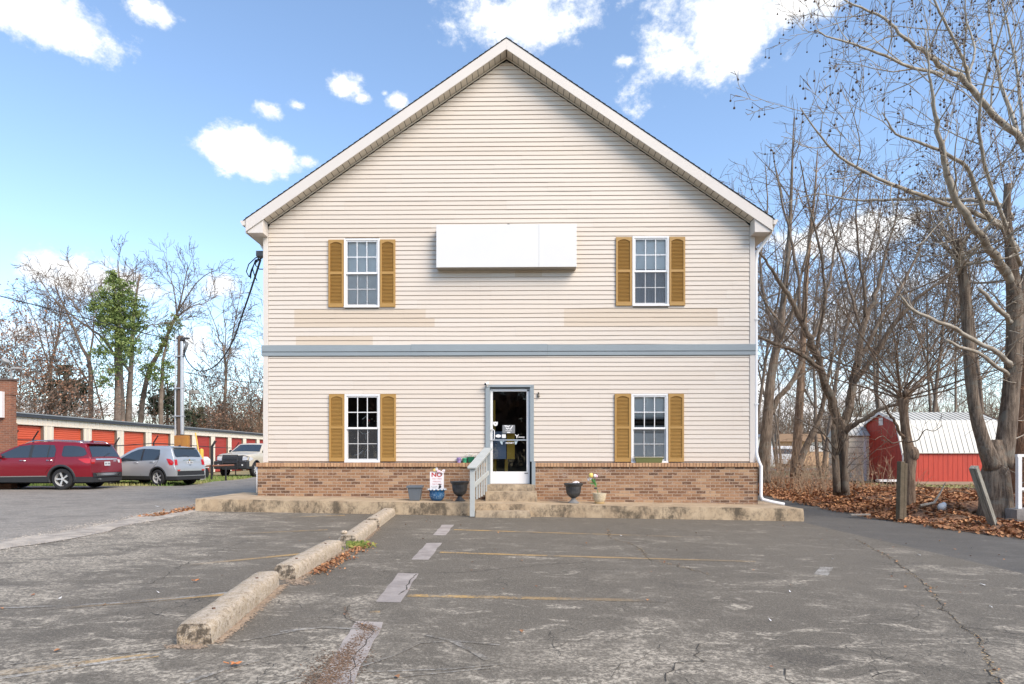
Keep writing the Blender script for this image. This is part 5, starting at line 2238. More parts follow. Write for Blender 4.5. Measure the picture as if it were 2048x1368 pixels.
lp = P(390, 910, 46)
lamp = thing('street_lamp', 'slim lamp post behind the storage roof, right of the utility pole', 'lamp post', (P(380, 910, 58).x, 58, 0))
mb = MB()
zl = CAMZ + (910 - 786) / F * 58
mb.cyl((0, 0, 0), (0, 0, zl), .12, .09, 8)
mb.build('post', mat('weathered_post', (0.36, 0.33, 0.28), .8), lamp)
mb = MB()
mb.box(.0, .75, -.2, .2, zl - .1, zl + .25)
mb.build('lamp_head', m_lampgrey, lamp, bevel=.04)

# rusty cabinet, bollard, guy guard, grey box, barrier ----------------------
m_rust = mat('rusty_orange_paint', (0.52, 0.24, 0.045), .75, col2=(0.33, 0.13, 0.04), vscale=2.2, var=.3)
c0 = P(364.5, 910, 30.6)
cab = thing('rusty_cabinet', 'rusty orange steel cabinet at the foot of the utility pole', 'cabinet', (c0.x, 30.6, 0))
zc_ = CAMZ + (910 - 871) / F * 30.6
mb = MB()
mb.box(-.35, .33, -.1, .1, 0, zc_)
mb.build('cabinet_body', m_rust, cab, bevel=.02)
mb = MB()
mb.box(-.31, .0, -.118, -.101, .15, zc_ - .08)
mb.box(.012, .30, -.118, -.101, .15, zc_ - .08)
cd = mb.build('door', m_rust, cab, bevel=.004)
mb = MB()
mb.box(-.08, -.04, -.14, -.119, zc_ * .72, zc_ * .78)
mb.build('handle', m_iron, cd)
y0_ = P(399, 910, 31.5)
bol = thing('yellow_bollard', 'short yellow pipe bollard right of the rusty cabinet', 'bollard', (P(403, 0, 32).x, 32, 0))
mb = MB()
mb.lathe([(.10, 0), (.10, 1.52), (.075, 1.58), (0.0, 1.60)], 14, close=False)
mb.build('pipe', mat('safety_yellow', (0.72, 0.44, 0.06), .5, var=.1), bol, smooth=True, sharp=40)
mb = MB()
mb.tube([P(391, 866, 33), P(395, 890, 32.6), P(401, 925, 32.2)], .035, 6)
tag(mb.build('guy_wire_guard', bpy.data.materials['safety_yellow']), 'slanting yellow plastic guard on the guy wire beside the bollard', 'wire guard')
gb = thing('utility_box', 'grey metal utility box behind the tail of the silver car', 'utility box', (P(401, 0, 30.6).x, 30.6, 0))
m_gbox = mat('grey_utility', (0.42, 0.42, 0.40), .6, var=.1)
mb = MB()
mb.box(-.14, .15, -.2, .2, .05, .72)
mb.build('box_body', m_gbox, gb, bevel=.01)
mb = MB()
mb.box(-.17, .17, -.24, .24, .73, .86)
mb.build('lid', m_whitepaint, gb, bevel=.01)
# pale cart with red tail lamp
ct = thing('utility_trailer', 'small white trailer with a red tail lamp half hidden by the silver car', 'trailer', (P(399, 0, 33).x, 33, 0))
mb = MB()
mb.box(-.6, .28, -.4, .7, .74, 1.02)
mb.prism([(-.6, 1.022), (.26, 1.022), (.1, 1.17), (-.6, 1.2)], 'y', -.4, .7)
mb.build('trailer_body', m_whitepaint, ct, bevel=.02)
mb = MB()
mb.box(-.35, .7, -.44, -.405, .60, .76)
mb.build('bumper', m_whitepaint, ct)
mb = MB()
mb.box(-.22, -.08, -.44, -.402, .80, 1.04)
mb.build('tail_lamp', mat('red_lens', (0.42, 0.015, 0.02), .2), ct)
for s_ in (-.15, -.0):
    mb = MB()
    mb.cyl((s_, -.441, .68), (s_, -.455, .68), .03, .03, 10)
    mb.build('bolt', m_iron, ct)
for xx in (-.55, .2):
    mb = MB()
    mb.cyl((xx - .06, .2, .3), (xx + .06, .2, .3), .3, .3, 18)
    mb.build('wheel', m_iron, ct)
bd = 31.0
bar = thing('pole_barrier', 'low rusty pole barrier on black posts in front of the pickup', 'barrier', (P(425, 0, bd).x, bd, 0))
mb = MB()
zb1 = CAMZ - 21 / F * bd
bx_ = bar.location.x
mb.tube([(P(397, 0, bd).x - bx_, 0, zb1 - .03), (P(424, 0, bd).x - bx_, 0, zb1 - .02), (P(468, 0, bd).x - bx_, 0, zb1 + .02)], [.045, .045, .035], 8)
mb.build('barrier_pole', mat('rust_red', (0.30, 0.13, 0.08), .7, var=.2), bar)
for px in (407, 451):
    mb = MB()
    mb.cyl((P(px, 0, bd).x - bx_, .03, 0), (P(px, 0, bd).x - bx_, .03, zb1), .045, .045, 8)
    mb.build('post', m_iron, bar)
mb = MB()
p_ = P(422.5, 0, 30.9)
mb.cyl((p_.x - bx_, -.06, 0), (p_.x - bx_, -.06, 1.72), .05, .045, 8)
mb.tube([(p_.x - bx_, -.06, 1.70), (p_.x - bx_ + .17, -.06, 1.98)], .03, 6)
mb.build('post', m_iron, bar)

# wires --------------------------------------------------------------------
m_wire = mat('black_cable', (0.015, 0.015, 0.018), .6)


def cable(name, label, pts, r_, n=14):
    """smooth curve through world points"""
    P_ = [Vector(p) for p in pts]
    out_ = []
    for i in range(len(P_) - 1):
        p0 = P_[max(i - 1, 0)]
        p1, p2 = P_[i], P_[i + 1]
        p3 = P_[min(i + 2, len(P_) - 1)]
        for k in range(n):
            t_ = k / n
            out_.append(0.5 * ((2 * p1) + (p2 - p0) * t_ + (2 * p0 - 5 * p1 + 4 * p2 - p3) * t_ * t_ + (3 * p1 - p0 - 3 * p2 + p3) * t_ ** 3))
    out_.append(P_[-1])
    mb = MB()
    mb.tube(out_, r_, 5)
    return tag(mb.build(name, m_wire, smooth=True), label, 'cable')


cable('service_cable', 'thick sagging black cable from the utility pole up to the house wall',
      [P(368, 704, 31.2), P(376, 724, 30.4), P(398, 742, 29), P(430, 732, 26.5), P(462, 690, 23.5), P(488, 620, 20), P(505, 570, 17.5), P(521, 520, 15.6)], .028)
cable('overhead_wire', 'overhead wire from the left edge sloping down to the utility pole', [P(-120, 560, 24), P(0, 592, 25), P(100, 618, 26.5), P(230, 652, 29), P(352, 682, 31.4)], .022)
cable('overhead_wire', 'thin low wire running right from the utility pole behind the house', [P(369, 744, 31.5), P(440, 757, 34), P(540, 766, 38), P(700, 760, 44)], .02)
cable('overhead_wire', 'faint upper wire crossing left of the utility pole', [P(-60, 715, 27), P(150, 724, 28.5), P(352, 742, 31.4)], .012)
wh = thing('service_drop', 'grey weatherhead box with looped black cables on the left house side', 'service drop', tuple(P(519, 512, 15.2)))
mb = MB()
mb.box(-.05, .14, -.1, .1, -.03, .10)
mb.tube([(.1, 0, .05), (-.06, 0, -.02)], .05, 8)
mb.build('weatherhead', mat('grey_fitting', (0.16, 0.16, 0.16), .6), wh, bevel=.01)
for pts_ in ([(.0, 0, 0), (-.10, 0, -.05), (-.26, 0, -.2), (-.32, 0, -.38), (-.26, 0, -.50), (-.20, 0, -.52)],
             [(.0, 0, -.02), (-.12, 0, -.18), (-.2, 0, -.34), (-.24, 0, -.50)],
             [(.05, 0, -.05), (-.04, 0, -.12), (-.14, .02, -.2), (-.2, 0, -.42), (-.22, 0, -.55)],
             [(.06, 0, -.06), (-.1, 0, -.10), (-.17, 0, -.3), (-.12, 0, -.48), (-.06, 0, -.6)],
             [(.12, 0, -.32), (.0, 0, -.32), (-.1, 0, -.22), (-.08, 0, -.1)]):
    mb = MB()
    mb.tube(pts_, .013, 5)
    mb.build('cable_loop', m_wire, wh, smooth=True)

# =================================================================== VEHICLES
m_tyre = mat('tyre_rubber', (0.02, 0.02, 0.021), .85)
m_rim = mat('alloy', (0.62, 0.62, 0.60), .35, metal=.35)
m_plast = mat('black_plastic', (0.028, 0.029, 0.031), .55)
m_carglass, g, b, out = new_mat('car_glass')
b.inputs['Base Color'].default_value = (0.03, 0.04, 0.05, 1)
b.inputs['Roughness'].default_value = .05
b.inputs['Specular IOR Level'].default_value = .9
m_chrome = mat('chrome', (0.72, 0.72, 0.72), .15, metal=1)
m_lensr = mat('tail_lens', (0.50, 0.012, 0.012), .12, coat=.6)
m_lensw = mat('clear_lens', (0.62, 0.63, 0.65), .1, coat=.6)
m_platew = mat('plate_white', (0.70, 0.71, 0.72), .4)
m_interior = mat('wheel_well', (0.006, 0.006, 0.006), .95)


def interp(tab, x):
    """tab sorted by x ascending"""
    if x <= tab[0][0]:
        return tab[0][1]
    for (a, va), (b_, vb) in zip(tab[:-1], tab[1:]):
        if x <= b_:
            return va + (vb - va) * (x - a) / (b_ - a)
    return tab[-1][1]


class Car:
    def __init__(s, name, label, cat, loc, heading, paint, top, hw, belt, roof, zlow, wb, wr, track, clad, tumble=.20, rear_taper=.10, front_taper=.16, plan_len=.75, cc=.07):
        s.root = thing(name, label, cat, loc, heading)
        s.top = sorted(top)
        s.hw, s.belt, s.roof, s.zlow, s.wb, s.wr, s.track, s.clad = hw, belt, roof, zlow, wb, wr, track, clad
        s.tumble, s.rt, s.ft, s.pl, s.cc = tumble, rear_taper, front_taper, plan_len, cc
        s.x0, s.x1 = s.top[0][0], s.top[-1][0]
        s.paint = paint
        s.body()
        for (xw, sgn) in ((0, -1), (0, 1), (wb, -1), (wb, 1)):
            s.wheel(xw, sgn)

    def W(s, x, z):
        pl = 1.0
        dr = (s.x0 + s.pl - x) / s.pl
        df = (x - (s.x1 - s.pl)) / s.pl
        if dr > 0:
            pl -= s.rt * min(dr, 1) ** 2
        if df > 0:
            pl -= s.ft * min(df, 1) ** 2
        w_ = s.hw * pl
        zm = (s.belt + s.zlow) / 2 + .05
        if z < s.belt:
            t_ = (z - zm) / (s.belt - zm) if z > zm else (zm - z) / (zm - s.zlow)
            w_ -= .045 * t_ * t_ if z > zm else .05 * t_ * t_
        else:
            w_ -= .045 + s.tumble * ((z - s.belt) / (s.roof - s.belt)) ** 1.15
        return w_

    def zt(s, x):
        return interp(s.top, x)

    def body(s):
        # stations: cluster at the ends
        xs = []
        for (a, va), (b_, vb) in zip(s.top[:-1], s.top[1:]):
            n = max(1, int(max((b_ - a) / .14, abs(vb - va) / .09)))
            for i in range(n):
                xs.append(a + (b_ - a) * i / n)
        xs.append(s.top[-1][0])
        # extra even stations for the wheel arches
        rows = []
        ns = 9
        for x in xs:
            zt = s.zt(x)
            rc = min(s.cc, max(.012, (zt - s.zlow) * .2))
            zs_ = [s.zlow, s.clad * .85 + s.zlow * .15, s.clad]
            up = max(zt - rc, s.clad + .01)
            for i in range(1, ns - 1):
                zs_.append(s.clad + (up - s.clad) * i / (ns - 2))
            row = []
            bz = s.zlow
            row.append((0, bz))
            row.append((s.W(x, bz) * .8, bz))
            for z in zs_:
                row.append((s.W(x, min(z, zt)), z))
            wtop = s.W(x, up)
            for k in range(1, 4):
                a = math.pi / 2 * k / 3
                row.append((wtop - rc * (1 - math.cos(a)) , up + rc * math.sin(a)))
            we = row[-1][0]
            for k in (0.75, .5, .25, 0):
                row.append((we * k, zt + .030 * (1 - k * k) * (1 if zt > s.belt else .6)))
            rows.append(row)
        m = len(rows[0])
        mb = MB()
        vs, fs, mi = [], [], []
        for x, row in zip(xs, rows):
            for (y, z) in row:
                vs.append((x, y, z))
        N = len(vs)
        for x, row in zip(xs, rows):
            for (y, z) in row:
                vs.append((x, -y, z))
        for i in range(len(xs) - 1):
            for k in range(m - 1):
                a, b_, c_, d_ = i * m + k, i * m + k + 1, (i + 1) * m + k + 1, (i + 1) * m + k
                fs.append((a, b_, c_, d_))
                fs.append((N + d_, N + c_, N + b_, N + a))
                mt = 1 if k < 4 else 0
                mi += [mt, mt]
        for base_i, flip in ((0, False), ((len(xs) - 1) * m, True)):
            for k in range(m - 1):
                f_ = (base_i + k, N + base_i + k, N + base_i + k + 1, base_i + k + 1)
                fs.append(f_ if flip else f_[::-1])
                mi.append(1 if k < 4 else 0)
        bmx = bmesh.new()
        vv = [bmx.verts.new(v) for v in vs]
        for f_, q in zip(fs, mi):
            try:
                ff_ = bmx.faces.new([vv[i] for i in f_])
                ff_.material_index = q
            except Exception:
                pass
        bmesh.ops.remove_doubles(bmx, verts=bmx.verts, dist=.0008)
        bmesh.ops.dissolve_degenerate(bmx, dist=.0005, edges=bmx.edges)
        bmesh.ops.recalc_face_normals(bmx, faces=bmx.faces)
        me = bpy.data.meshes.new('body')
        bmx.to_mesh(me)
        bmx.free()
        for q in (s.paint, m_plast, m_interior):
            me.materials.append(q)
        o = bpy.data.objects.new('body', me)
        C.objects.link(o)
        # cut the wheel wells out of the shell
        cu = MB()
        for xw in (0, s.wb):
            for sg_ in (-1, 1):
                y0_, y1_ = (s.track - .17, s.hw + .2) if sg_ > 0 else (-s.hw - .2, -s.track + .17)
                vs2, n = [], 36
                R_ = s.wr + .065
                for yy in (y0_, y1_):
                    for k in range(n):
                        a = 2 * math.pi * k / n
                        vs2.append((xw + R_ * math.cos(a), yy, s.wr + .01 + R_ * math.sin(a)))
                fs2 = [tuple(range(n)), tuple(range(n, 2 * n))[::-1]]
                for k in range(n):
                    k2 = (k + 1) % n
                    fs2.append((k, n + k, n + k2, k2))
                cu.add(vs2, fs2, 2)
        bmc = bmesh.new()
        cvs = [bmc.verts.new(v) for v in cu.v]
        for f_ in cu.f:
            ff_ = bmc.faces.new([cvs[i] for i in f_])
            ff_.material_index = 2
        bmesh.ops.recalc_face_normals(bmc, faces=bmc.faces)
        cme = bpy.data.meshes.new('cut')
        bmc.to_mesh(cme)
        bmc.free()
        for q in (s.paint, m_plast, m_interior):
            cme.materials.append(q)
        co = bpy.data.objects.new('cut', cme)
        C.objects.link(co)
        md = o.modifiers.new('b', 'BOOLEAN')
        md.operation = 'DIFFERENCE'
        md.solver = 'EXACT'
        md.object = co
        dg = bpy.context.evaluated_depsgraph_get()
        dg.update()
        nm = bpy.data.meshes.new_from_object(o.evaluated_get(dg))
        o.modifiers.clear()
        bpy.data.objects.remove(co)
        if len(nm.polygons) > 200:
            o.data = nm
        o.data.name = 'body'
        o.data.polygons.foreach_set('use_smooth', [True] * len(o.data.polygons))
        o.data.set_sharp_from_angle(angle=R(38))
        o.parent = s.root
        s.o = o

    def wheel(s, xw, sg_):
        e = bpy.data.objects.new('wheel', None)
        C.objects.link(e)
        e.parent = s.root
        e.location = (xw, sg_ * (s.track + .01), s.wr)
        r_ = s.wr
        w_ = .115
        prof = [(r_ * .66, -w_), (r_ * .90, -w_ * 1.02), (r_ * .985, -w_ * .8), (r_, -w_ * .4), (r_, w_ * .4), (r_ * .985, w_ * .8), (r_ * .90, w_ * 1.02), (r_ * .66, w_)]
        mb = MB(Matrix.Rotation(R(-90) * sg_, 4, 'X'))
        mb.lathe(prof, 36, close=False)
        mb.build('tyre', m_tyre, e, smooth=True, sharp=35)
        mb = MB(Matrix.Rotation(R(-90) * sg_, 4, 'X'))
        mb.lathe([(r_ * .68, w_ * .95), (r_ * .655, w_ * .9), (r_ * .63, w_ * .3), (r_ * .62, -w_ * .5)], 36, close=False)
        n = s.spokes
        for k in range(n):
            a = 2 * math.pi * k / n
            for da in ((-.09, .09) if s.twin else (0,)):
                ca, sa = math.cos(a + da), math.sin(a + da)
                hwd = r_ * (.035 if s.twin else .075)
                q = []
                for rr_, ww, zz in ((r_ * .10, hwd * 1.2, w_ * .66), (r_ * .645, hwd, w_ * .80)):
                    q.append(((rr_ * ca - ww * sa), (rr_ * sa + ww * ca), zz))
                    q.append(((rr_ * ca + ww * sa), (rr_ * sa - ww * ca), zz))
                lo = [(x, y, z - .03) for x, y, z in q]
                mb.add(q + lo, [(0, 1, 3, 2), (0, 2, 6, 4), (1, 5, 7, 3), (4, 6, 7, 5)])
        mb.lathe([(r_ * .15, w_ * .5), (r_ * .15, w_ * .72), (r_ * .08, w_ * .76), (0.001, w_ * .76)], 16, close=False)
        mb.build('rim', m_rim, e, smooth=True, sharp=30)
        mb = MB(Matrix.Rotation(R(-90) * sg_, 4, 'X'))
        mb.lathe([(0.001, 0), (r_ * .63, 0)], 24, close=False)
        mb.lathe([(0.001, w_ * .2), (r_ * .42, w_ * .2)], 24, close=False)
        mb.build('brake_disc', m_plast, e)

    spokes, twin = 5, True

    def side(s, name, poly, m, off=.006, sides=(-1, 1), nx=10, nz=4, parent=None):
        """patch on the body side. poly: list of (x, zbottom, ztop) ascending in x"""
        bt = [(p[0], p[1]) for p in poly]
        tp = [(p[0], p[2]) for p in poly]
        xs = sorted({poly[0][0] + (poly[-1][0] - poly[0][0]) * i / nx for i in range(nx + 1)} | {p[0] for p in poly})
        res = []
        for sg_ in sides:
            vs, fs = [], []
            for x in xs:
                zb_, zt_ = interp(bt, x), interp(tp, x)
                for j in range(nz + 1):
                    z = zb_ + (zt_ - zb_) * j / nz
                    vs.append((x, sg_ * (s.W(x, z) + off), z))
            for i in range(len(xs) - 1):
                for j in range(nz):
                    q = (i * (nz + 1) + j, (i + 1) * (nz + 1) + j, (i + 1) * (nz + 1) + j + 1, i * (nz + 1) + j + 1)
                    fs.append(q if sg_ < 0 else q[::-1])
            mb = MB()
            mb.add(vs, fs)
            res.append(mb.build(name, m, parent or s.root, smooth=True))
        return res

    def xr(s, z, rear=True):
        """x of the rear (or front) skin at height z"""
        tab = s.top if rear else s.top[::-1]
        for (a, va), (b_, vb) in zip(tab[:-1], tab[1:]):
            lo, hi = (va, vb)
            if lo <= z <= hi:
                t_ = (z - lo) / (hi - lo) if hi > lo else 0
                return a + (b_ - a) * t_
        return tab[0][0]

    def end(s, name, poly, m, off=.010, rear=True, ny=8, nz=5, rel=True, yoff=None):
        """patch on the rear/front skin. poly: list of (z, y0, y1) ascending in z; y as fraction of W"""
        y0t = [(p[0], p[1]) for p in poly]
        y1t = [(p[0], p[2]) for p in poly]
        vs, fs = [], []
        z0_, z1_ = poly[0][0], poly[-1][0]
        for j in range(nz + 1):
            z = z0_ + (z1_ - z0_) * j / nz
            x = s.xr(z, rear)
            w_ = s.W(x, z)
            a, b_ = interp(y0t, z) * w_, interp(y1t, z) * w_
            for i in range(ny + 1):
                y = a + (b_ - a) * i / ny
                vs.append((x - off if rear else x + off, y, z + (.030 * (1 - (y / w_) ** 2) if z > s.belt else .012)))
        for j in range(nz):
            for i in range(ny):
                q = (j * (ny + 1) + i, j * (ny + 1) + i + 1, (j + 1) * (ny + 1) + i + 1, (j + 1) * (ny + 1) + i)
                fs.append(q[::-1] if rear else q)
        mb = MB()
        mb.add(vs, fs)
        o = mb.build(name, m, s.root, smooth=True)
        return o

    def arch(s, m, wd=.075, off=.012):
        for xw in (0, s.wb):
            for sg_ in (-1, 1):
                vs, fs = [], []
                n = 22
                for k in range(n + 1):
                    a = R(-22) + (R(202) - R(-22)) * k / n
                    for (rr_, oo) in ((s.wr + .055, -.03), (s.wr + .055, off), (s.wr + .055 + wd * .7, off + .004), (s.wr + .055 + wd, -.004)):
                        x, z = xw + rr_ * math.cos(a), s.wr + .01 + rr_ * math.sin(a)
                        z = max(z, s.zlow)
                        vs.append((x, sg_ * (s.W(x, z) + oo), z))
                for k in range(n):
                    for j in range(3):
                        q = (k * 4 + j, k * 4 + j + 1, (k + 1) * 4 + j + 1, (k + 1) * 4 + j)
                        fs.append(q if sg_ > 0 else q[::-1])
                mb = MB()
                mb.add(vs, fs)
                mb.build('wheel_arch', m, s.root, smooth=True)

    def seam(s, pts, sides=(-1, 1)):
        for sg_ in sides:
            mb = MB()
            mb.tube([(x, sg_ * (s.W(x, z) + .001), z) for x, z in pts], .006, 4)
            mb.build('door_seam', m_interior, s.root)

    def handle(s, x, z, m, sides=(-1, 1)):
        for sg_ in sides:
            mb = MB()
            w_ = s.W(x, z)
            mb.tube([(x - .11, sg_ * (w_ + .005), z), (x - .09, sg_ * (w_ + .035), z), (x + .09, sg_ * (w_ + .035), z), (x + .11, sg_ * (w_ + .005), z)], .017, 6)
            mb.build('door_handle', m, s.root, smooth=True)

    def mirror(s, x, z, m):
        for sg_ in (-1, 1):
            mb = MB()
            w_ = s.W(x, z)
            mb.ball((x, sg_ * (w_ + .11), z), .12, 10, 7, sq=(.55, .9, .75))
            mb.tube([(x + .02, sg_ * (w_ - .02), z - .05), (x, sg_ * (w_ + .06), z - .03)], .03, 6)
            mb.build('mirror', m, s.root, smooth=True)


def carpaint(name, col, metal=.4):
    m, g, b, out = new_mat(name)
    b.inputs['Base Color'].default_value = (*col, 1)
    b.inputs['Metallic'].default_value = metal
    b.inputs['Roughness'].default_value = .34
    b.inputs['Coat Weight'].default_value = .55
    b.inputs['Coat Roughness'].default_value = .05
    return m


# ---- red SUV: nose to the left (-X)
Car.spokes, Car.twin = 5, True
m_redp = carpaint('red_metallic', (0.22, 0.003, 0.012), .2)
red = Car('parked_car', 'dark red SUV parked broadside at the left edge, nose out of frame', 'car', (-16.28, 23.55, gz(-16, 23)), R(180), m_redp,
          [(-1.045, .42), (-1.035, .62), (-1.02, .80), (-1.01, 1.00), (-.98, 1.17), (-.91, 1.33), (-.81, 1.52), (-.76, 1.62), (-.70, 1.675), (-.4, 1.72), (.4, 1.755), (1.1, 1.73), (1.55, 1.66), (1.95, 1.50), (2.5, 1.22), (2.62, 1.165), (3.1, 1.12), (3.5, 1.05), (3.72, .96), (3.80, .82), (3.83, .62), (3.82, .45)],
          1.0, 1.14, 1.755, .27, 2.86, .385, .83, .47, tumble=.20)
red.arch(m_plast, .085)
gl = [(-.42, 1.22, 1.60), (-.2, 1.20, 1.625), (.28, 1.19, 1.645), (.30, 1.19, 1.645)]
red.side('window', [(-.84, 1.28, 1.33), (-.74, 1.215, 1.50), (-.55, 1.20, 1.575), (-.28, 1.195, 1.60), (-.06, 1.20, 1.60), (.02, 1.25, 1.58)], m_carglass)
red.side('window', [(.26, 1.20, 1.45), (.36, 1.18, 1.62), (.8, 1.17, 1.635), (1.09, 1.165, 1.63)], m_carglass)
red.side('window', [(1.20, 1.165, 1.63), (1.6, 1.16, 1.585), (1.95, 1.155, 1.42), (2.25, 1.15, 1.27), (2.42, 1.15, 1.18)], m_carglass)
red.side('pillar_trim', [(1.09, 1.165, 1.63), (1.20, 1.165, 1.63)], m_plast, off=.004, nx=2)
red.side('pillar_trim', [(.50, 1.172, 1.63), (.54, 1.172, 1.632)], m_plast, off=.009, nx=2)
red.side('rocker_moulding', [(.52, .475, .51), (2.35, .455, .49)], m_chrome, off=.012)
red.side('tail_lamp', [(-1.005, .98, 1.12), (-.95, .95, 1.135), (-.82, .97, 1.14), (-.68, 1.05, 1.13), (-.60, 1.10, 1.125)], m_lensr, off=.010)
red.end('tail_lamp', [(.93, .78, .985), (1.10, .70, .985)], m_lensr)
red.end('tail_lamp', [(.93, -.985, -.78), (1.10, -.985, -.70)], m_lensr)
red.end('reversing_lamp', [(.96, -.86, -.72), (1.08, -.86, -.72)], m_lensw, off=.014)
red.end('rear_window', [(1.18, -.90, .90), (1.45, -.88, .88), (1.58, -.84, .84)], m_carglass, nz=8)
red.end('chrome_strip', [(1.075, -.70, .70), (1.115, -.70, .70)], m_chrome, off=.016)
red.end('bumper_valance', [(.44, -.94, .94), (.60, -.95, .95)], m_plast, off=.022)
red.end('skid_plate', [(.49, -.72, .72), (.58, -.80, .80)], m_chrome, off=.034)
pl = red.end('licence_plate', [(.85, -.19, .19), (1.0, -.19, .19)], m_platew, off=.020)
for k in range(6):
    if k == 3:
        continue
    red.end('plate_characters', [(.895, -.155 + .052 * k, -.125 + .052 * k), (.955, -.155 + .052 * k, -.125 + .052 * k)], m_plast, off=.024, ny=1, nz=1)
for z_, in ((.76,),):
    red.end('badge', [(1.01, -.62, -.42), (1.035, -.62, -.42)], m_chrome, off=.016, ny=2, nz=1)
red.seam([(1.15, 1.15), (1.16, .48)])
red.seam([(.24, 1.18), (.26, 1.0), (.48, .72), (.56, .60)])
red.seam([(2.35, 1.12), (2.36, .48)])
red.handle(.42, 1.07, m_chrome)
red.handle(1.38, 1.06, m_chrome)
red.mirror(2.18, 1.19, m_redp)
for sg_ in (-1, 1):
    mb = MB()
    pts_ = []
    for x in [(-.62 + 2.1 * i / 12) for i in range(13)]:
        pts_.append((x, sg_ * (red.W(x, 1.68) - .06), red.zt(x) + (.045 if .02 < (x + .62) / 2.1 < .98 else .0)))
    mb.tube(pts_, .018, 6)
    mb.build('roof_rail', m_chrome, red.root, smooth=True)
mb = MB()
mb.box(-.87, -.68, -.70, .70, 1.655, 1.69)
mb.build('spoiler', m_redp, red.root, bevel=.012)
mb = MB()
mb.prism([(-.52, 1.73), (-.32, 1.74), (-.50, 1.82)], 'y', -.02, .02)
mb.build('antenna_fin', m_redp, red.root)
mb = MB()
mb.tube([(-.99, .1, 1.2), (-.95, -.15, 1.30), (-.94, -.3, 1.32)], .012, 4)
mb.build('wiper', m_plast, red.root)
mb = MB()
mb.tube([(-.95, .45, .36), (-1.07, .45, .37)], .045, 8)
mb.build('exhaust_tip', m_chrome, red.root)
mb = MB()
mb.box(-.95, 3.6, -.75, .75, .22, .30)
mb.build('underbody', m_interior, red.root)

# ---- silver hatchback SUV
m_silver = carpaint('silver_metallic', (0.50, 0.52, 0.53), .45)
hd = math.atan2(.31, -.95)
rx, ry = -14.28, 26.48
sil = Car('parked_car', 'small silver SUV parked behind the red one, tail towards the house', 'car', (rx, ry, 0.0), hd, m_silver,
          [(-.865, .44), (-.87, .55), (-.855, .72), (-.80, .86), (-.765, 1.05), (-.72, 1.16), (-.62, 1.34), (-.54, 1.49), (-.50, 1.555), (-.44, 1.58), (-.1, 1.615), (.5, 1.64), (1.0, 1.63), (1.35, 1.575), (1.75, 1.41), (2.2, 1.15), (2.4, 1.07), (2.8, 1.02), (3.1, .95), (3.3, .84), (3.38, .68), (3.39, .45)],
          .885, 1.03, 1.64, .25, 2.555, .335, .765, .40, tumble=.19, plan_len=.6, rear_taper=.12)
sil.arch(m_plast, .075)
sil.side('window', [(-.02, 1.10, 1.30), (.04, 1.07, 1.49), (.5, 1.05, 1.52), (.85, 1.035, 1.53)], m_carglass)
sil.side('window', [(.95, 1.03, 1.53), (1.2, 1.02, 1.50), (1.55, 1.01, 1.38), (1.9, 1.0, 1.20), (2.1, 1.0, 1.08), (2.17, 1.0, 1.03)], m_carglass)
sil.side('pillar_trim', [(.85, 1.035, 1.53), (.95, 1.03, 1.53)], m_plast, off=.004, nx=2)
sil.side('tail_lamp', [(-.775, .93, .96), (-.72, .85, 1.03), (-.6, .86, 1.10), (-.48, 1.03, 1.12), (-.42, 1.10, 1.12)], m_lensr, off=.012)
sil.end('tail_lamp', [(.84, .80, .99), (1.08, .82, .99)], m_lensr)
sil.end('tail_lamp', [(.84, -.99, -.80), (1.08, -.99, -.82)], m_lensr)
sil.end('rear_window', [(1.17, -.80, .80), (1.20, -.88, .88), (1.50, -.90, .90)], m_carglass, nz=8)
sil.end('chrome_strip', [(1.03, -.42, .42), (1.052, -.42, .42)], m_chrome, off=.016)
sil.end('badge', [(1.015, -.05, .05), (1.065, -.05, .05)], mat('gold_badge', (0.5, 0.32, 0.06), .3, metal=.7), off=.022, ny=2, nz=1)
sil.end('licence_plate', [(.90, -.20, .20), (1.0, -.20, .20)], m_platew, off=.020)
for k in range(6):
    if k == 3:
        continue
    sil.end('plate_characters', [(.92, -.165 + .056 * k, -.13 + .056 * k), (.985, -.165 + .056 * k, -.13 + .056 * k)], m_plast, off=.024, ny=1, nz=1)
sil.end('tailgate_handle', [(.83, -.06, .06), (.85, -.06, .06)], m_plast, off=.018, ny=1, nz=1)
sil.end('bumper_valance', [(.42, -.93, .93), (.60, -.88, .88)], m_plast, off=.014)
sil.end('fog_reflector', [(.60, .74, .90), (.66, .72, .90)], m_lensr, off=.02)
sil.end('fog_reflector', [(.60, -.90, -.74), (.66, -.90, -.72)], m_lensr, off=.02)
sil.seam([(.90, 1.02), (.90, .42)])
sil.seam([(-.02, 1.08), (.08, .90), (.28, .72), (.40, .62)])
sil.seam([(2.05, 1.0), (2.08, .42)])
sil.handle(.28, .98, m_silver)
sil.handle(1.15, .95, m_silver)
sil.mirror(1.98, 1.05, m_plast)
mb = MB()
mb.box(-.60, -.42, -.60, .60, 1.575, 1.60)
mb.build('spoiler', m_silver, sil.root, bevel=.01)
mb = MB()
mb.prism([(-.30, 1.62), (-.12, 1.625), (-.28, 1.69)], 'y', -.02, .02)
mb.build('antenna_fin', m_plast, sil.root)
mb = MB()
mb.tube([(-.735, 0, 1.19), (-.70, .1, 1.24), (-.69, .28, 1.25)], .012, 4)
mb.build('wiper', m_plast, sil.root)
mb = MB()
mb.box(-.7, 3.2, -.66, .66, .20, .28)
mb.build('underbody', m_interior, sil.root)

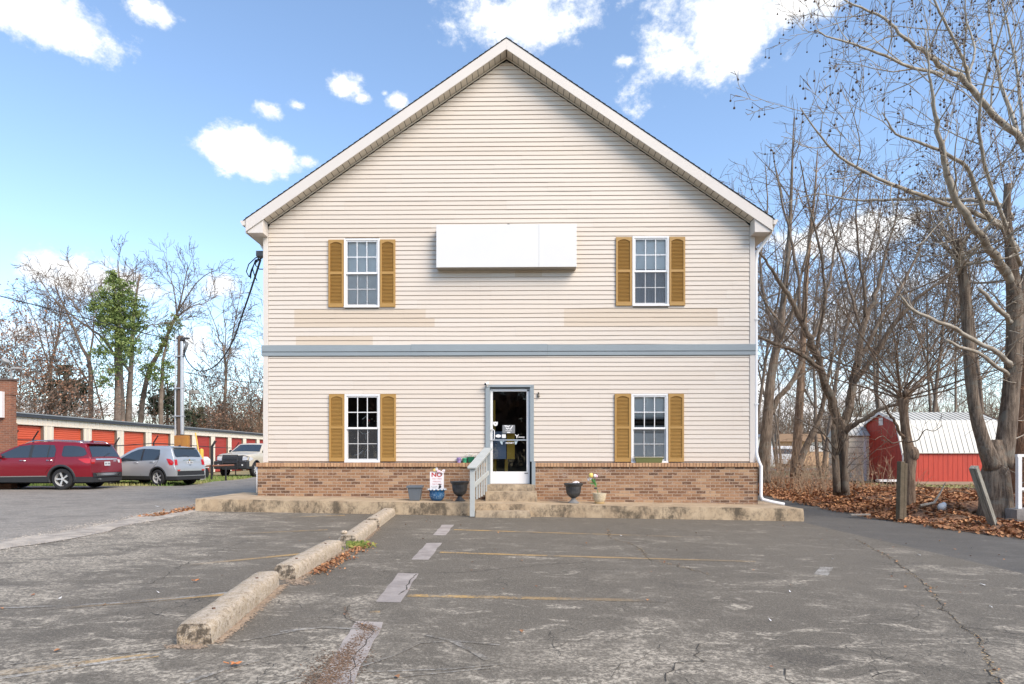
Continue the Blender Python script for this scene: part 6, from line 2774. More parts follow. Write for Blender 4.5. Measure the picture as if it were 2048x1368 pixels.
# ---- sand coloured pickup, nose towards the camera
Car.spokes, Car.twin = 6, False
m_sand = carpaint('sand_paint', (0.62, 0.55, 0.42), .1)
tk = Car('pickup_truck', 'sand coloured pickup with black grille guard at the house corner', 'pickup truck', (-15.75, 40.3, 0.0), R(-93), m_sand,
         [(-1.3, .70), (-1.29, 1.35), (.15, 1.38), (.22, 1.42), (.42, 1.80), (.55, 1.90), (1.2, 1.965), (2.0, 1.96), (2.25, 1.90), (3.0, 1.44), (3.15, 1.40), (3.9, 1.35), (4.35, 1.28), (4.52, 1.18), (4.58, .95), (4.60, .62)],
         1.02, 1.36, 1.96, .48, 3.7, .43, .86, .62, tumble=.22, front_taper=.12)
tk.arch(m_plast, .07)
tk.side('window', [(.55, 1.42, 1.75), (.7, 1.41, 1.84), (1.2, 1.40, 1.86), (1.45, 1.40, 1.86)], m_carglass)
tk.side('window', [(1.55, 1.40, 1.86), (2.1, 1.40, 1.84), (2.5, 1.40, 1.66), (2.85, 1.40, 1.47)], m_carglass)
tk.end('windscreen', [(1.46, -.90, .90), (1.88, -.86, .86)], m_carglass, rear=False, nz=8)
tk.end('grille', [(.93, -.66, .66), (1.22, -.66, .66)], m_plast, rear=False, off=.03)
tk.end('headlamp', [(.92, .68, .97), (1.16, .66, .97)], m_lensw, rear=False, off=.03)
tk.end('headlamp', [(.92, -.97, -.68), (1.16, -.97, -.66)], m_lensw, rear=False, off=.03)
tk.side('headlamp', [(4.15, 1.02, 1.10), (4.4, .93, 1.14), (4.52, .92, 1.14)], m_lensw, off=.012)
mb = MB()
mb.prism([(4.50, .46), (4.80, .48), (4.80, .92), (4.50, .94)], 'y', -.98, .98)
mb.build('bumper', m_plast, tk.root, bevel=.03)
mb = MB()
for yy in (-.42, .42):
    mb.tube([(4.84, yy, .45), (4.88, yy, .8), (4.80, yy, 1.28)], .03, 6)
for zz in (.46, .82, 1.05, 1.26):
    mb.tube([(4.84 if zz < 1.2 else 4.80, -.42, zz), (4.84 if zz < 1.2 else 4.80, .42, zz)], .025, 6)
for sg_ in (-1, 1):
    mb.tube([(4.84, sg_ * .42, 1.22), (4.76, sg_ * .75, 1.24), (4.55, sg_ * .98, 1.16), (4.60, sg_ * .98, .98), (4.84, sg_ * .42, .92)], .02, 6)
mb.build('grille_guard', m_plast, tk.root)
mb = MB()
for yy in (-.7, .7):
    mb.cyl((4.80, yy, .70), (4.815, yy, .70), .05, .05, 10)
mb.build('fog_lamp', m_lensw, tk.root)
tk.mirror(2.72, 1.50, m_plast)
tk.seam([(1.5, 1.38), (1.5, .62)])
tk.seam([(2.95, 1.34), (2.98, .62)])
mb = MB()
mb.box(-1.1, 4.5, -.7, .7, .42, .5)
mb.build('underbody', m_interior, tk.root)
# =================================================================== TREES
def bark_mat(name, dark, lightc, zs=1.6, fs=16, mottle=None):
    m, g, b, out = new_mat(name)
    tcn = g.n('ShaderNodeTexCoord').outputs['Object']
    fz_ = g.noise(g.mapping(tcn, (fs, fs, zs)), 1.6, 7, .7, .4)
    big = g.noise(tcn, 2.2, 4, .6)
    fine = g.noise(tcn, 60, 3, .7)
    c = g.mix(g.smooth(g.math('ADD', g.math('MULTIPLY', fz_, .75), g.math('MULTIPLY', big, .25)), .40, .62), dark, lightc)
    c = g.mix(g.math('MULTIPLY', g.smooth(fine, .5, .7), .35), c, (lightc[0] * 1.35, lightc[1] * 1.35, lightc[2] * 1.35))
    if mottle:
        c = g.mix(g.math('MULTIPLY', g.smooth(g.noise(tcn, 4, 5, .7), .52, .62), .6), c, mottle)
    g.l(c, b.inputs['Base Color'])
    b.inputs['Roughness'].default_value = .95
    bump(g, b, g.math('ADD', fz_, g.math('MULTIPLY', fine, .3)), 1.0, .035)
    return m


m_bark = bark_mat('grey_brown_bark', (0.085, 0.06, 0.042), (0.26, 0.20, 0.145), mottle=(0.20, 0.19, 0.155))
m_bark2 = bark_mat('warm_bark', (0.12, 0.075, 0.048), (0.34, 0.24, 0.16))
m_barkfar = mat('distant_bark', (0.14, 0.105, 0.078), .95, col2=(0.21, 0.165, 0.125), vscale=2, var=.2)
m_twig = mat('twig_bark', (0.16, 0.115, 0.08), .9)
m_twigd = mat('dark_twig', (0.11, 0.08, 0.06), .9)
m_pale = mat('sycamore_bark', (0.44, 0.40, 0.33), .8, col2=(0.24, 0.195, 0.14), vscale=7, var=.2)
m_seed = mat('seed_ball', (0.09, 0.06, 0.045), .9)
m_pine = mat('pine_needles', (0.08, 0.135, 0.03), .7, tone=(0.28, 0.33, 0.095, 1))
m_cedar = mat('dark_cedar', (0.03, 0.05, 0.025), .8, tone=(0.08, 0.10, 0.045, 1))
m_dryleaf = mat('dry_oak_leaf', (0.20, 0.10, 0.06), .85, tone=(0.36, 0.20, 0.12, 1))
m_brush = mat('brown_brush', (0.18, 0.13, 0.09), .95, tone=(0.36, 0.25, 0.155, 1))


class Tree:
    def __init__(s, name, label, loc, group=None, seed=1, bark=None, twig=None, cat='tree'):
        s.root = thing(name, label, cat, loc, 0, group)
        s.o = Vector(loc)
        s.trunk, s.limb, s.tw = MB(), MB(), MB()
        s.bark, s.twig = bark or m_bark, twig or m_twig
        s.r = random.Random(seed)
        s.tips = []
        s.minr = .005
        s.min2 = .004

    def rv(s):
        return Vector((s.r.gauss(0, 1), s.r.gauss(0, 1), s.r.gauss(0, 1)))

    def walk(s, p, d, L, r0, r1, n, wob, up):
        pts, rad = [p.copy()], [r0]
        d = d.normalized()
        for i in range(n):
            d = (d + s.rv() * wob + Vector((0, 0, up))).normalized()
            p = p + d * (L / n)
            pts.append(p.copy())
            t = (i + 1) / n
            rad.append(r0 + (r1 - r0) * t)
        return pts, rad

    def spawn(s, pts, rad, lvl, dens, Lk, t0=.2, ang=(28, 62), up=.05, bias=None, kr=.55):
        """side shoots along a polyline given in tree space"""
        tot = sum((b_ - a).length for a, b_ in zip(pts[:-1], pts[1:]))
        n = max(1, int(tot * dens * 1.8 + s.r.random()))
        for k in range(n):
            t = t0 + (1 - t0) * (k + s.r.random()) / n
            f = t * (len(pts) - 1)
            i = min(int(f), len(pts) - 2)
            p = pts[i].lerp(pts[i + 1], f - i)
            rr = rad[i] + (rad[i + 1] - rad[i]) * (f - i)
            d = (pts[i + 1] - pts[i]).normalized()
            a = R(s.r.uniform(*ang))
            u = d.cross(s.rv()).normalized()
            nd = (d * math.cos(a) + u * math.sin(a))
            if bias is not None:
                nd = (nd + bias).normalized()
            L = Lk * s.r.uniform(.55, 1.2) * (1.15 - .5 * t)
            s.shoot(p, nd, L, max(s.minr, min(rr * kr, L * .0115)), lvl - 1, dens, up)

    def shoot(s, p, d, L, r_, lvl, dens, up=.05):
        n = 4 if lvl > 0 else 3
        pts, rad = s.walk(p, d, L, r_, max(s.min2, r_ * .35), n, .14, up)
        mb = s.limb if lvl >= 1 else s.tw
        mb.tube(pts, rad, 5 if r_ > .03 else (4 if r_ > .014 else 3), cap=False)
        if lvl > 0:
            s.spawn(pts, rad, lvl, min(dens * 1.75, 2.6 / max(L, .3) + dens * .9), L * .55, .22, (25, 60), up)
        else:
            s.tips.append(pts[-1])

    def guided(s, pts, rad, lvl=3, dens=1.2, Lk=1.6, mb=None, n=8, t0=.15, ang=(28, 62), up=.06, sub=4, jit=.02, bias=None, fill=True):
        """limb through world points"""
        Pw = [Vector(p) - s.o for p in pts]
        if not isinstance(rad, (list, tuple)):
            rad = [rad, rad * .4]
        out_, ro = [], []
        m = len(Pw)
        rl = [interp([(i / (len(rad) - 1), v) for i, v in enumerate(rad)], j / (m - 1)) for j in range(m)]
        for i in range(m - 1):
            p0, p1, p2, p3 = Pw[max(i - 1, 0)], Pw[i], Pw[i + 1], Pw[min(i + 2, m - 1)]
            for k in range(sub):
                t_ = k / sub
                q = 0.5 * ((2 * p1) + (p2 - p0) * t_ + (2 * p0 - 5 * p1 + 4 * p2 - p3) * t_ * t_ + (3 * p1 - p0 - 3 * p2 + p3) * t_ ** 3)
                rr = rl[i] + (rl[i + 1] - rl[i]) * t_
                out_.append(q + s.rv() * min(jit, rr * .25) * (0 if mb is not None else 1))
                ro.append(rr * s.r.uniform(.97, 1.03))
        out_.append(Pw[-1])
        ro.append(rl[-1])
        ro = [q * (.84 if mb is not None else .76) for q in ro]
        (mb if mb is not None else s.limb).tube(out_, ro, n, cap=True)
        if fill:
            s.spawn(out_, ro, lvl, dens, Lk, t0, ang, up, bias)
        return out_, ro

    def done(s, limbmat=None, smooth=True, extra=None):
        if s.trunk.f:
            s.trunk.build('trunk', s.bark, s.root, smooth=smooth)
        if s.limb.f:
            s.limb.build('branches', limbmat or s.bark, s.root, smooth=smooth)
        if s.tw.f:
            s.tw.build('twigs', s.twig, s.root)
        return s


def PZ(px, py, d, dj=0.0):
    return P(px, py, d + dj)


# ---- big double-stemmed sycamore by the right edge (d about 12.8)
base = P(1990, 1040, 12.8)
syc = Tree('sycamore_tree', 'large grey double trunked sycamore with pale upper limbs by the white railing', (base.x, base.y, -.15), seed=3)
rg = random.Random(9)
D = 12.8
syc.guided([P(1992, 1052, D), P(1992, 1000, D), P(1990, 950, D), P(1995, 880, D)], [.42, .34, .30, .12], mb=syc.trunk, n=14, fill=False, jit=.0)
syc.guided([P(1986, 935, D - .05), P(1966, 880, D - .1), P(1950, 820, D - .1), P(1940, 740, D - .1), P(1935, 660, D - .1), P(1928, 570, D - .1), P(1918, 515, D - .1), P(1914, 478, D - .1)], [.20, .15, .13, .12, .115, .11, .105, .08], mb=syc.trunk, n=12, fill=False)
syc.guided([P(2003, 935, D), P(2014, 860, D), P(2022, 780, D), P(2028, 700, D), P(2029, 620, D), P(2026, 560, D), P(2019, 490, D), P(2014, 430, D), P(2015, 368, D)], [.22, .20, .18, .175, .165, .15, .10, .085, .07], mb=syc.trunk, n=14, fill=False)
syc.guided([P(2029, 700, D), P(2044, 600, D + .2), P(2070, 500, D + .5), P(2110, 380, D + 1)], [.17, .15, .12, .06], mb=syc.trunk, n=10, dens=.8)
# pale main limbs, each leaving towards or away from the camera
G = dict(dens=1.1, Lk=1.7, lvl=3, n=7)
syc.guided([P(2026, 575, D), P(2021, 561, D), P(1990, 513, D - .4), P(1955, 463, D - .8), P(1904, 383, D - 1.2), P(1890, 318, D - 1.5), P(1876, 262, D - 1.7), P(1866, 196, D - 1.9), P(1859, 150, D - 2.0), P(1850, 60, D - 2.1)], [.13, .11, .10, .085, .07, .055, .04, .025, .012], **G)
syc.guided([P(2110, 420, D + 1), P(2048, 290, D + .6), P(1988, 229, D + .4), P(1932, 164, D + .2), P(1885, 136, D), P(1852, 108, D - .2), P(1810, 75, D - .4), P(1768, 37, D - .5), P(1707, 9, D - .6), P(1670, -12, D - .6)], [.10, .085, .075, .055, .04, .028, .016], **G)
syc.guided([P(2035, 500, D), P(2002, 454, D - .3), P(1965, 421, D - .6), P(1941, 346, D - .9), P(1895, 309, D - 1.2), P(1838, 285, D - 1.5), P(1792, 267, D - 1.7), P(1765, 225, D - 1.8)], [.075, .065, .055, .045, .035, .025, .012], **G)
syc.guided([P(2025, 440, D), P(2007, 412, D + .2), P(1941, 400, D + .5), P(1848, 398, D + .9), P(1764, 400, D + 1.2), P(1698, 400, D + 1.4), P(1633, 388, D + 1.5), P(1560, 410, D + 1.5)], [.07, .06, .05, .04, .03, .02, .01], **G)
syc.guided([P(2020, 450, D), P(1935, 420, D - .6), P(1848, 393, D - 1.2), P(1754, 355, D - 1.7), P(1679, 313, D - 2.0), P(1633, 262, D - 2.2), P(1600, 215, D - 2.3)], [.065, .055, .04, .03, .02, .01], **G)
syc.guided([P(1942, 175, D + .2), P(1932, 140, D + .1), P(1927, 122, D), P(1895, 51, D - .2), P(1866, 0, D - .4), P(1850, -40, D - .4)], [.05, .04, .03, .02], **G)
syc.guided([P(1885, 150, D), P(1829, 136, D - .4), P(1782, 117, D - .8), P(1726, 94, D - 1.1), P(1661, 75, D - 1.3), P(1632, 61, D - 1.4)], [.045, .035, .03, .02, .012], **G)
syc.guided([P(2048, 300, D + .6), P(2010, 190, D + 1), P(1985, 90, D + 1.3), P(1975, -20, D + 1.5)], [.06, .05, .03, .015], **G)
syc.guided([P(2075, 430, D + 1), P(2048, 262, D + 1.5), P(2030, 120, D + 1.8), P(2000, -20, D + 2)], [.06, .05, .035, .02], **G)
syc.guided([P(1930, 170, D + .2), P(1950, 100, D + .6), P(1930, 30, D + .9), P(1935, -40, D + 1)], [.035, .03, .02, .012], **G)
syc.guided([P(2040, 530, D - .3), P(1970, 330, D - 1.2), P(1960, 210, D - 1.7), P(1990, 100, D - 2.1), P(2020, 0, D - 2.4)], [.05, .04, .03, .02, .012], **G)
# lower, barer limbs
syc.guided([P(2020, 735, D), P(2013, 720, D - .2), P(1951, 680, D - .6), P(1896, 651, D - 1), P(1823, 618, D - 1.4), P(1800, 590, D - 1.6)], [.075, .06, .05, .04, .02], dens=.7, Lk=.9, lvl=2, n=8)
syc.guided([P(2015, 752, D), P(2006, 742, D - .3), P(1954, 706, D - .7), P(1892, 680, D - 1.1)], [.06, .052, .042, .035], fill=False, n=8)
syc.guided([P(2022, 650, D), P(2020, 640, D - .1), P(1987, 607, D - .5), P(1958, 578, D - .8)], [.07, .06, .04], dens=.8, Lk=.8, lvl=2)
syc.guided([P(2018, 560, D + .1), P(1960, 565, D + .4), P(1900, 560, D + .6)], [.03, .02, .012], dens=1.4, Lk=.9, lvl=2)
# water shoots round the broken left stem
for k in range(22):
    a = rg.uniform(0, 6.28)
    p0 = P(1918 + rg.uniform(-3, 5), rg.uniform(485, 560), D - .1) - syc.o
    d = Vector((math.cos(a), math.sin(a) * .8, rg.uniform(-.1, 1.1)))
    syc.shoot(p0, d, rg.uniform(1.0, 2.2), rg.uniform(.016, .032), 2, 1.4, .05)
for k in range(26):
    p0 = P(rg.uniform(2008, 2040), rg.uniform(560, 1000), D - .15) - syc.o
    a = rg.uniform(0, 6.28)
    syc.shoot(p0, Vector((math.cos(a), math.sin(a), rg.uniform(-.6, .5))), rg.uniform(.4, 1.1), .012, 1, 1.3, .05)
syc.done(limbmat=m_pale)
mb = MB()
rg = random.Random(44)
for t_ in syc.tips:
    w_ = t_ + syc.o
    if w_.z > 5.2 and rg.random() < .5:
        h = rg.uniform(.06, .16)
        mb.tube([t_, t_ - Vector((0, 0, h))], .003, 3, cap=False)
        mb.ball(tuple(t_ - Vector((0, 0, h + .015))), rg.uniform(.017, .022), 5, 4)
tag(mb.build('seed_balls', m_seed, syc.root), kind='stuff')

# ---- forked tree beside the beige shed (d 17)
D = 17.0
b0 = P(1682, 984, D)
ft = Tree('forked_tree', 'forked brown tree with rising limbs directly left of the beige metal shed', (b0.x, D, .0), seed=5, bark=m_bark)
ft.guided([P(1683, 990, D), P(1681, 930, D), P(1683, 880, D), P(1680, 850, D)], [.25, .22, .21, .20], mb=ft.trunk, n=12, fill=False)
ft.guided([P(1674, 985, D - .2), P(1670, 900, D - .1), P(1668, 850, D)], [.12, .11, .10], mb=ft.trunk, n=8, fill=False)
ft.guided([P(1690, 984, D - .22), P(1689, 900, D - .2), P(1684, 840, D - .1)], [.11, .09, .08], mb=ft.trunk, n=8, fill=False)
GG = dict(dens=.48, Lk=2.2, lvl=3, n=8)
ft.guided([P(1679, 860, D), P(1668, 815, D), P(1655, 778, D - .1), P(1637, 719, D - .3), P(1618, 675, D - .5), P(1600, 635, D - .6), P(1582, 599, D - .7), P(1556, 560, D - .9), P(1530, 520, D - 1), P(1500, 480, D - 1.1)], [.17, .16, .15, .13, .12, .10, .08, .06, .04, .02], **GG)
ft.guided([P(1645, 745, D - .2), P(1620, 720, D - .5), P(1590, 703, D - .8), P(1546, 686, D - 1.2), P(1509, 668, D - 1.5), P(1480, 655, D - 1.6)], [.085, .08, .06, .045, .03], dens=.9, Lk=1.6, lvl=3, n=7)
ft.guided([P(1600, 640, D - .6), P(1597, 560, D - .3), P(1580, 470, D), P(1560, 380, D + .2), P(1545, 300, D + .4)], [.07, .055, .045, .03, .015], **GG)
ft.guided([P(1632, 705, D - .3), P(1650, 600, D - .7), P(1640, 500, D - 1), P(1615, 400, D - 1.2), P(1600, 320, D - 1.4)], [.06, .05, .04, .03, .015], **GG)
ft.guided([P(1684, 862, D), P(1696, 829, D), P(1700, 790, D + .1), P(1707, 756, D + .2), P(1721, 683, D + .3), P(1732, 635, D + .4), P(1750, 591, D + .5), P(1768, 520, D + .6), P(1790, 440, D + .7), P(1800, 360, D + .8)], [.17, .16, .15, .14, .12, .10, .08, .055, .035, .02], **GG)
ft.guided([P(1730, 640, D + .4), P(1728, 573, D + .2), P(1718, 500, D), P(1712, 420, D - .2), P(1725, 330, D - .3)], [.065, .055, .04, .03, .015], **GG)
ft.guided([P(1723, 670, D + .3), P(1705, 600, D + .7), P(1690, 540, D + 1), P(1660, 440, D + 1.2), P(1650, 350, D + 1.3)], [.06, .05, .04, .03, .015], **GG)
ft.guided([P(1704, 775, D + .1), P(1760, 690, D - .3), P(1820, 612, D - .6), P(1880, 562, D - .9), P(1950, 520, D - 1.1)], [.11, .095, .07, .045, .02], **GG)
ft.guided([P(1712, 735, D + .1), P(1760, 640, D + .5), P(1810, 560, D + .9), P(1850, 470, D + 1.2), P(1875, 400, D + 1.4)], [.085, .07, .055, .035, .018], **GG)
ft.guided([P(1688, 868, D - .1), P(1710, 848, D - .4), P(1736, 833, D - .6), P(1765, 817, D - .8), P(1800, 805, D - 1), P(1840, 770, D - 1.2)], [.085, .08, .07, .05, .035], dens=.8, Lk=1.3, lvl=2, n=8)
ft.guided([P(1672, 900, D - .2), P(1640, 860, D - .8), P(1600, 840, D - 1.2), P(1560, 815, D - 1.5)], [.03, .025, .018, .01], dens=1, Lk=1, lvl=2, n=5)
for k in range(16):
    p0 = P(1682 + rg.uniform(-12, 12), rg.uniform(830, 970), D - .2) - ft.o
    a = rg.uniform(0, 6.28)
    ft.shoot(p0, Vector((math.cos(a), math.sin(a), rg.uniform(.2, 1.6))), rg.uniform(.8, 2.2), .016, 1, 1.2, .06)
ft.done()

# ---- tall forked tree at the house corner (d 23)
D = 23.0
ct_ = Tree('bare_tree', 'thick leaning trunk nearest the right corner of the house, forking at mid height', (P(1530, 0, D).x, D, -.05), seed=8, bark=m_bark)
ct_.guided([P(1527, 965, D), P(1528, 920, D), P(1535, 840, D), P(1542, 756, D), P(1557, 672, D), P(1568, 591, D), P(1577, 500, D), P(1582, 400, D), P(1585, 310, D), P(1588, 235, D)], [.32, .27, .22, .19, .16, .13, .10, .07, .04, .02], mb=ct_.trunk, n=11, dens=.45, Lk=3.4, lvl=3, t0=.35)
ct_.guided([P(1540, 830, D), P(1560, 790, D), P(1579, 770, D), P(1600, 734, D), P(1625, 680, D), P(1650, 600, D), P(1665, 520, D), P(1680, 430, D), P(1690, 340, D)], [.14, .13, .12, .10, .08, .06, .05, .03, .02], dens=.5, Lk=3, lvl=3)
ct_.guided([P(1556, 680, D), P(1530, 600, D + .5), P(1520, 520, D + 1), P(1535, 420, D + 1.3), P(1530, 330, D + 1.5)], [.09, .08, .06, .04, .02], dens=.5, Lk=3, lvl=3)
ct_.guided([P(1550, 700, D), P(1580, 640, D - .4), P(1600, 560, D - .7), P(1625, 460, D - 1), P(1640, 370, D - 1.2)], [.10, .08, .06, .04, .02], dens=.5, Lk=3, lvl=3)
ct_.done()
D = 25.0
t2_ = Tree('bare_tree', 'straight pale brown trunk standing between the corner tree and the forked tree', (P(1590, 0, D).x, D, -.05), seed=12, bark=m_bark2)
t2_.guided([P(1590, 955, D), P(1594, 900, D), P(1598, 829, D), P(1604, 719, D), P(1608, 646, D), P(1612, 560, D), P(1620, 470, D), P(1630, 380, D), P(1635, 300, D)], [.25, .22, .19, .16, .14, .11, .08, .05, .02], mb=t2_.trunk, n=11, dens=.45, Lk=3.2, lvl=3, t0=.4)
t2_.done()
t3_ = Tree('leaning_tree', 'slender trunk leaning right from the foot of the straight brown tree', (P(1598, 0, 24.5).x, 24.5, -.05), seed=14, bark=m_bark)
t3_.guided([P(1594, 950, 24.5), P(1604, 913, 24.5), P(1626, 865, 24.4), P(1641, 829, 24.3), P(1655, 760, 24), P(1668, 690, 23.8), P(1676, 600, 23.5)], [.17, .16, .14, .11, .08, .05, .02], mb=t3_.trunk, n=9, dens=.8, Lk=2, lvl=3, t0=.4)
t3_.done()

# ---- pollarded small tree in front of the red shed (d 14.5)
D = 14.5
po = Tree('pollarded_tree', 'small topped tree with burst of shoots behind the split post, before the red shed', (P(1812, 0, D).x, D, -.05), seed=21, bark=m_bark2)
po.guided([P(1818, 1015, D), P(1818, 960, D), P(1820, 915, D), P(1812, 870, D), P(1808, 830, D), P(1805, 795, D)], [.17, .15, .155, .12, .11, .14], mb=po.trunk, n=11, fill=False)
for k in range(9):
    po.trunk.ball(tuple(P(1806 + rg.uniform(-9, 9), rg.uniform(782, 806), D + rg.uniform(-.1, .1)) - po.o), rg.uniform(.05, .10), 7, 5)
po.trunk.ball(tuple(P(1826, 908, D - .05) - po.o), .13, 8, 6, sq=(1, 1, 1.4))
for k in range(22):
    a = 2 * math.pi * k / 22 + rg.uniform(-.1, .1)
    p0 = P(1806 + 8 * math.cos(a), rg.uniform(775, 800), D) - po.o
    el = rg.uniform(.05, 1.4)
    d = Vector((math.cos(a) * 1.1, math.sin(a) * .7, el))
    po.shoot(p0, d, rg.uniform(1.5, 3.6), rg.uniform(.012, .026), 2, .6, .035)
po.guided([P(1808, 875, D - .05), P(1797, 860, D - .2), P(1788, 840, D - .4), P(1776, 825, D - .5), P(1762, 800, D - .6), P(1730, 770, D - .7)], [.05, .045, .035, .025, .015], dens=1, Lk=.8, lvl=2, n=6)
po.guided([P(1812, 885, D - .1), P(1835, 880, D - .4), P(1850, 860, D - .6), P(1868, 862, D - .8), P(1885, 850, D - .9)], [.02, .016, .012, .008], dens=1.6, Lk=.5, lvl=2, n=5)
po.guided([P(1806, 880, D - .1), P(1785, 886, D - .5), P(1765, 872, D - .7), P(1750, 880, D - .9)], [.02, .016, .012, .008], dens=1.6, Lk=.4, lvl=2, n=5)
po.done()

# ---- vine covered reddish trunk at the right edge (d 16.5)
D = 16.5
vt = Tree('bare_tree', 'reddish shaggy trunk behind the double trunked sycamore at the right edge', (P(2048, 0, D).x, D, -.05), seed=31, bark=bark_mat('shaggy_red_bark', (0.12, 0.065, 0.035), (0.33, 0.19, 0.11)))
vt.guided([P(2046, 1020, D), P(2045, 950, D), P(2046, 860, D), P(2050, 760, D), P(2058, 640, D), P(2075, 500, D), P(2085, 350, D), P(2090, 200, D)], [.42, .38, .34, .30, .25, .18, .1, .04], mb=vt.trunk, n=12, dens=.35, Lk=2.8, lvl=3, t0=.3)
for k in range(30):
    p0 = P(rg.uniform(2025, 2060), rg.uniform(640, 980), D - .3) - vt.o
    a = rg.uniform(3.2, 6.2)
    vt.shoot(p0, Vector((math.cos(a), math.sin(a) * .5, rg.uniform(-.3, .8))), rg.uniform(.5, 1.6), .014, 1, 1.1, .05)
vt.done()


# ---- further bare trees: one routine, each its own shape
def bare_tree(px, d, top_py, label, seed, lean=0.0, stems=1, group=None, bark=None, spread=.26, zb=0.0, lvl=3, twig=None, r0=None, dens=.46, leaf=None, nleaf=0, minr=.012, name='bare_tree', t0=.3):
    h = CAMZ + (HOR - top_py) / F * d - zb
    t = Tree(name, label, (P(px, 0, d).x, d, zb), group, seed, bark or m_barkfar, twig or m_twigd)
    t.minr, t.min2 = minr, minr * .6
    rr = r0 or h * .0066
    for s_ in range(stems):
        a = t.r.uniform(0, 6.28)
        sp_ = (0 if stems == 1 else spread * .55)
        d0 = Vector((math.cos(a) * sp_ + lean, math.sin(a) * sp_, 1))
        p = Vector((math.cos(a) * .12 * (stems > 1), math.sin(a) * .12 * (stems > 1), -.1))
        L = h * (1.0 if s_ == 0 else t.r.uniform(.75, .95))
        pts, rad = t.walk(p, d0, L * .96, rr * (1 if s_ == 0 else .8), rr * .10, 12, .055, .03)
        t.trunk.tube(pts, rad, 8)
        n = int(12 + 4 * t.r.random())
        for k in range(n):
            tt = t0 + (0.97 - t0) * (k + t.r.random()) / n
            f = tt * (len(pts) - 1)
            i = min(int(f), len(pts) - 2)
            q = pts[i].lerp(pts[i + 1], f - i)
            az = k * 2.4 + t.r.uniform(-.5, .5)
            el = .55 + 1.1 * tt
            dd = Vector((math.cos(az), math.sin(az), el))
            LL = h * (.40 - .26 * tt) * t.r.uniform(.75, 1.2) * (spread / .26)
            t.shoot(q, dd, LL, rad[i] * .5, lvl - 1, dens, .06)
    t.done()
    if leaf is not None:
        mb = MB()
        for k in range(nleaf):
            q = t.tips[t.r.randrange(len(t.tips))]
            q = q + t.rv() * .22
            s_ = t.r.uniform(.06, .13)
            u, v = t.rv().normalized() * s_, t.rv().normalized() * s_
            mb.add([tuple(q), tuple(q + u), tuple(q + u + v), tuple(q + v)], [(0, 1, 2, 3)], 0, t.r.random())
        mb.build('dry_leaves', leaf, t.root)
    return t


GR = 'bare trees in the wood right of the house'
bare_tree(1462, 30, 292, 'twiggy treetop showing above the right slope of the roof', 41, stems=2, group=GR, spread=.30)
bare_tree(1508, 34, 330, 'slender bare tree rising just behind the right eave of the house', 42, stems=2, group=GR)
bare_tree(1640, 33, 250, 'tall bare tree behind the forked tree, taller than its neighbours', 43, stems=2, group=GR)
bare_tree(1775, 36, 350, 'bare tree rising behind the ridge of the red shed at its left end', 45, stems=2, group=GR)
bare_tree(1850, 33, 300, 'bare tree rising behind the middle of the red shed roof', 46, stems=3, group=GR)
bare_tree(1905, 40, 380, 'thin bare tree far behind the right half of the red shed', 47, stems=2, group=GR)
bare_tree(1968, 30, 260, 'bare tree seen between the two stems of the sycamore', 48, stems=2, group=GR)
bare_tree(2040, 34, 200, 'bare tree far behind the white railing at the right edge', 49, stems=2, group=GR, bark=m_bark2)
bare_tree(1560, 45, 470, 'short bare tree beyond the tan house, left of the straight brown trunk', 50, stems=3, group=GR)
bare_tree(1655, 48, 520, 'low bushy bare tree in front of the far tan house', 51, stems=3, group=GR, spread=.36)
bare_tree(1740, 50, 540, 'low bare tree seen over the white roof of the beige shed', 52, stems=3, group=GR, spread=.36)
bare_tree(1820, 52, 600, 'farthest small bare tree above the red shed roof', 53, stems=3, group=GR, spread=.4)

# ---- left wood behind the storage building (d about 50)
GL = 'tall bare trees behind the storage building'
D = 50.0


def left_tree(base_px, label, seed, limbs, group=GL, bark=None, D=50.0, name='bare_tree'):
    t = Tree(name, label, (P(base_px, 0, D).x, D, 0), group, seed, bark or m_barkfar, m_twigd)
    t.minr, t.min2 = .017, .011
    for (pts, rad, kw) in limbs:
        n = len(pts)
        wp = [P(x, y, D + dz) for (x, y, dz) in pts]
        rad = [q * .62 for q in rad]
        t.guided(wp, rad, mb=t.trunk if kw.get('tr') else None, n=8, dens=kw.get('dens', .62), Lk=kw.get('L', 3.4), lvl=kw.get('lvl', 3), t0=kw.get('t0', .3), up=.05)
    t.done()
    return t


left_tree(250, 'huge multi-stemmed tree wrapped in pine green, centre of the left wood', 61, [
    ([(243, 905, 0), (243, 822, 0), (241, 760, 0), (240, 708, 0), (238, 640, 0), (240, 580, .5), (235, 520, 1)], [.60, .50, .40, .32, .25, .16, .05], dict(tr=1, t0=.55)),
    ([(256, 905, .5), (258, 800, .5), (262, 740, .5), (266, 650, 1), (272, 594, 1.2), (280, 548, 1.4)], [.5, .42, .34, .26, .18, .10], dict(tr=1, t0=.5)),
    ([(262, 746, 0), (246, 725, -.5), (228, 708, -1), (198, 670, -1.5), (160, 643, -2), (125, 613, -2.4), (95, 583, -2.8), (80, 555, -3)], [.26, .25, .22, .18, .14, .10, .06, .03], dict(L=3)),
    ([(228, 708, -1), (205, 690, -2), (175, 650, -2.6), (150, 610, -3), (125, 580, -3.2)], [.14, .12, .09, .06, .03], dict()),
    ([(241, 730, 0), (200, 655, 1), (186, 600, 1.5), (170, 560, 2)], [.14, .10, .06, .03], dict()),
    ([(266, 690, 1), (290, 655, 1.6), (320, 648, 2), (345, 640, 2.4)], [.12, .09, .07, .04], dict()),
])
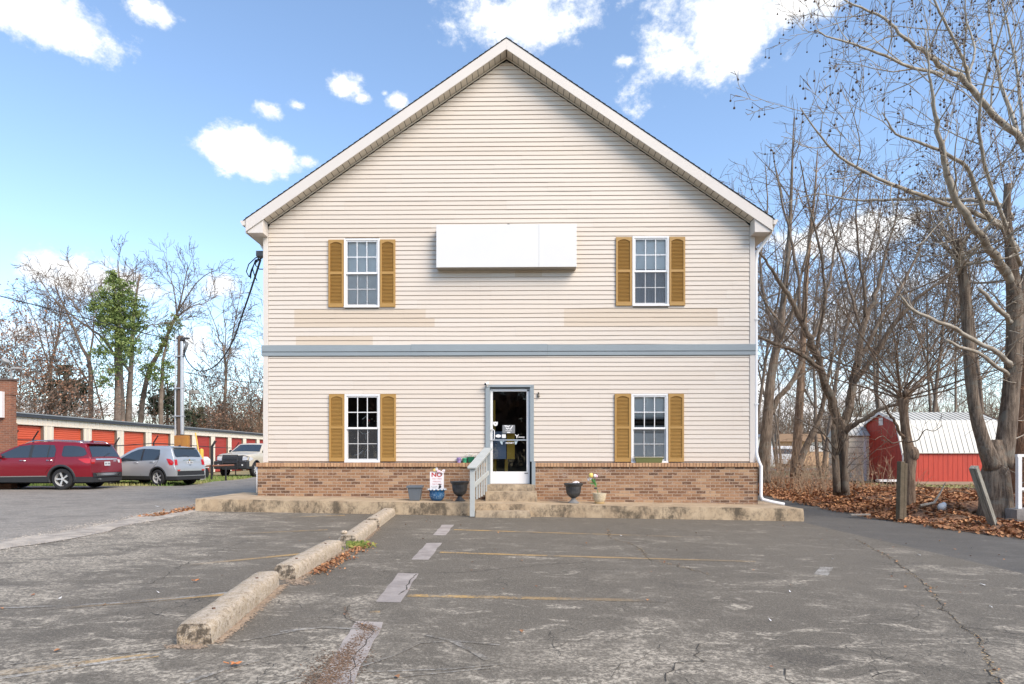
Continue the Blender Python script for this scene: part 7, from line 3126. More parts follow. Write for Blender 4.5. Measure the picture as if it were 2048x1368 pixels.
left_tree(284, 'leaning tree with fan shaped crown behind the utility pole', 62, [
    ([(281, 905, 1), (283, 820, 1), (297, 746, 1), (316, 708, 1), (335, 670, 1), (348, 640, 1), (354, 628, 1)], [.48, .42, .36, .32, .28, .25, .22], dict(tr=1, t0=.8)),
    ([(352, 635, 1), (365, 586, .6), (372, 550, .3), (384, 518, 0)], [.19, .13, .08, .03], dict(L=3, t0=.1)),
    ([(352, 635, 1), (385, 612, 1.6), (410, 606, 2), (437, 590, 2.4)], [.15, .11, .07, .03], dict(L=3, t0=.1)),
    ([(356, 622, 1), (390, 570, 0), (420, 545, -.6), (440, 540, -1)], [.13, .09, .06, .03], dict(L=3, t0=.1)),
    ([(354, 630, 1), (348, 580, 2), (335, 545, 2.6), (330, 520, 3)], [.12, .09, .05, .03], dict(L=3, t0=.1)),
], D=55.0)
left_tree(181, 'twin trunked bare tree left of the green pine', 63, [
    ([(180, 905, 0), (182, 803, 0), (179, 727, 0), (163, 693, 0), (145, 650, 0), (137, 632, 0), (118, 590, 0), (108, 560, 0)], [.36, .33, .28, .22, .17, .13, .08, .03], dict(tr=1, t0=.4)),
    ([(176, 735, 0), (186, 670, .5), (188, 620, 1), (192, 570, 1.4)], [.20, .14, .08, .03], dict()),
    ([(180, 770, 0), (160, 740, -1), (135, 690, -1.6), (115, 640, -2)], [.14, .11, .08, .03], dict()),
])
left_tree(102, 'slim forked bare tree above the orange doors, second clear trunk from the left', 64, [
    ([(102, 905, 3), (101, 746, 3), (110, 700, 3), (114, 678, 3), (120, 640, 3.2), (118, 600, 3.4)], [.26, .22, .17, .13, .08, .03], dict(tr=1)),
    ([(101, 750, 3), (88, 700, 2.4), (76, 660, 2), (60, 620, 1.6), (48, 590, 1.4)], [.15, .12, .09, .06, .03], dict()),
    ([(103, 740, 3), (97, 690, 3.6), (90, 650, 4), (95, 610, 4)], [.12, .09, .06, .03], dict()),
])
left_tree(452, 'bare tree with wide fork just left of the house corner', 65, [
    ([(450, 905, 0), (449, 822, 0), (452, 754, 0), (450, 720, 0), (446, 690, 0)], [.32, .29, .25, .22, .18], dict(tr=1, t0=.6)),
    ([(446, 690, 0), (437, 675, -.4), (433, 655, -.6), (418, 620, -1), (410, 600, -1.2)], [.15, .12, .09, .06, .03], dict(t0=.1)),
    ([(452, 735, 0), (462, 690, .5), (470, 640, 1), (479, 594, 1.4), (484, 560, 1.6)], [.15, .12, .09, .06, .03], dict(t0=.1)),
    ([(448, 710, 0), (452, 660, 1), (446, 620, 1.5), (452, 590, 1.8)], [.12, .09, .06, .03], dict(t0=.1)),
    ([(450, 780, 0), (425, 740, -1), (400, 715, -1.6), (380, 700, -2)], [.10, .08, .05, .03], dict(t0=.1)),
], D=60.0)
bare_tree(505, 62, 590, 'bare tree half hidden by the left wall of the house', 66, group=GL, stems=2, minr=.017)
bare_tree(410, 61, 700, 'low bare tree with brown leaves right of the utility pole', 67, group=GL, stems=3, minr=.017, leaf=m_dryleaf, nleaf=900, spread=.34)
bare_tree(325, 58, 640, 'thin bare tree between the pine green tree and the utility pole', 68, group=GL, stems=2, minr=.017)
bare_tree(145, 56, 600, 'bare tree half hidden behind the dark cedar', 69, group=GL, stems=2, minr=.017)
bare_tree(215, 57, 545, 'bare treetop behind the green pine', 70, group=GL, stems=2, minr=.017)
bare_tree(30, 44, 630, 'oak holding russet brown leaves above the brick pier', 71, stems=2, leaf=m_dryleaf, nleaf=2600, spread=.40, minr=.017, name='oak_tree', t0=.15)
bare_tree(66, 47, 700, 'rounded oak full of dry brown leaves right of the floodlights', 72, stems=2, leaf=m_dryleaf, nleaf=2600, spread=.45, minr=.017, name='oak_tree', t0=.1)
bare_tree(-14, 46, 640, 'greenish brown leafy tree cut by the left edge of the picture', 73, stems=2, leaf=m_dryleaf, nleaf=2000, spread=.40, minr=.017, name='oak_tree', t0=.15)
bare_tree(478, 60, 755, 'russet leaved young oak against the house wall', 74, stems=2, leaf=m_dryleaf, nleaf=1300, spread=.45, minr=.017, name='oak_tree', t0=.1)
bare_tree(508, 60, 790, 'dense brown leaved bush at the house wall behind the pickup', 75, stems=3, leaf=m_dryleaf, nleaf=1700, spread=.5, minr=.017, name='oak_tree', t0=.1)
bare_tree(440, 60, 785, 'smaller brown leaved sapling behind the storage roof', 76, stems=2, leaf=m_dryleaf, nleaf=1100, spread=.45, minr=.017, name='oak_tree', t0=.1)


# needle clumps
def needles(name, label, clumps, m, seed, D, n_per=130, size=.34, root=None, cat='tree', stem=None):
    r_ = random.Random(seed)
    if root is None:
        cx_ = clumps[0][0]
        root = thing(name, label, cat, (P(cx_, 0, D).x, D, 0))
    o_ = root.location
    mb = MB()
    for (px, py, rx, ry, dz) in clumps:
        c0 = P(px, py, D + dz) - o_
        RX, RZ = rx / F * D, ry / F * D
        nsub = max(9, int(RX * RZ * 60))
        for k in range(nsub):
            v = Vector((r_.gauss(0, .5), r_.gauss(0, .5), r_.gauss(0, .5)))
            q = c0 + Vector((v.x * RX, v.y * RX, v.z * RZ))
            cr = r_.uniform(.16, .42)
            tn = r_.uniform(0, 1) ** 1.3
            for j in range(n_per // 8):
                w_ = Vector((r_.gauss(0, 1), r_.gauss(0, 1), r_.gauss(0, .55))).normalized() * cr * r_.uniform(.15, 1)
                dr = (w_ + Vector((r_.gauss(0, .4), r_.gauss(0, .4), r_.gauss(0, .4)))).normalized() * size * r_.uniform(.5, 1)
                sd_ = dr.cross(Vector((r_.gauss(0, 1), r_.gauss(0, 1), r_.gauss(0, 1)))).normalized() * size * .22
                p0 = q + w_
                mb.add([tuple(p0 - sd_), tuple(p0 + dr * .5 - sd_ * .9), tuple(p0 + dr), tuple(p0 + sd_ * .8)], [(0, 1, 2, 3)], 0, clamp(tn * .75 + r_.uniform(-.15, .25), 0.01, 1))
    mb.build('crown', m, root)
    if stem:
        mb = MB()
        for (pts, rad) in stem:
            mb.tube([P(x, y, D + dz) - o_ for (x, y, dz) in pts], rad, 8)
        mb.build('trunk', m_barkfar, root)
    return root


needles('pine_tree', 'bright green pine with ragged crown in the middle of the left wood', [
    (228, 550, 8, 14, -1), (229, 566, 14, 18, -1), (245, 575, 14, 14, -1), (236, 590, 26, 18, -1), (265, 605, 18, 16, -1), (200, 596, 16, 14, -1), (222, 615, 26, 20, -1), (250, 625, 24, 22, -1), (190, 618, 14, 16, -1), (206, 640, 16, 14, -1),
    (232, 650, 26, 22, -1), (262, 655, 18, 20, -1), (276, 628, 12, 14, -.5), (240, 680, 26, 20, -1), (262, 700, 22, 18, -1), (205, 708, 18, 14, -1), (225, 738, 16, 12, -1),
    (250, 715, 14, 14, -1), (212, 760, 16, 10, -1), (282, 650, 10, 12, 0)], m_pine, 5, 48, 170, .23,
    stem=[([(234, 905, 0), (236, 760, 0), (233, 650, 0), (229, 560, 0)], [.26, .22, .14, .04])])
needles('pine_tree', 'smaller green pine clump leaning against the fan crowned tree', [
    (340, 655, 20, 13, 0), (330, 680, 14, 12, 0), (318, 700, 12, 12, 0), (350, 640, 10, 10, 0), (322, 752, 22, 16, 0), (335, 730, 14, 12, 0), (300, 735, 12, 12, 0), (290, 745, 12, 14, 0)], m_pine, 6, 54, 150, .23,
    stem=[([(322, 905, 0), (322, 800, 0), (326, 720, 0), (340, 655, 0)], [.22, .18, .12, .04])])
needles('cedar_tree', 'dark green cedar low in the wood left of the twin trunks', [
    (128, 738, 18, 14, 0), (135, 765, 30, 18, 0), (110, 780, 22, 20, 0), (145, 790, 26, 20, 0), (125, 810, 30, 18, 0), (165, 775, 16, 14, 0)], m_cedar, 7, 50, 110, .30,
    stem=[([(130, 905, 0), (130, 820, 0), (129, 735, 0)], [.2, .15, .04])])
needles('cedar_tree', 'dim dark evergreen behind the utility pole', [
    (335, 790, 20, 22, 0), (312, 815, 24, 22, 0), (350, 820, 24, 20, 0), (385, 830, 24, 16, 0)], m_cedar, 8, 58, 110, .34,
    stem=[([(335, 905, 0), (335, 760, 0)], [.2, .05])])

# ---- brush masses nobody could count
def brush(name, regions, n, seed, tw=.012, leafn=0, m=None, hgt=1.0, lm=None, lsize=.10):
    r_ = random.Random(seed)
    mb, ml = MB(), MB()
    tot = sum(rr[6] for rr in regions)
    for (x0, x1, y0, y1, h0, h1, wgt, zb) in regions:
        k_ = int(n * wgt / tot)
        for k in range(k_):
            x, y = r_.uniform(x0, x1), r_.uniform(y0, y1)
            h = r_.uniform(h0, h1) * (0.7 + .5 * noise.noise(Vector((x * .25, y * .25, seed))))
            d = Vector((r_.gauss(0, .32), r_.gauss(0, .32), 1)).normalized()
            p = Vector((x, y, zb))
            pts = [p]
            for i in range(4):
                d = (d + Vector((r_.gauss(0, .14), r_.gauss(0, .14), .02))).normalized()
                p = p + d * h / 4
                pts.append(p)
            tn = r_.uniform(.01, 1)
            mb.tube(pts, [tw * 1.2, tw, tw * .8, tw * .6, tw * .35], 3, 0, tn, cap=False)
            for j in range(5):
                i = r_.randint(1, 3)
                q = pts[i].lerp(pts[i + 1], r_.random())
                dd = (d + Vector((r_.gauss(0, .7), r_.gauss(0, .7), r_.gauss(0, .4)))).normalized() * h * r_.uniform(.12, .3)
                mb.tube([q, q + dd * .5 + Vector((0, 0, .02)), q + dd], [tw * .5, tw * .4, tw * .25], 3, 0, tn, cap=False)
                if leafn and r_.random() < leafn:
                    for jj in range(3):
                        c_ = q + dd * r_.random() + Vector((r_.gauss(0, .1), r_.gauss(0, .1), r_.gauss(0, .1)))
                        u = Vector((r_.gauss(0, 1), r_.gauss(0, 1), r_.gauss(0, 1))).normalized() * lsize * r_.uniform(.5, 1)
                        v = Vector((r_.gauss(0, 1), r_.gauss(0, 1), r_.gauss(0, 1))).normalized() * lsize * r_.uniform(.5, 1)
                        ml.add([tuple(c_), tuple(c_ + u), tuple(c_ + u + v), tuple(c_ + v)], [(0, 1, 2, 3)], 0, r_.uniform(.01, 1))
    o = mb.build(name, m or m_brush)
    tag(o, kind='stuff')
    if ml.f:
        ml.build('dry_leaves', lm or m_dryleaf, o)
    return o


brush('undergrowth', [(-50, -33, 40, 50, 4.0, 7.2, 6, 0), (-34, -20, 58, 63, 4.0, 7.6, 5, 0), (-62, -44, 44, 50, 4.5, 7.5, 2, 0)], 5200, 1, .022, .3, lsize=.15)
brush('undergrowth', [(8.8, 12.6, 18.5, 27, .6, 2.0, 5, .05), (10.5, 18, 26, 33, .8, 3.0, 5, .02), (26, 40, 31, 36, 1, 3.4, 3, 0)], 900, 2, .0065, .10, lsize=.06)
brush('distant_treeline', [(-75, 20, 88, 95, 7, 13, 8, 0), (20, 75, 82, 96, 7, 14.5, 10, 0)], 4200, 3, .05, .0, m=m_barkfar)

brush('treeline_across_street', [(-70, 70, -46, -38, 9, 17, 8, 0)], 1500, 5, .07, .6, m=m_barkfar, lsize=1.1)
# =================================================================== RIGHT SIDE
def hbank(x, y):
    e = edge_r(y)
    t = x - e
    z = gz(x, y) + 0.012
    k = 1 - sstep(17.5, 23, y)
    z += 0.30 * sstep(0.05, 1.9, t) * k * (1 - .55 * sstep(3.5, 6.5, t)) + .10 * sstep(0, 2, t)
    z += (0.07 * noise.noise(Vector((x * .9, y * .9, 3))) + .035 * noise.noise(Vector((x * 2.7, y * 2.7, 5)))) * sstep(0.0, 1.0, t)
    k2 = sstep(9.1, 9.7, x) * sstep(9.5, 11.5, y) * (1 - sstep(12.7, 13.5, y))
    return z * (1 - k2) - .10 * k2


mb = MB()
ys = lin(2, 46, .35)
nx_ = 44
vs, fs = [], []
for y in ys:
    e = edge_r(y) - .10
    for i in range(nx_ + 1):
        x = e + 24 * (i / nx_) ** 1.7
        vs.append((x, y, hbank(x, y)))
for j in range(len(ys) - 1):
    for i in range(nx_):
        fs.append((j * (nx_ + 1) + i, j * (nx_ + 1) + i + 1, (j + 1) * (nx_ + 1) + i + 1, (j + 1) * (nx_ + 1) + i))
mb.add(vs, fs)
m_bankm, g, b, out = new_mat('leaf_litter_bank')
tcn = g.n('ShaderNodeTexCoord').outputs['Object']
n1_ = g.noise(tcn, 11, 5, .7)
n2_ = g.noise(tcn, 2, 4, .6)
c = g.mix(g.smooth(n1_, .4, .62), (0.12, 0.06, 0.035), (0.33, 0.19, 0.11))
# grass shows through behind, towards the shed
sx = g.n('ShaderNodeSeparateXYZ')
g.l(tcn, sx.inputs[0])
gm = g.math('MULTIPLY', g.smooth(sx.outputs['Y'], 17.5, 20.5), g.smooth(sx.outputs['X'], 14.0, 16.0))
c = g.mix(g.math('MULTIPLY', gm, g.smooth(g.noise(tcn, 3, 4, .6), .35, .55)), c, (0.26, 0.24, 0.11))
g.l(c, b.inputs['Base Color'])
b.inputs['Roughness'].default_value = .95
bump(g, b, n1_, 1, .03)
tag(mb.build('terrain', m_bankm, smooth=True), kind='structure')

m_leaf = mat('fallen_leaf', (0.19, 0.07, 0.03), .8, tone=(0.56, 0.29, 0.13, 1), var=.25, vscale=1.2)


def leaf(mb, r_, c0, s_, flat=.5):
    yaw = r_.uniform(0, 6.28)
    u = Vector((math.cos(yaw), math.sin(yaw), r_.gauss(0, flat)))
    v = Vector((-math.sin(yaw), math.cos(yaw), r_.gauss(0, flat)))
    u = u.normalized() * s_
    v = v.normalized() * s_ * .8
    n = u.cross(v).normalized() * s_ * r_.uniform(.1, .5)
    p = [c0 - u, c0 - u * .2 - v + n, c0 + u * .7 - v * .7 + n * .6, c0 + u * 1.05, c0 + u * .7 + v * .7 + n * .6, c0 - u * .2 + v + n]
    mb.add([tuple(q) for q in p], [(0, 1, 2, 3), (0, 3, 4, 5)], 0, clamp(r_.gauss(.42, .28), .01, 1))


mb = MB()
rl = random.Random(77)
cnt = 0
while cnt < 42000:
    y = 6.5 + 24 * rl.random() ** 1.35
    e = edge_r(y)
    t = -0.30 + abs(rl.gauss(0, 1)) * (3.6 if y > 10 else 1.6)
    if t < 0 and rl.random() < .6:
        continue
    x = e + t
    if x > 24:
        continue
    if y > 18.5 and x > 15 and rl.random() < .75:
        continue
    if 13.0 > y > 12.3 and x > 10.0 and rl.random() < .0:
        continue
    z = hbank(x, y) if t > 0 else gz(x, y) + .012
    if noise.noise(Vector((x * 1.3, y * 1.3, 8))) < -.22 and rl.random() < .7:
        continue
    leaf(mb, rl, Vector((x, y, z + rl.uniform(.0, .05))), rl.uniform(.018, .052) * (1 + (y - 10) * .02), .55)
    cnt += 1
tag(mb.build('fallen_leaves', m_leaf), kind='stuff')

# leaves along the wheel stops, at the walk end and a few loose ones
mb = MB()
for k in range(620):
    y = rl.uniform(6.4, 8.6)
    x = -2.10 + abs(rl.gauss(0, .09)) + .02 * (y - 6)
    leaf(mb, rl, Vector((x, y, gz(x, y) + .012 + rl.uniform(0, .03))), rl.uniform(.008, .02), .5)
for k in range(420):
    y = rl.uniform(11.6, 14.5)
    x = -6.62 - abs(rl.gauss(0, .22)) - (.1 if y > 13 else 0)
    leaf(mb, rl, Vector((x, y, gz(x, y) + .015)), rl.uniform(.015, .04), .5)
for pth in (CR1, CR2, CR4):
    for q in pth:
        if rl.random() < .35:
            leaf(mb, rl, Vector((q.x + rl.gauss(0, .02), q.y + rl.gauss(0, .02), gz(q.x, q.y) + .016)), rl.uniform(.006, .016), .3)
for k in range(90):
    x, y = rl.uniform(-6, 8), rl.uniform(3, 12.5)
    leaf(mb, rl, Vector((x, y, gz(x, y) + .014)), rl.uniform(.008, .02), .3)
tag(mb.build('fallen_leaves', m_leaf), kind='stuff')
m_orleaf = mat('orange_leaf', (0.52, 0.20, 0.07), .7)


def maple(px, py, s_, label, rz):
    p = onground(px, py)
    mb = MB()
    n = 15
    pts_ = []
    for k in range(n):
        a = 2 * math.pi * k / n
        rr_ = s_ * (1.0 if k % 3 == 0 else (.55 if k % 3 == 1 else .62))
        pts_.append((rr_ * math.cos(a), rr_ * math.sin(a), .010 + .35 * s_ * abs(math.sin(a * 1.5 + 1))))
    pts_.append((0, 0, .012))
    mb.add(pts_, [(k, (k + 1) % n, n) for k in range(n)])
    mb.tube([(-s_ * .9, 0, .02), (-s_ * 1.7, s_ * .2, .03)], .003, 4)
    o = mb.build('fallen_leaf', m_orleaf, loc=tuple(p + Vector((0, 0, .012))), rz=rz)
    tag(o, label, 'leaf')


maple(471, 1336, .038, 'curled orange leaf on the asphalt, nearest the camera', .4)
maple(393, 1166, .036, 'single orange leaf left of the wheel stops', 1.4)
# white scraps
mb = MB()
rl2 = random.Random(5)
for (px, py, s_) in ((1242, 1073, .03), (1965, 1172, .04), (1838, 1112, .035), (1944, 1098, .03), (1982, 1217, .02), (314, 1014, .08), (120, 1200, .02), (1580, 1186, .02), (316, 1188, .02), (1540, 1244, .02), (1665, 1120, .02)):
    p = onground(px, py)
    a = rl2.uniform(0, 3)
    s_ *= .6
    u, v = Vector((math.cos(a), math.sin(a), 0)) * s_, Vector((-math.sin(a), math.cos(a), 0)) * s_ * .5
    mb.add([tuple(p - u - v + Vector((0, 0, .014))), tuple(p + u - v + Vector((0, 0, .016))), tuple(p + u + v + Vector((0, 0, .03))), tuple(p - u + v + Vector((0, 0, .014)))], [(0, 1, 2, 3)])
tag(mb.build('litter', m_whitepaint), kind='stuff')

# sticks over the bank
mb = MB()
for k in range(170):
    y = rl.uniform(10.5, 19)
    x = edge_r(y) + rl.uniform(.5, 5.5)
    a = rl.uniform(0, 6.28)
    L = rl.uniform(.2, .9)
    z = hbank(x, y) + .03
    mb.tube([(x, y, z), (x + L * .5 * math.cos(a), y + L * .5 * math.sin(a), z + rl.uniform(.0, .10)), (x + L * math.cos(a + .2), y + L * math.sin(a + .2), z + rl.uniform(-.02, .16))], [.010, .008, .004], 4)
tag(mb.build('fallen_twigs', m_bark2), kind='stuff')


def bank_at(px, d):
    x = (px - 1024) / F * d
    return Vector((x, d, hbank(x, d)))


# cut branch, plank, bag, log
o = MB()
a0 = bank_at(1868, 13.6)
o.tube([a0 + Vector((-.3, 0, .02)), a0 + Vector((0, 0, .08)), a0 + Vector((.2, .1, .28)), a0 + Vector((.32, .1, .52))], [.03, .028, .02, .01], 6)
tag(o.build('cut_branch', m_pale), 'pale cut branch sticking up from the leaves right of the topped tree', 'branch')
a0 = bank_at(1884, 13.4)
mb = MB()
mb.ball((0, 0, .05), .10, 8, 6, sq=(1, .7, .9))
mb.ball((.05, .02, .10), .06, 7, 5, sq=(1, .8, 1))
o = mb.build('plastic_bag', mat('grey_film', (0.55, 0.56, 0.56), .4), loc=tuple(a0), smooth=True)
tag(o, 'crumpled grey plastic bag in the leaves beside the pale cut branch', 'bag')
a0 = bank_at(1720, 13.9)
mb = MB()
mb.box(-.22, .22, -.04, .04, .02, .05)
tag(mb.build('wood_plank', mat('grey_board', (0.42, 0.36, 0.29), .9, var=.2), loc=tuple(a0 + Vector((0, 0, .03))), rz=.05), 'short grey board lying on the leaves left of the split post', 'plank')
mb = MB()
a0 = P(1775, 962, 20.5)
mb.box(-.35, .35, -.1, .1, 0, .07)
tag(mb.build('wood_plank', m_whitepaint, loc=(a0.x, a0.y, a0.z - .02), rz=.1), 'pale board leaning on the leaf pile below the red shed gable', 'plank')
a0 = P(1954, 984, 19)
mb = MB()
mb.tube([(-.50, 0, 0), (-.1, 0, .01), (.55, .05, -.01)], [.115, .12, .11], 12)
tag(mb.build('fallen_log', mat('rotten_log', (0.06, 0.045, 0.035), .95, var=.4, vscale=8), loc=(a0.x, a0.y, a0.z), smooth=True), 'dark rotten log on the grass behind the leaning post', 'log')

# posts
m_greywood, g, b, out = new_mat('silvered_wood')
tcn = g.n('ShaderNodeTexCoord').outputs['Object']
gn = g.noise(g.mapping(tcn, (14, 14, 1.2)), 3, 5, .7)
g.l(g.ramp(gn, [(.3, (0.12, 0.115, 0.09)), (.5, (0.27, 0.255, 0.21)), (.7, (0.40, 0.38, 0.32))]), b.inputs['Base Color'])
b.inputs['Roughness'].default_value = .9
bump(g, b, gn, .8, .01)
pA, pB = P(1987, 1052, 11.7), P(1947, 934, 11.35)
mb = MB()
ax_ = (pB - pA)
L = ax_.length
for (x0, x1) in ((-.062, .015), (.021, .062)):
    mb.box(x0, x1, -.05, .05, -.12, L)
o = mb.build('wooden_post', m_greywood, bevel=.006)
o.location = pA
o.rotation_euler = ax_.to_track_quat('Z', 'Y').to_euler()
tag(o, 'weathered grey post leaning left in front of the sycamore trunk', 'post')
q = P(1804, 1022, 13.2)
mb = MB()
mb.box(-.105, -.012, -.06, .06, -.1, 1.31)
mb.box(-.007, .058, -.055, .055, -.1, 1.27)
o = mb.build('wooden_post', mat('mossy_wood', (0.17, 0.13, 0.085), .95, col2=(0.10, 0.08, 0.05), vscale=5, var=.3, bmp=1, bscale=25), bevel=.008, loc=(q.x, q.y, hbank(q.x, q.y) - .05))
o.rotation_euler = (0, R(1.5), .1)
tag(o, 'upright mossy split post at the foot of the small topped tree', 'post')

# red gambrel shed -----------------------------------------------------------
m_redwood, g, b, out = new_mat('red_board')
tcn = g.n('ShaderNodeTexCoord').outputs['Object']
gn = g.noise(g.mapping(tcn, (8, 8, .8)), 2, 4, .6)
g.l(g.mix(g.smooth(gn, .35, .7), (0.50, 0.055, 0.028), (0.40, 0.042, 0.024)), b.inputs['Base Color'])
b.inputs['Roughness'].default_value = .6
m_roofw = mat('white_metal_roof', (0.64, 0.635, 0.575), .5, col2=(0.54, 0.535, 0.48), vscale=1.5, var=.06)
m_seamd = mat('roof_seam', (0.26, 0.26, 0.245), .6)
SD = 26.0
sc = F / SD
X0, X1 = (1807 - 1024) / sc, (2003 - 1024) / sc
zb_ = CAMZ + (HOR - 963) / sc
ze = CAMZ + (HOR - 902) / sc
zm_ = CAMZ + (HOR - 841) / sc
zr = CAMZ + (HOR - 824) / sc
LX, WY = X1 - X0, 3.1
sh = thing('red_shed', 'small red barn shed with white ribbed gambrel roof and white vent', 'shed', (X0, SD, 0))


def boards_x(mb, x0, x1, y, za, zb2, out_=-1, w_=.20):
    n = max(1, int((x1 - x0) / w_))
    st_ = (x1 - x0) / n
    for i in range(n):
        mb.box(x0 + i * st_ + .006, x0 + (i + 1) * st_ - .006, min(y, y + out_ * .02), max(y, y + out_ * .02), za, zb2)
    mb.box(x0, x1, min(y, y - out_ * .03), max(y, y - out_ * .03), za, zb2)


mb = MB()
boards_x(mb, 0, LX, 0, zb_, ze + .05)
boards_x(mb, 0, LX, WY, zb_, ze + .05, 1)
rs_m = .42          # where the roof breaks, from the front wall
prof = [(0, zb_), (WY, zb_), (WY, ze), (WY - rs_m, zm_ + .02), (WY / 2, zr + .06), (rs_m, zm_ + .02), (0, ze)]


def gamb(y):
    y = min(y, WY - y)
    return ze + (zm_ - ze) * y / rs_m if y < rs_m else zm_ + (zr + .06 - zm_) * (y - rs_m) / (WY / 2 - rs_m)


for xx, s_ in ((0, -1), (LX, 1)):
    n = 15
    st_ = WY / n
    for i in range(n):
        ya, yb_ = i * st_ + .006, (i + 1) * st_ - .006
        yy = [(ya, zb_), (yb_, zb_), (yb_, gamb(yb_) - .02)]
        for ybk in (rs_m, WY / 2, WY - rs_m):
            if ya < ybk < yb_:
                yy.append((ybk, gamb(ybk) - .02))
        yy.append((ya, gamb(ya) - .02))
        mb.prism(yy, 'x', min(xx, xx + s_ * .02), max(xx, xx + s_ * .02))
    mb.prism([(p[0], p[1] - .02 * (p[1] > zb_)) for p in prof], 'x', min(xx, xx - s_ * .03), max(xx, xx - s_ * .03))
mb.build('wall', m_redwood, sh)
mb = MB()
ov, th = .12, .03
lp_ = [(-.10, ze - .07), (rs_m - .02, zm_ + .03), (WY / 2, zr + .10), (WY - rs_m + .02, zm_ + .03), (WY + .10, ze - .07)]
for (a, b_) in zip(lp_[:-1], lp_[1:]):
    mb.prism([a, b_, (b_[0], b_[1] - th), (a[0], a[1] - th)], 'x', -ov, LX + ov)
rf = mb.build('roof', m_roofw, sh)
mb = MB()
n = 20
for i in range(n + 1):
    x = -ov + (LX + 2 * ov) * i / n
    for (a, b_) in zip(lp_[:2], lp_[1:3]):
        mb.prism([(a[0], a[1] + .001), (b_[0], b_[1] + .001), (b_[0], b_[1] + .022), (a[0] - .01, a[1] + .022)], 'x', x - .006, x + .006)
mb.build('roof_rib', m_seamd, rf)
mb = MB()
for xx in (-ov - .012, LX + ov):
    for (a, b_) in zip(lp_[:-1], lp_[1:]):
        mb.prism([(a[0], a[1] + .01), (b_[0], b_[1] + .01), (b_[0], b_[1] - .10), (a[0], a[1] - .10)], 'x', xx, xx + .012)
mb.box(-.030, -.021, -.03, .05, zb_, ze - .10)
mb.box(-.030, -.021, WY - .05, WY + .03, zb_, ze - .10)
mb.build('white_trim', m_whitepaint, sh)
mb = MB()
mb.box(-.045, -.031, WY / 2 - .17, WY / 2 + .13, zr - .48, zr - .16)
for k in range(6):
    mb.box(-.055, -.046, WY / 2 - .15, WY / 2 + .11, zr - .455 + k * .048, zr - .43 + k * .048)
mb.build('gable_vent', m_whitepaint, sh)
mb = MB()
mb.box(-.02, LX + .02, -.04, .06, zb_ - .13, zb_ - .002)
mb.box(-.02, LX + .02, WY - .06, WY + .04, zb_ - .13, zb_ - .002)
for i in range(5):
    x = LX * i / 4
    mb.box(x - .1, x + .1, .1, .5, -.08, zb_ - .135)
mb.build('skid', mat('skid_timber', (0.36, 0.25, 0.18), .9, var=.2), sh)

# beige metal shed -------------------------------------------------------------
BD = 28.5
sc2 = F / BD
bx0, bx1 = (1692 - 1024) / sc2, (1729 - 1024) / sc2
bs = thing('beige_shed', 'beige corrugated metal shed with white roof between tree and red shed', 'shed', (bx1, BD, 0))
zb2 = CAMZ + (HOR - 962) / sc2
ze2 = CAMZ + (HOR - 872) / sc2
m_beige = mat('beige_steel', (0.78, 0.71, 0.55), .5, var=.05)
m_beiged = mat('beige_steel_groove', (0.26, 0.235, 0.18), .6)


def ribbed(mb, n, place):
    for i in range(n):
        z0_ = zb2 + (ze2 - zb2) * i / n
        z1_ = zb2 + (ze2 - zb2) * (i + 1) / n
        place(z0_, z1_ - .028, 0, .03)
        place(z1_ - .028, z1_, 1, .0)


mb = MB()
ribbed(mb, 8, lambda za, zc2, mi, o_: mb.box(.06, 2.6, -o_, .05, za, zc2, mi))
ribbed(mb, 8, lambda za, zc2, mi, o_: mb.box(-.0 - o_, .05, .0515, 1.5, za, zc2, mi))
ribbed(mb, 8, lambda za, zc2, mi, o_: mb.box(bx0 - bx1, -.06, -o_, .05, za, zc2, mi))
ribbed(mb, 8, lambda za, zc2, mi, o_: mb.box(bx0 - bx1 - o_, bx0 - bx1 - .001, .0, 1.5, za, zc2, mi))
mb.build('wall', [m_beige, m_beiged], bs)
mb = MB()
mb.box(-.058, .058, -.055, .052, zb2, ze2)
mb.build('corner_trim', m_whitepaint, bs)
mb = MB()
zr2 = CAMZ + (HOR - 836) / sc2
xa_ = bx0 - bx1
mb.prism([(-.12, ze2), (-.12, ze2 + .03), (.78, zr2 + .08), (1.68, ze2 + .03), (1.68, ze2)], 'x', xa_, 2.6)
mb.build('roof', m_roofw, bs)
mb = MB()
for i in range(18):
    x = xa_ + (2.6 - xa_) * i / 17
    mb.prism([(-.13, ze2 + .031), (-.13, ze2 + .055), (.78, zr2 + .104), (.78, zr2 + .081)], 'x', x - .009, x + .009)
mb.build('roof_rib', m_seamd, bs)

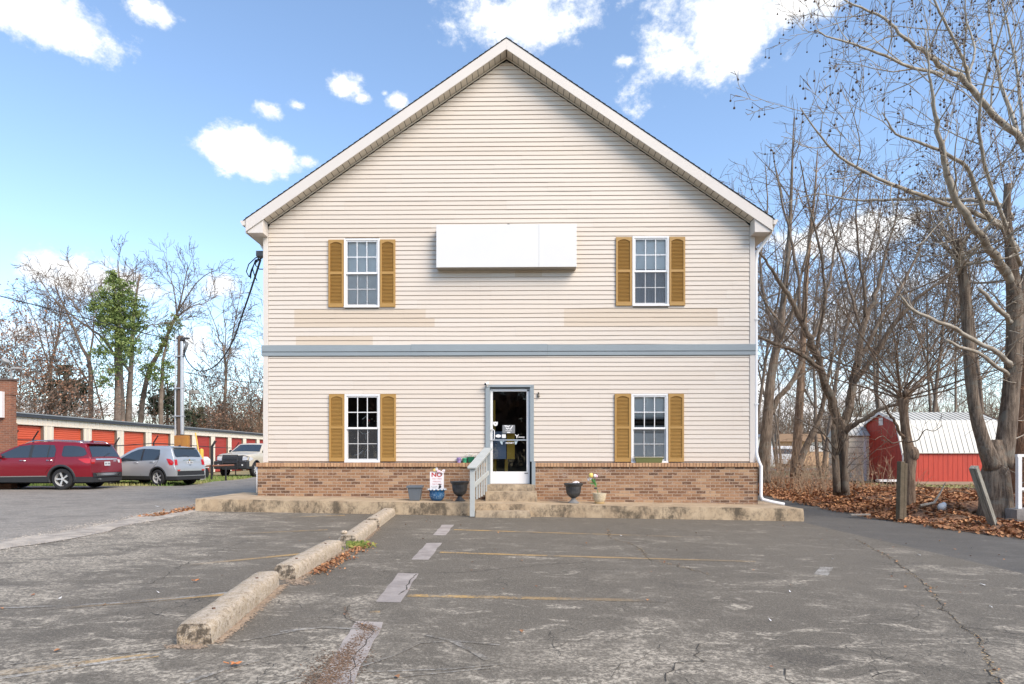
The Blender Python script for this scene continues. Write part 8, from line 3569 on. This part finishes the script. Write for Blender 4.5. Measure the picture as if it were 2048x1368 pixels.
# far road and far buildings right ----------------------------------------------
o = sheet('far_road', lin(20, 120, 10), lin(46, 60, 3), lambda x, y: .03, m_road)
fb = thing('tan_house', 'distant tan building with white window frames seen through the trees', 'building', (P(1600, 0, 74).x, 74, 0))
kx = lambda px: (px - 1024) / F * 74 - fb.location.x
kz = lambda py: CAMZ + (HOR - py) / F * 74
m_tan = mat('tan_brick_far', (0.50, 0.33, 0.20), .9, var=.15, vscale=1)
mb = MB()
mb.box(kx(1556), kx(1668), 0, 9, 0, kz(883))
mb.build('wall', m_tan, fb)
mb = MB()
mb.prism([(kx(1548), kz(883)), (kx(1672), kz(883)), (kx(1664), kz(868)), (kx(1556), kz(868))], 'y', -.6, 9)
mb.build('roof', mat('brown_roof_far', (0.30, 0.20, 0.13), .9), fb)
for (a, b_) in ((1585, 1593), (1620, 1627), (1632, 1638), (1641, 1650), (1655, 1666)):
    mb = MB()
    zt_, zb3 = kz(884), kz(903)
    for xx in (kx(a), kx((a + b_) / 2), kx(b_)):
        mb.box(xx - .05, xx + .05, -.12, -.02, zb3, zt_)
    for zz in (zb3, (zb3 + zt_) / 2, zt_ - .1):
        mb.box(kx(a) + .06, kx(b_) - .06, -.10, -.03, zz, zz + .1)
    wn = mb.build('window', m_whitepaint, fb)
    mb = MB()
    mb.box(kx(a), kx(b_), -.015, -.005, zb3, zt_)
    mb.build('pane', m_carglass, wn)
fw_ = thing('white_house', 'distant white building with pale gable left of the tan building', 'building', (P(1535, 0, 70).x, 70, 0))
jx = lambda px: (px - 1024) / F * 70 - fw_.location.x
jz = lambda py: CAMZ + (HOR - py) / F * 70
mb = MB()
mb.box(jx(1500), jx(1552), 0, 8, 0, jz(888))
mb.prism([(jx(1500), jz(888) + .01), (jx(1552), jz(888) + .01), (jx(1526), jz(872))], 'y', .0, 8)
mb.build('wall', mat('white_siding_far', (0.60, 0.62, 0.60), .7), fw_)
mb = MB()
mb.prism([(jx(1496), jz(888)), (jx(1526), jz(870)), (jx(1556), jz(888)), (jx(1556), jz(886)), (jx(1526), jz(868)), (jx(1496), jz(886))], 'y', -.3, 8.2)
mb.build('roof', mat('grey_roof_far', (0.25, 0.25, 0.25), .8), fw_)
for (a, b_) in ((1506, 1514), (1535, 1544)):
    mb = MB()
    mb.box(jx(a), jx(b_), -.05, -.002, jz(906), jz(893))
    mb.build('window', m_carglass, fw_)
Car.spokes, Car.twin = 5, True
vn = Car('white_van', 'distant white van parked among the trees left of the tan building', 'van', (P(1575, 0, 62).x, 62, .03), R(180), m_whitepaint,
         [(-1.0, .5), (-.98, 1.2), (-.95, 1.9), (-.85, 2.1), (2.6, 2.1), (2.9, 2.0), (3.4, 1.35), (3.9, 1.15), (4.1, .9), (4.12, .5)], .98, 1.2, 2.1, .35, 3.0, .38, .82, .4)
vn.side('window', [(2.0, 1.35, 1.85), (2.6, 1.35, 1.85), (3.1, 1.35, 1.6)], m_carglass)
vn.side('window', [(-.6, 1.35, 1.85), (1.6, 1.35, 1.85)], m_carglass)

# deck and white railing ----------------------------------------------------------
dk = thing('concrete_ramp', 'grey concrete ramp block cut by the right edge of the picture', 'ramp', (9.86, 12.2, 0))
mb = MB(Matrix.Translation((-9.86, -12.2, 0)))
wobble_box(mb, 9.86, 13.2, 12.2, 12.72, lambda x: -.25, lambda x: .205 + .02 * (x - 9.86), 24, 5, 4, .004, 4)
mb.build('concrete_block', conc_mat('ramp_concrete', (0.27, 0.25, 0.23), (0.20, 0.185, 0.17), .4, (0.10, 0.09, 0.08), 1.5, (.34, .32, .29)), dk, smooth=True, sharp=35)
rl_ = thing('white_railing', 'white railing with square posts on the grey concrete ramp', 'railing', (9.98, 12.32, .21))
mb = MB()
zr_ = CAMZ - .21 + .0
mb.box(0, .075, 0, .075, 0, zr_ - .04)
mb.build('post', m_white, rl_, bevel=.004)
mb = MB()
mb.box(2.6, 2.675, 0, .075, 0.05, zr_ + .0)
mb.build('post', m_white, rl_, bevel=.004)
for za in (.36, zr_ - .04):
    mb = MB()
    mb.box(-.01 if za > .5 else .077, 2.7 if za > .5 else 2.599, .008, .068, za, za + .055)
    mb.build('rail', m_white, rl_, bevel=.004)
for k in range(19):
    mb = MB()
    x = .20 + k * .125
    mb.box(x, x + .032, .022, .054, .417, zr_ - .042)
    mb.build('baluster', m_white, rl_)

# grass and weeds left, along the fence
m_grass = mat('grass_blade', (0.13, 0.23, 0.04), .7, tone=(0.42, 0.38, 0.16, 1))
mb = MB()
rl3 = random.Random(9)
for k in range(15000):
    x = rl3.uniform(-21, -13.2)
    y = rl3.uniform(25.5, 38)
    if x > -13.9 - .1 * (y - 25.6) and y > 25.5:
        continue
    h = rl3.uniform(.04, .16)
    a = rl3.uniform(0, 3.14)
    dx_, dy_ = math.cos(a) * .03, math.sin(a) * .03
    z = gz(x, y) - .03
    mb.add([(x - dx_, y - dy_, z), (x + dx_, y + dy_, z), (x + rl3.gauss(0, .04), y, z + h)], [(0, 1, 2)], 0, clamp(.35 + .8 * noise.noise(Vector((x * .6, y * .6, 0))) + rl3.gauss(0, .2), .01, 1))
tag(mb.build('grass', m_grass), kind='stuff')
mb = MB()
for k in range(5000):
    x = rl3.uniform(14.5, 24)
    y = rl3.uniform(19, 27)
    h = rl3.uniform(.04, .10)
    a = rl3.uniform(0, 3.14)
    dx_, dy_ = math.cos(a) * .03, math.sin(a) * .03
    z = hbank(x, y) - .01
    mb.add([(x - dx_, y - dy_, z), (x + dx_, y + dy_, z), (x + rl3.gauss(0, .04), y, z + h)], [(0, 1, 2)], 0, rl3.uniform(.5, 1))
tag(mb.build('grass', m_grass), kind='stuff')
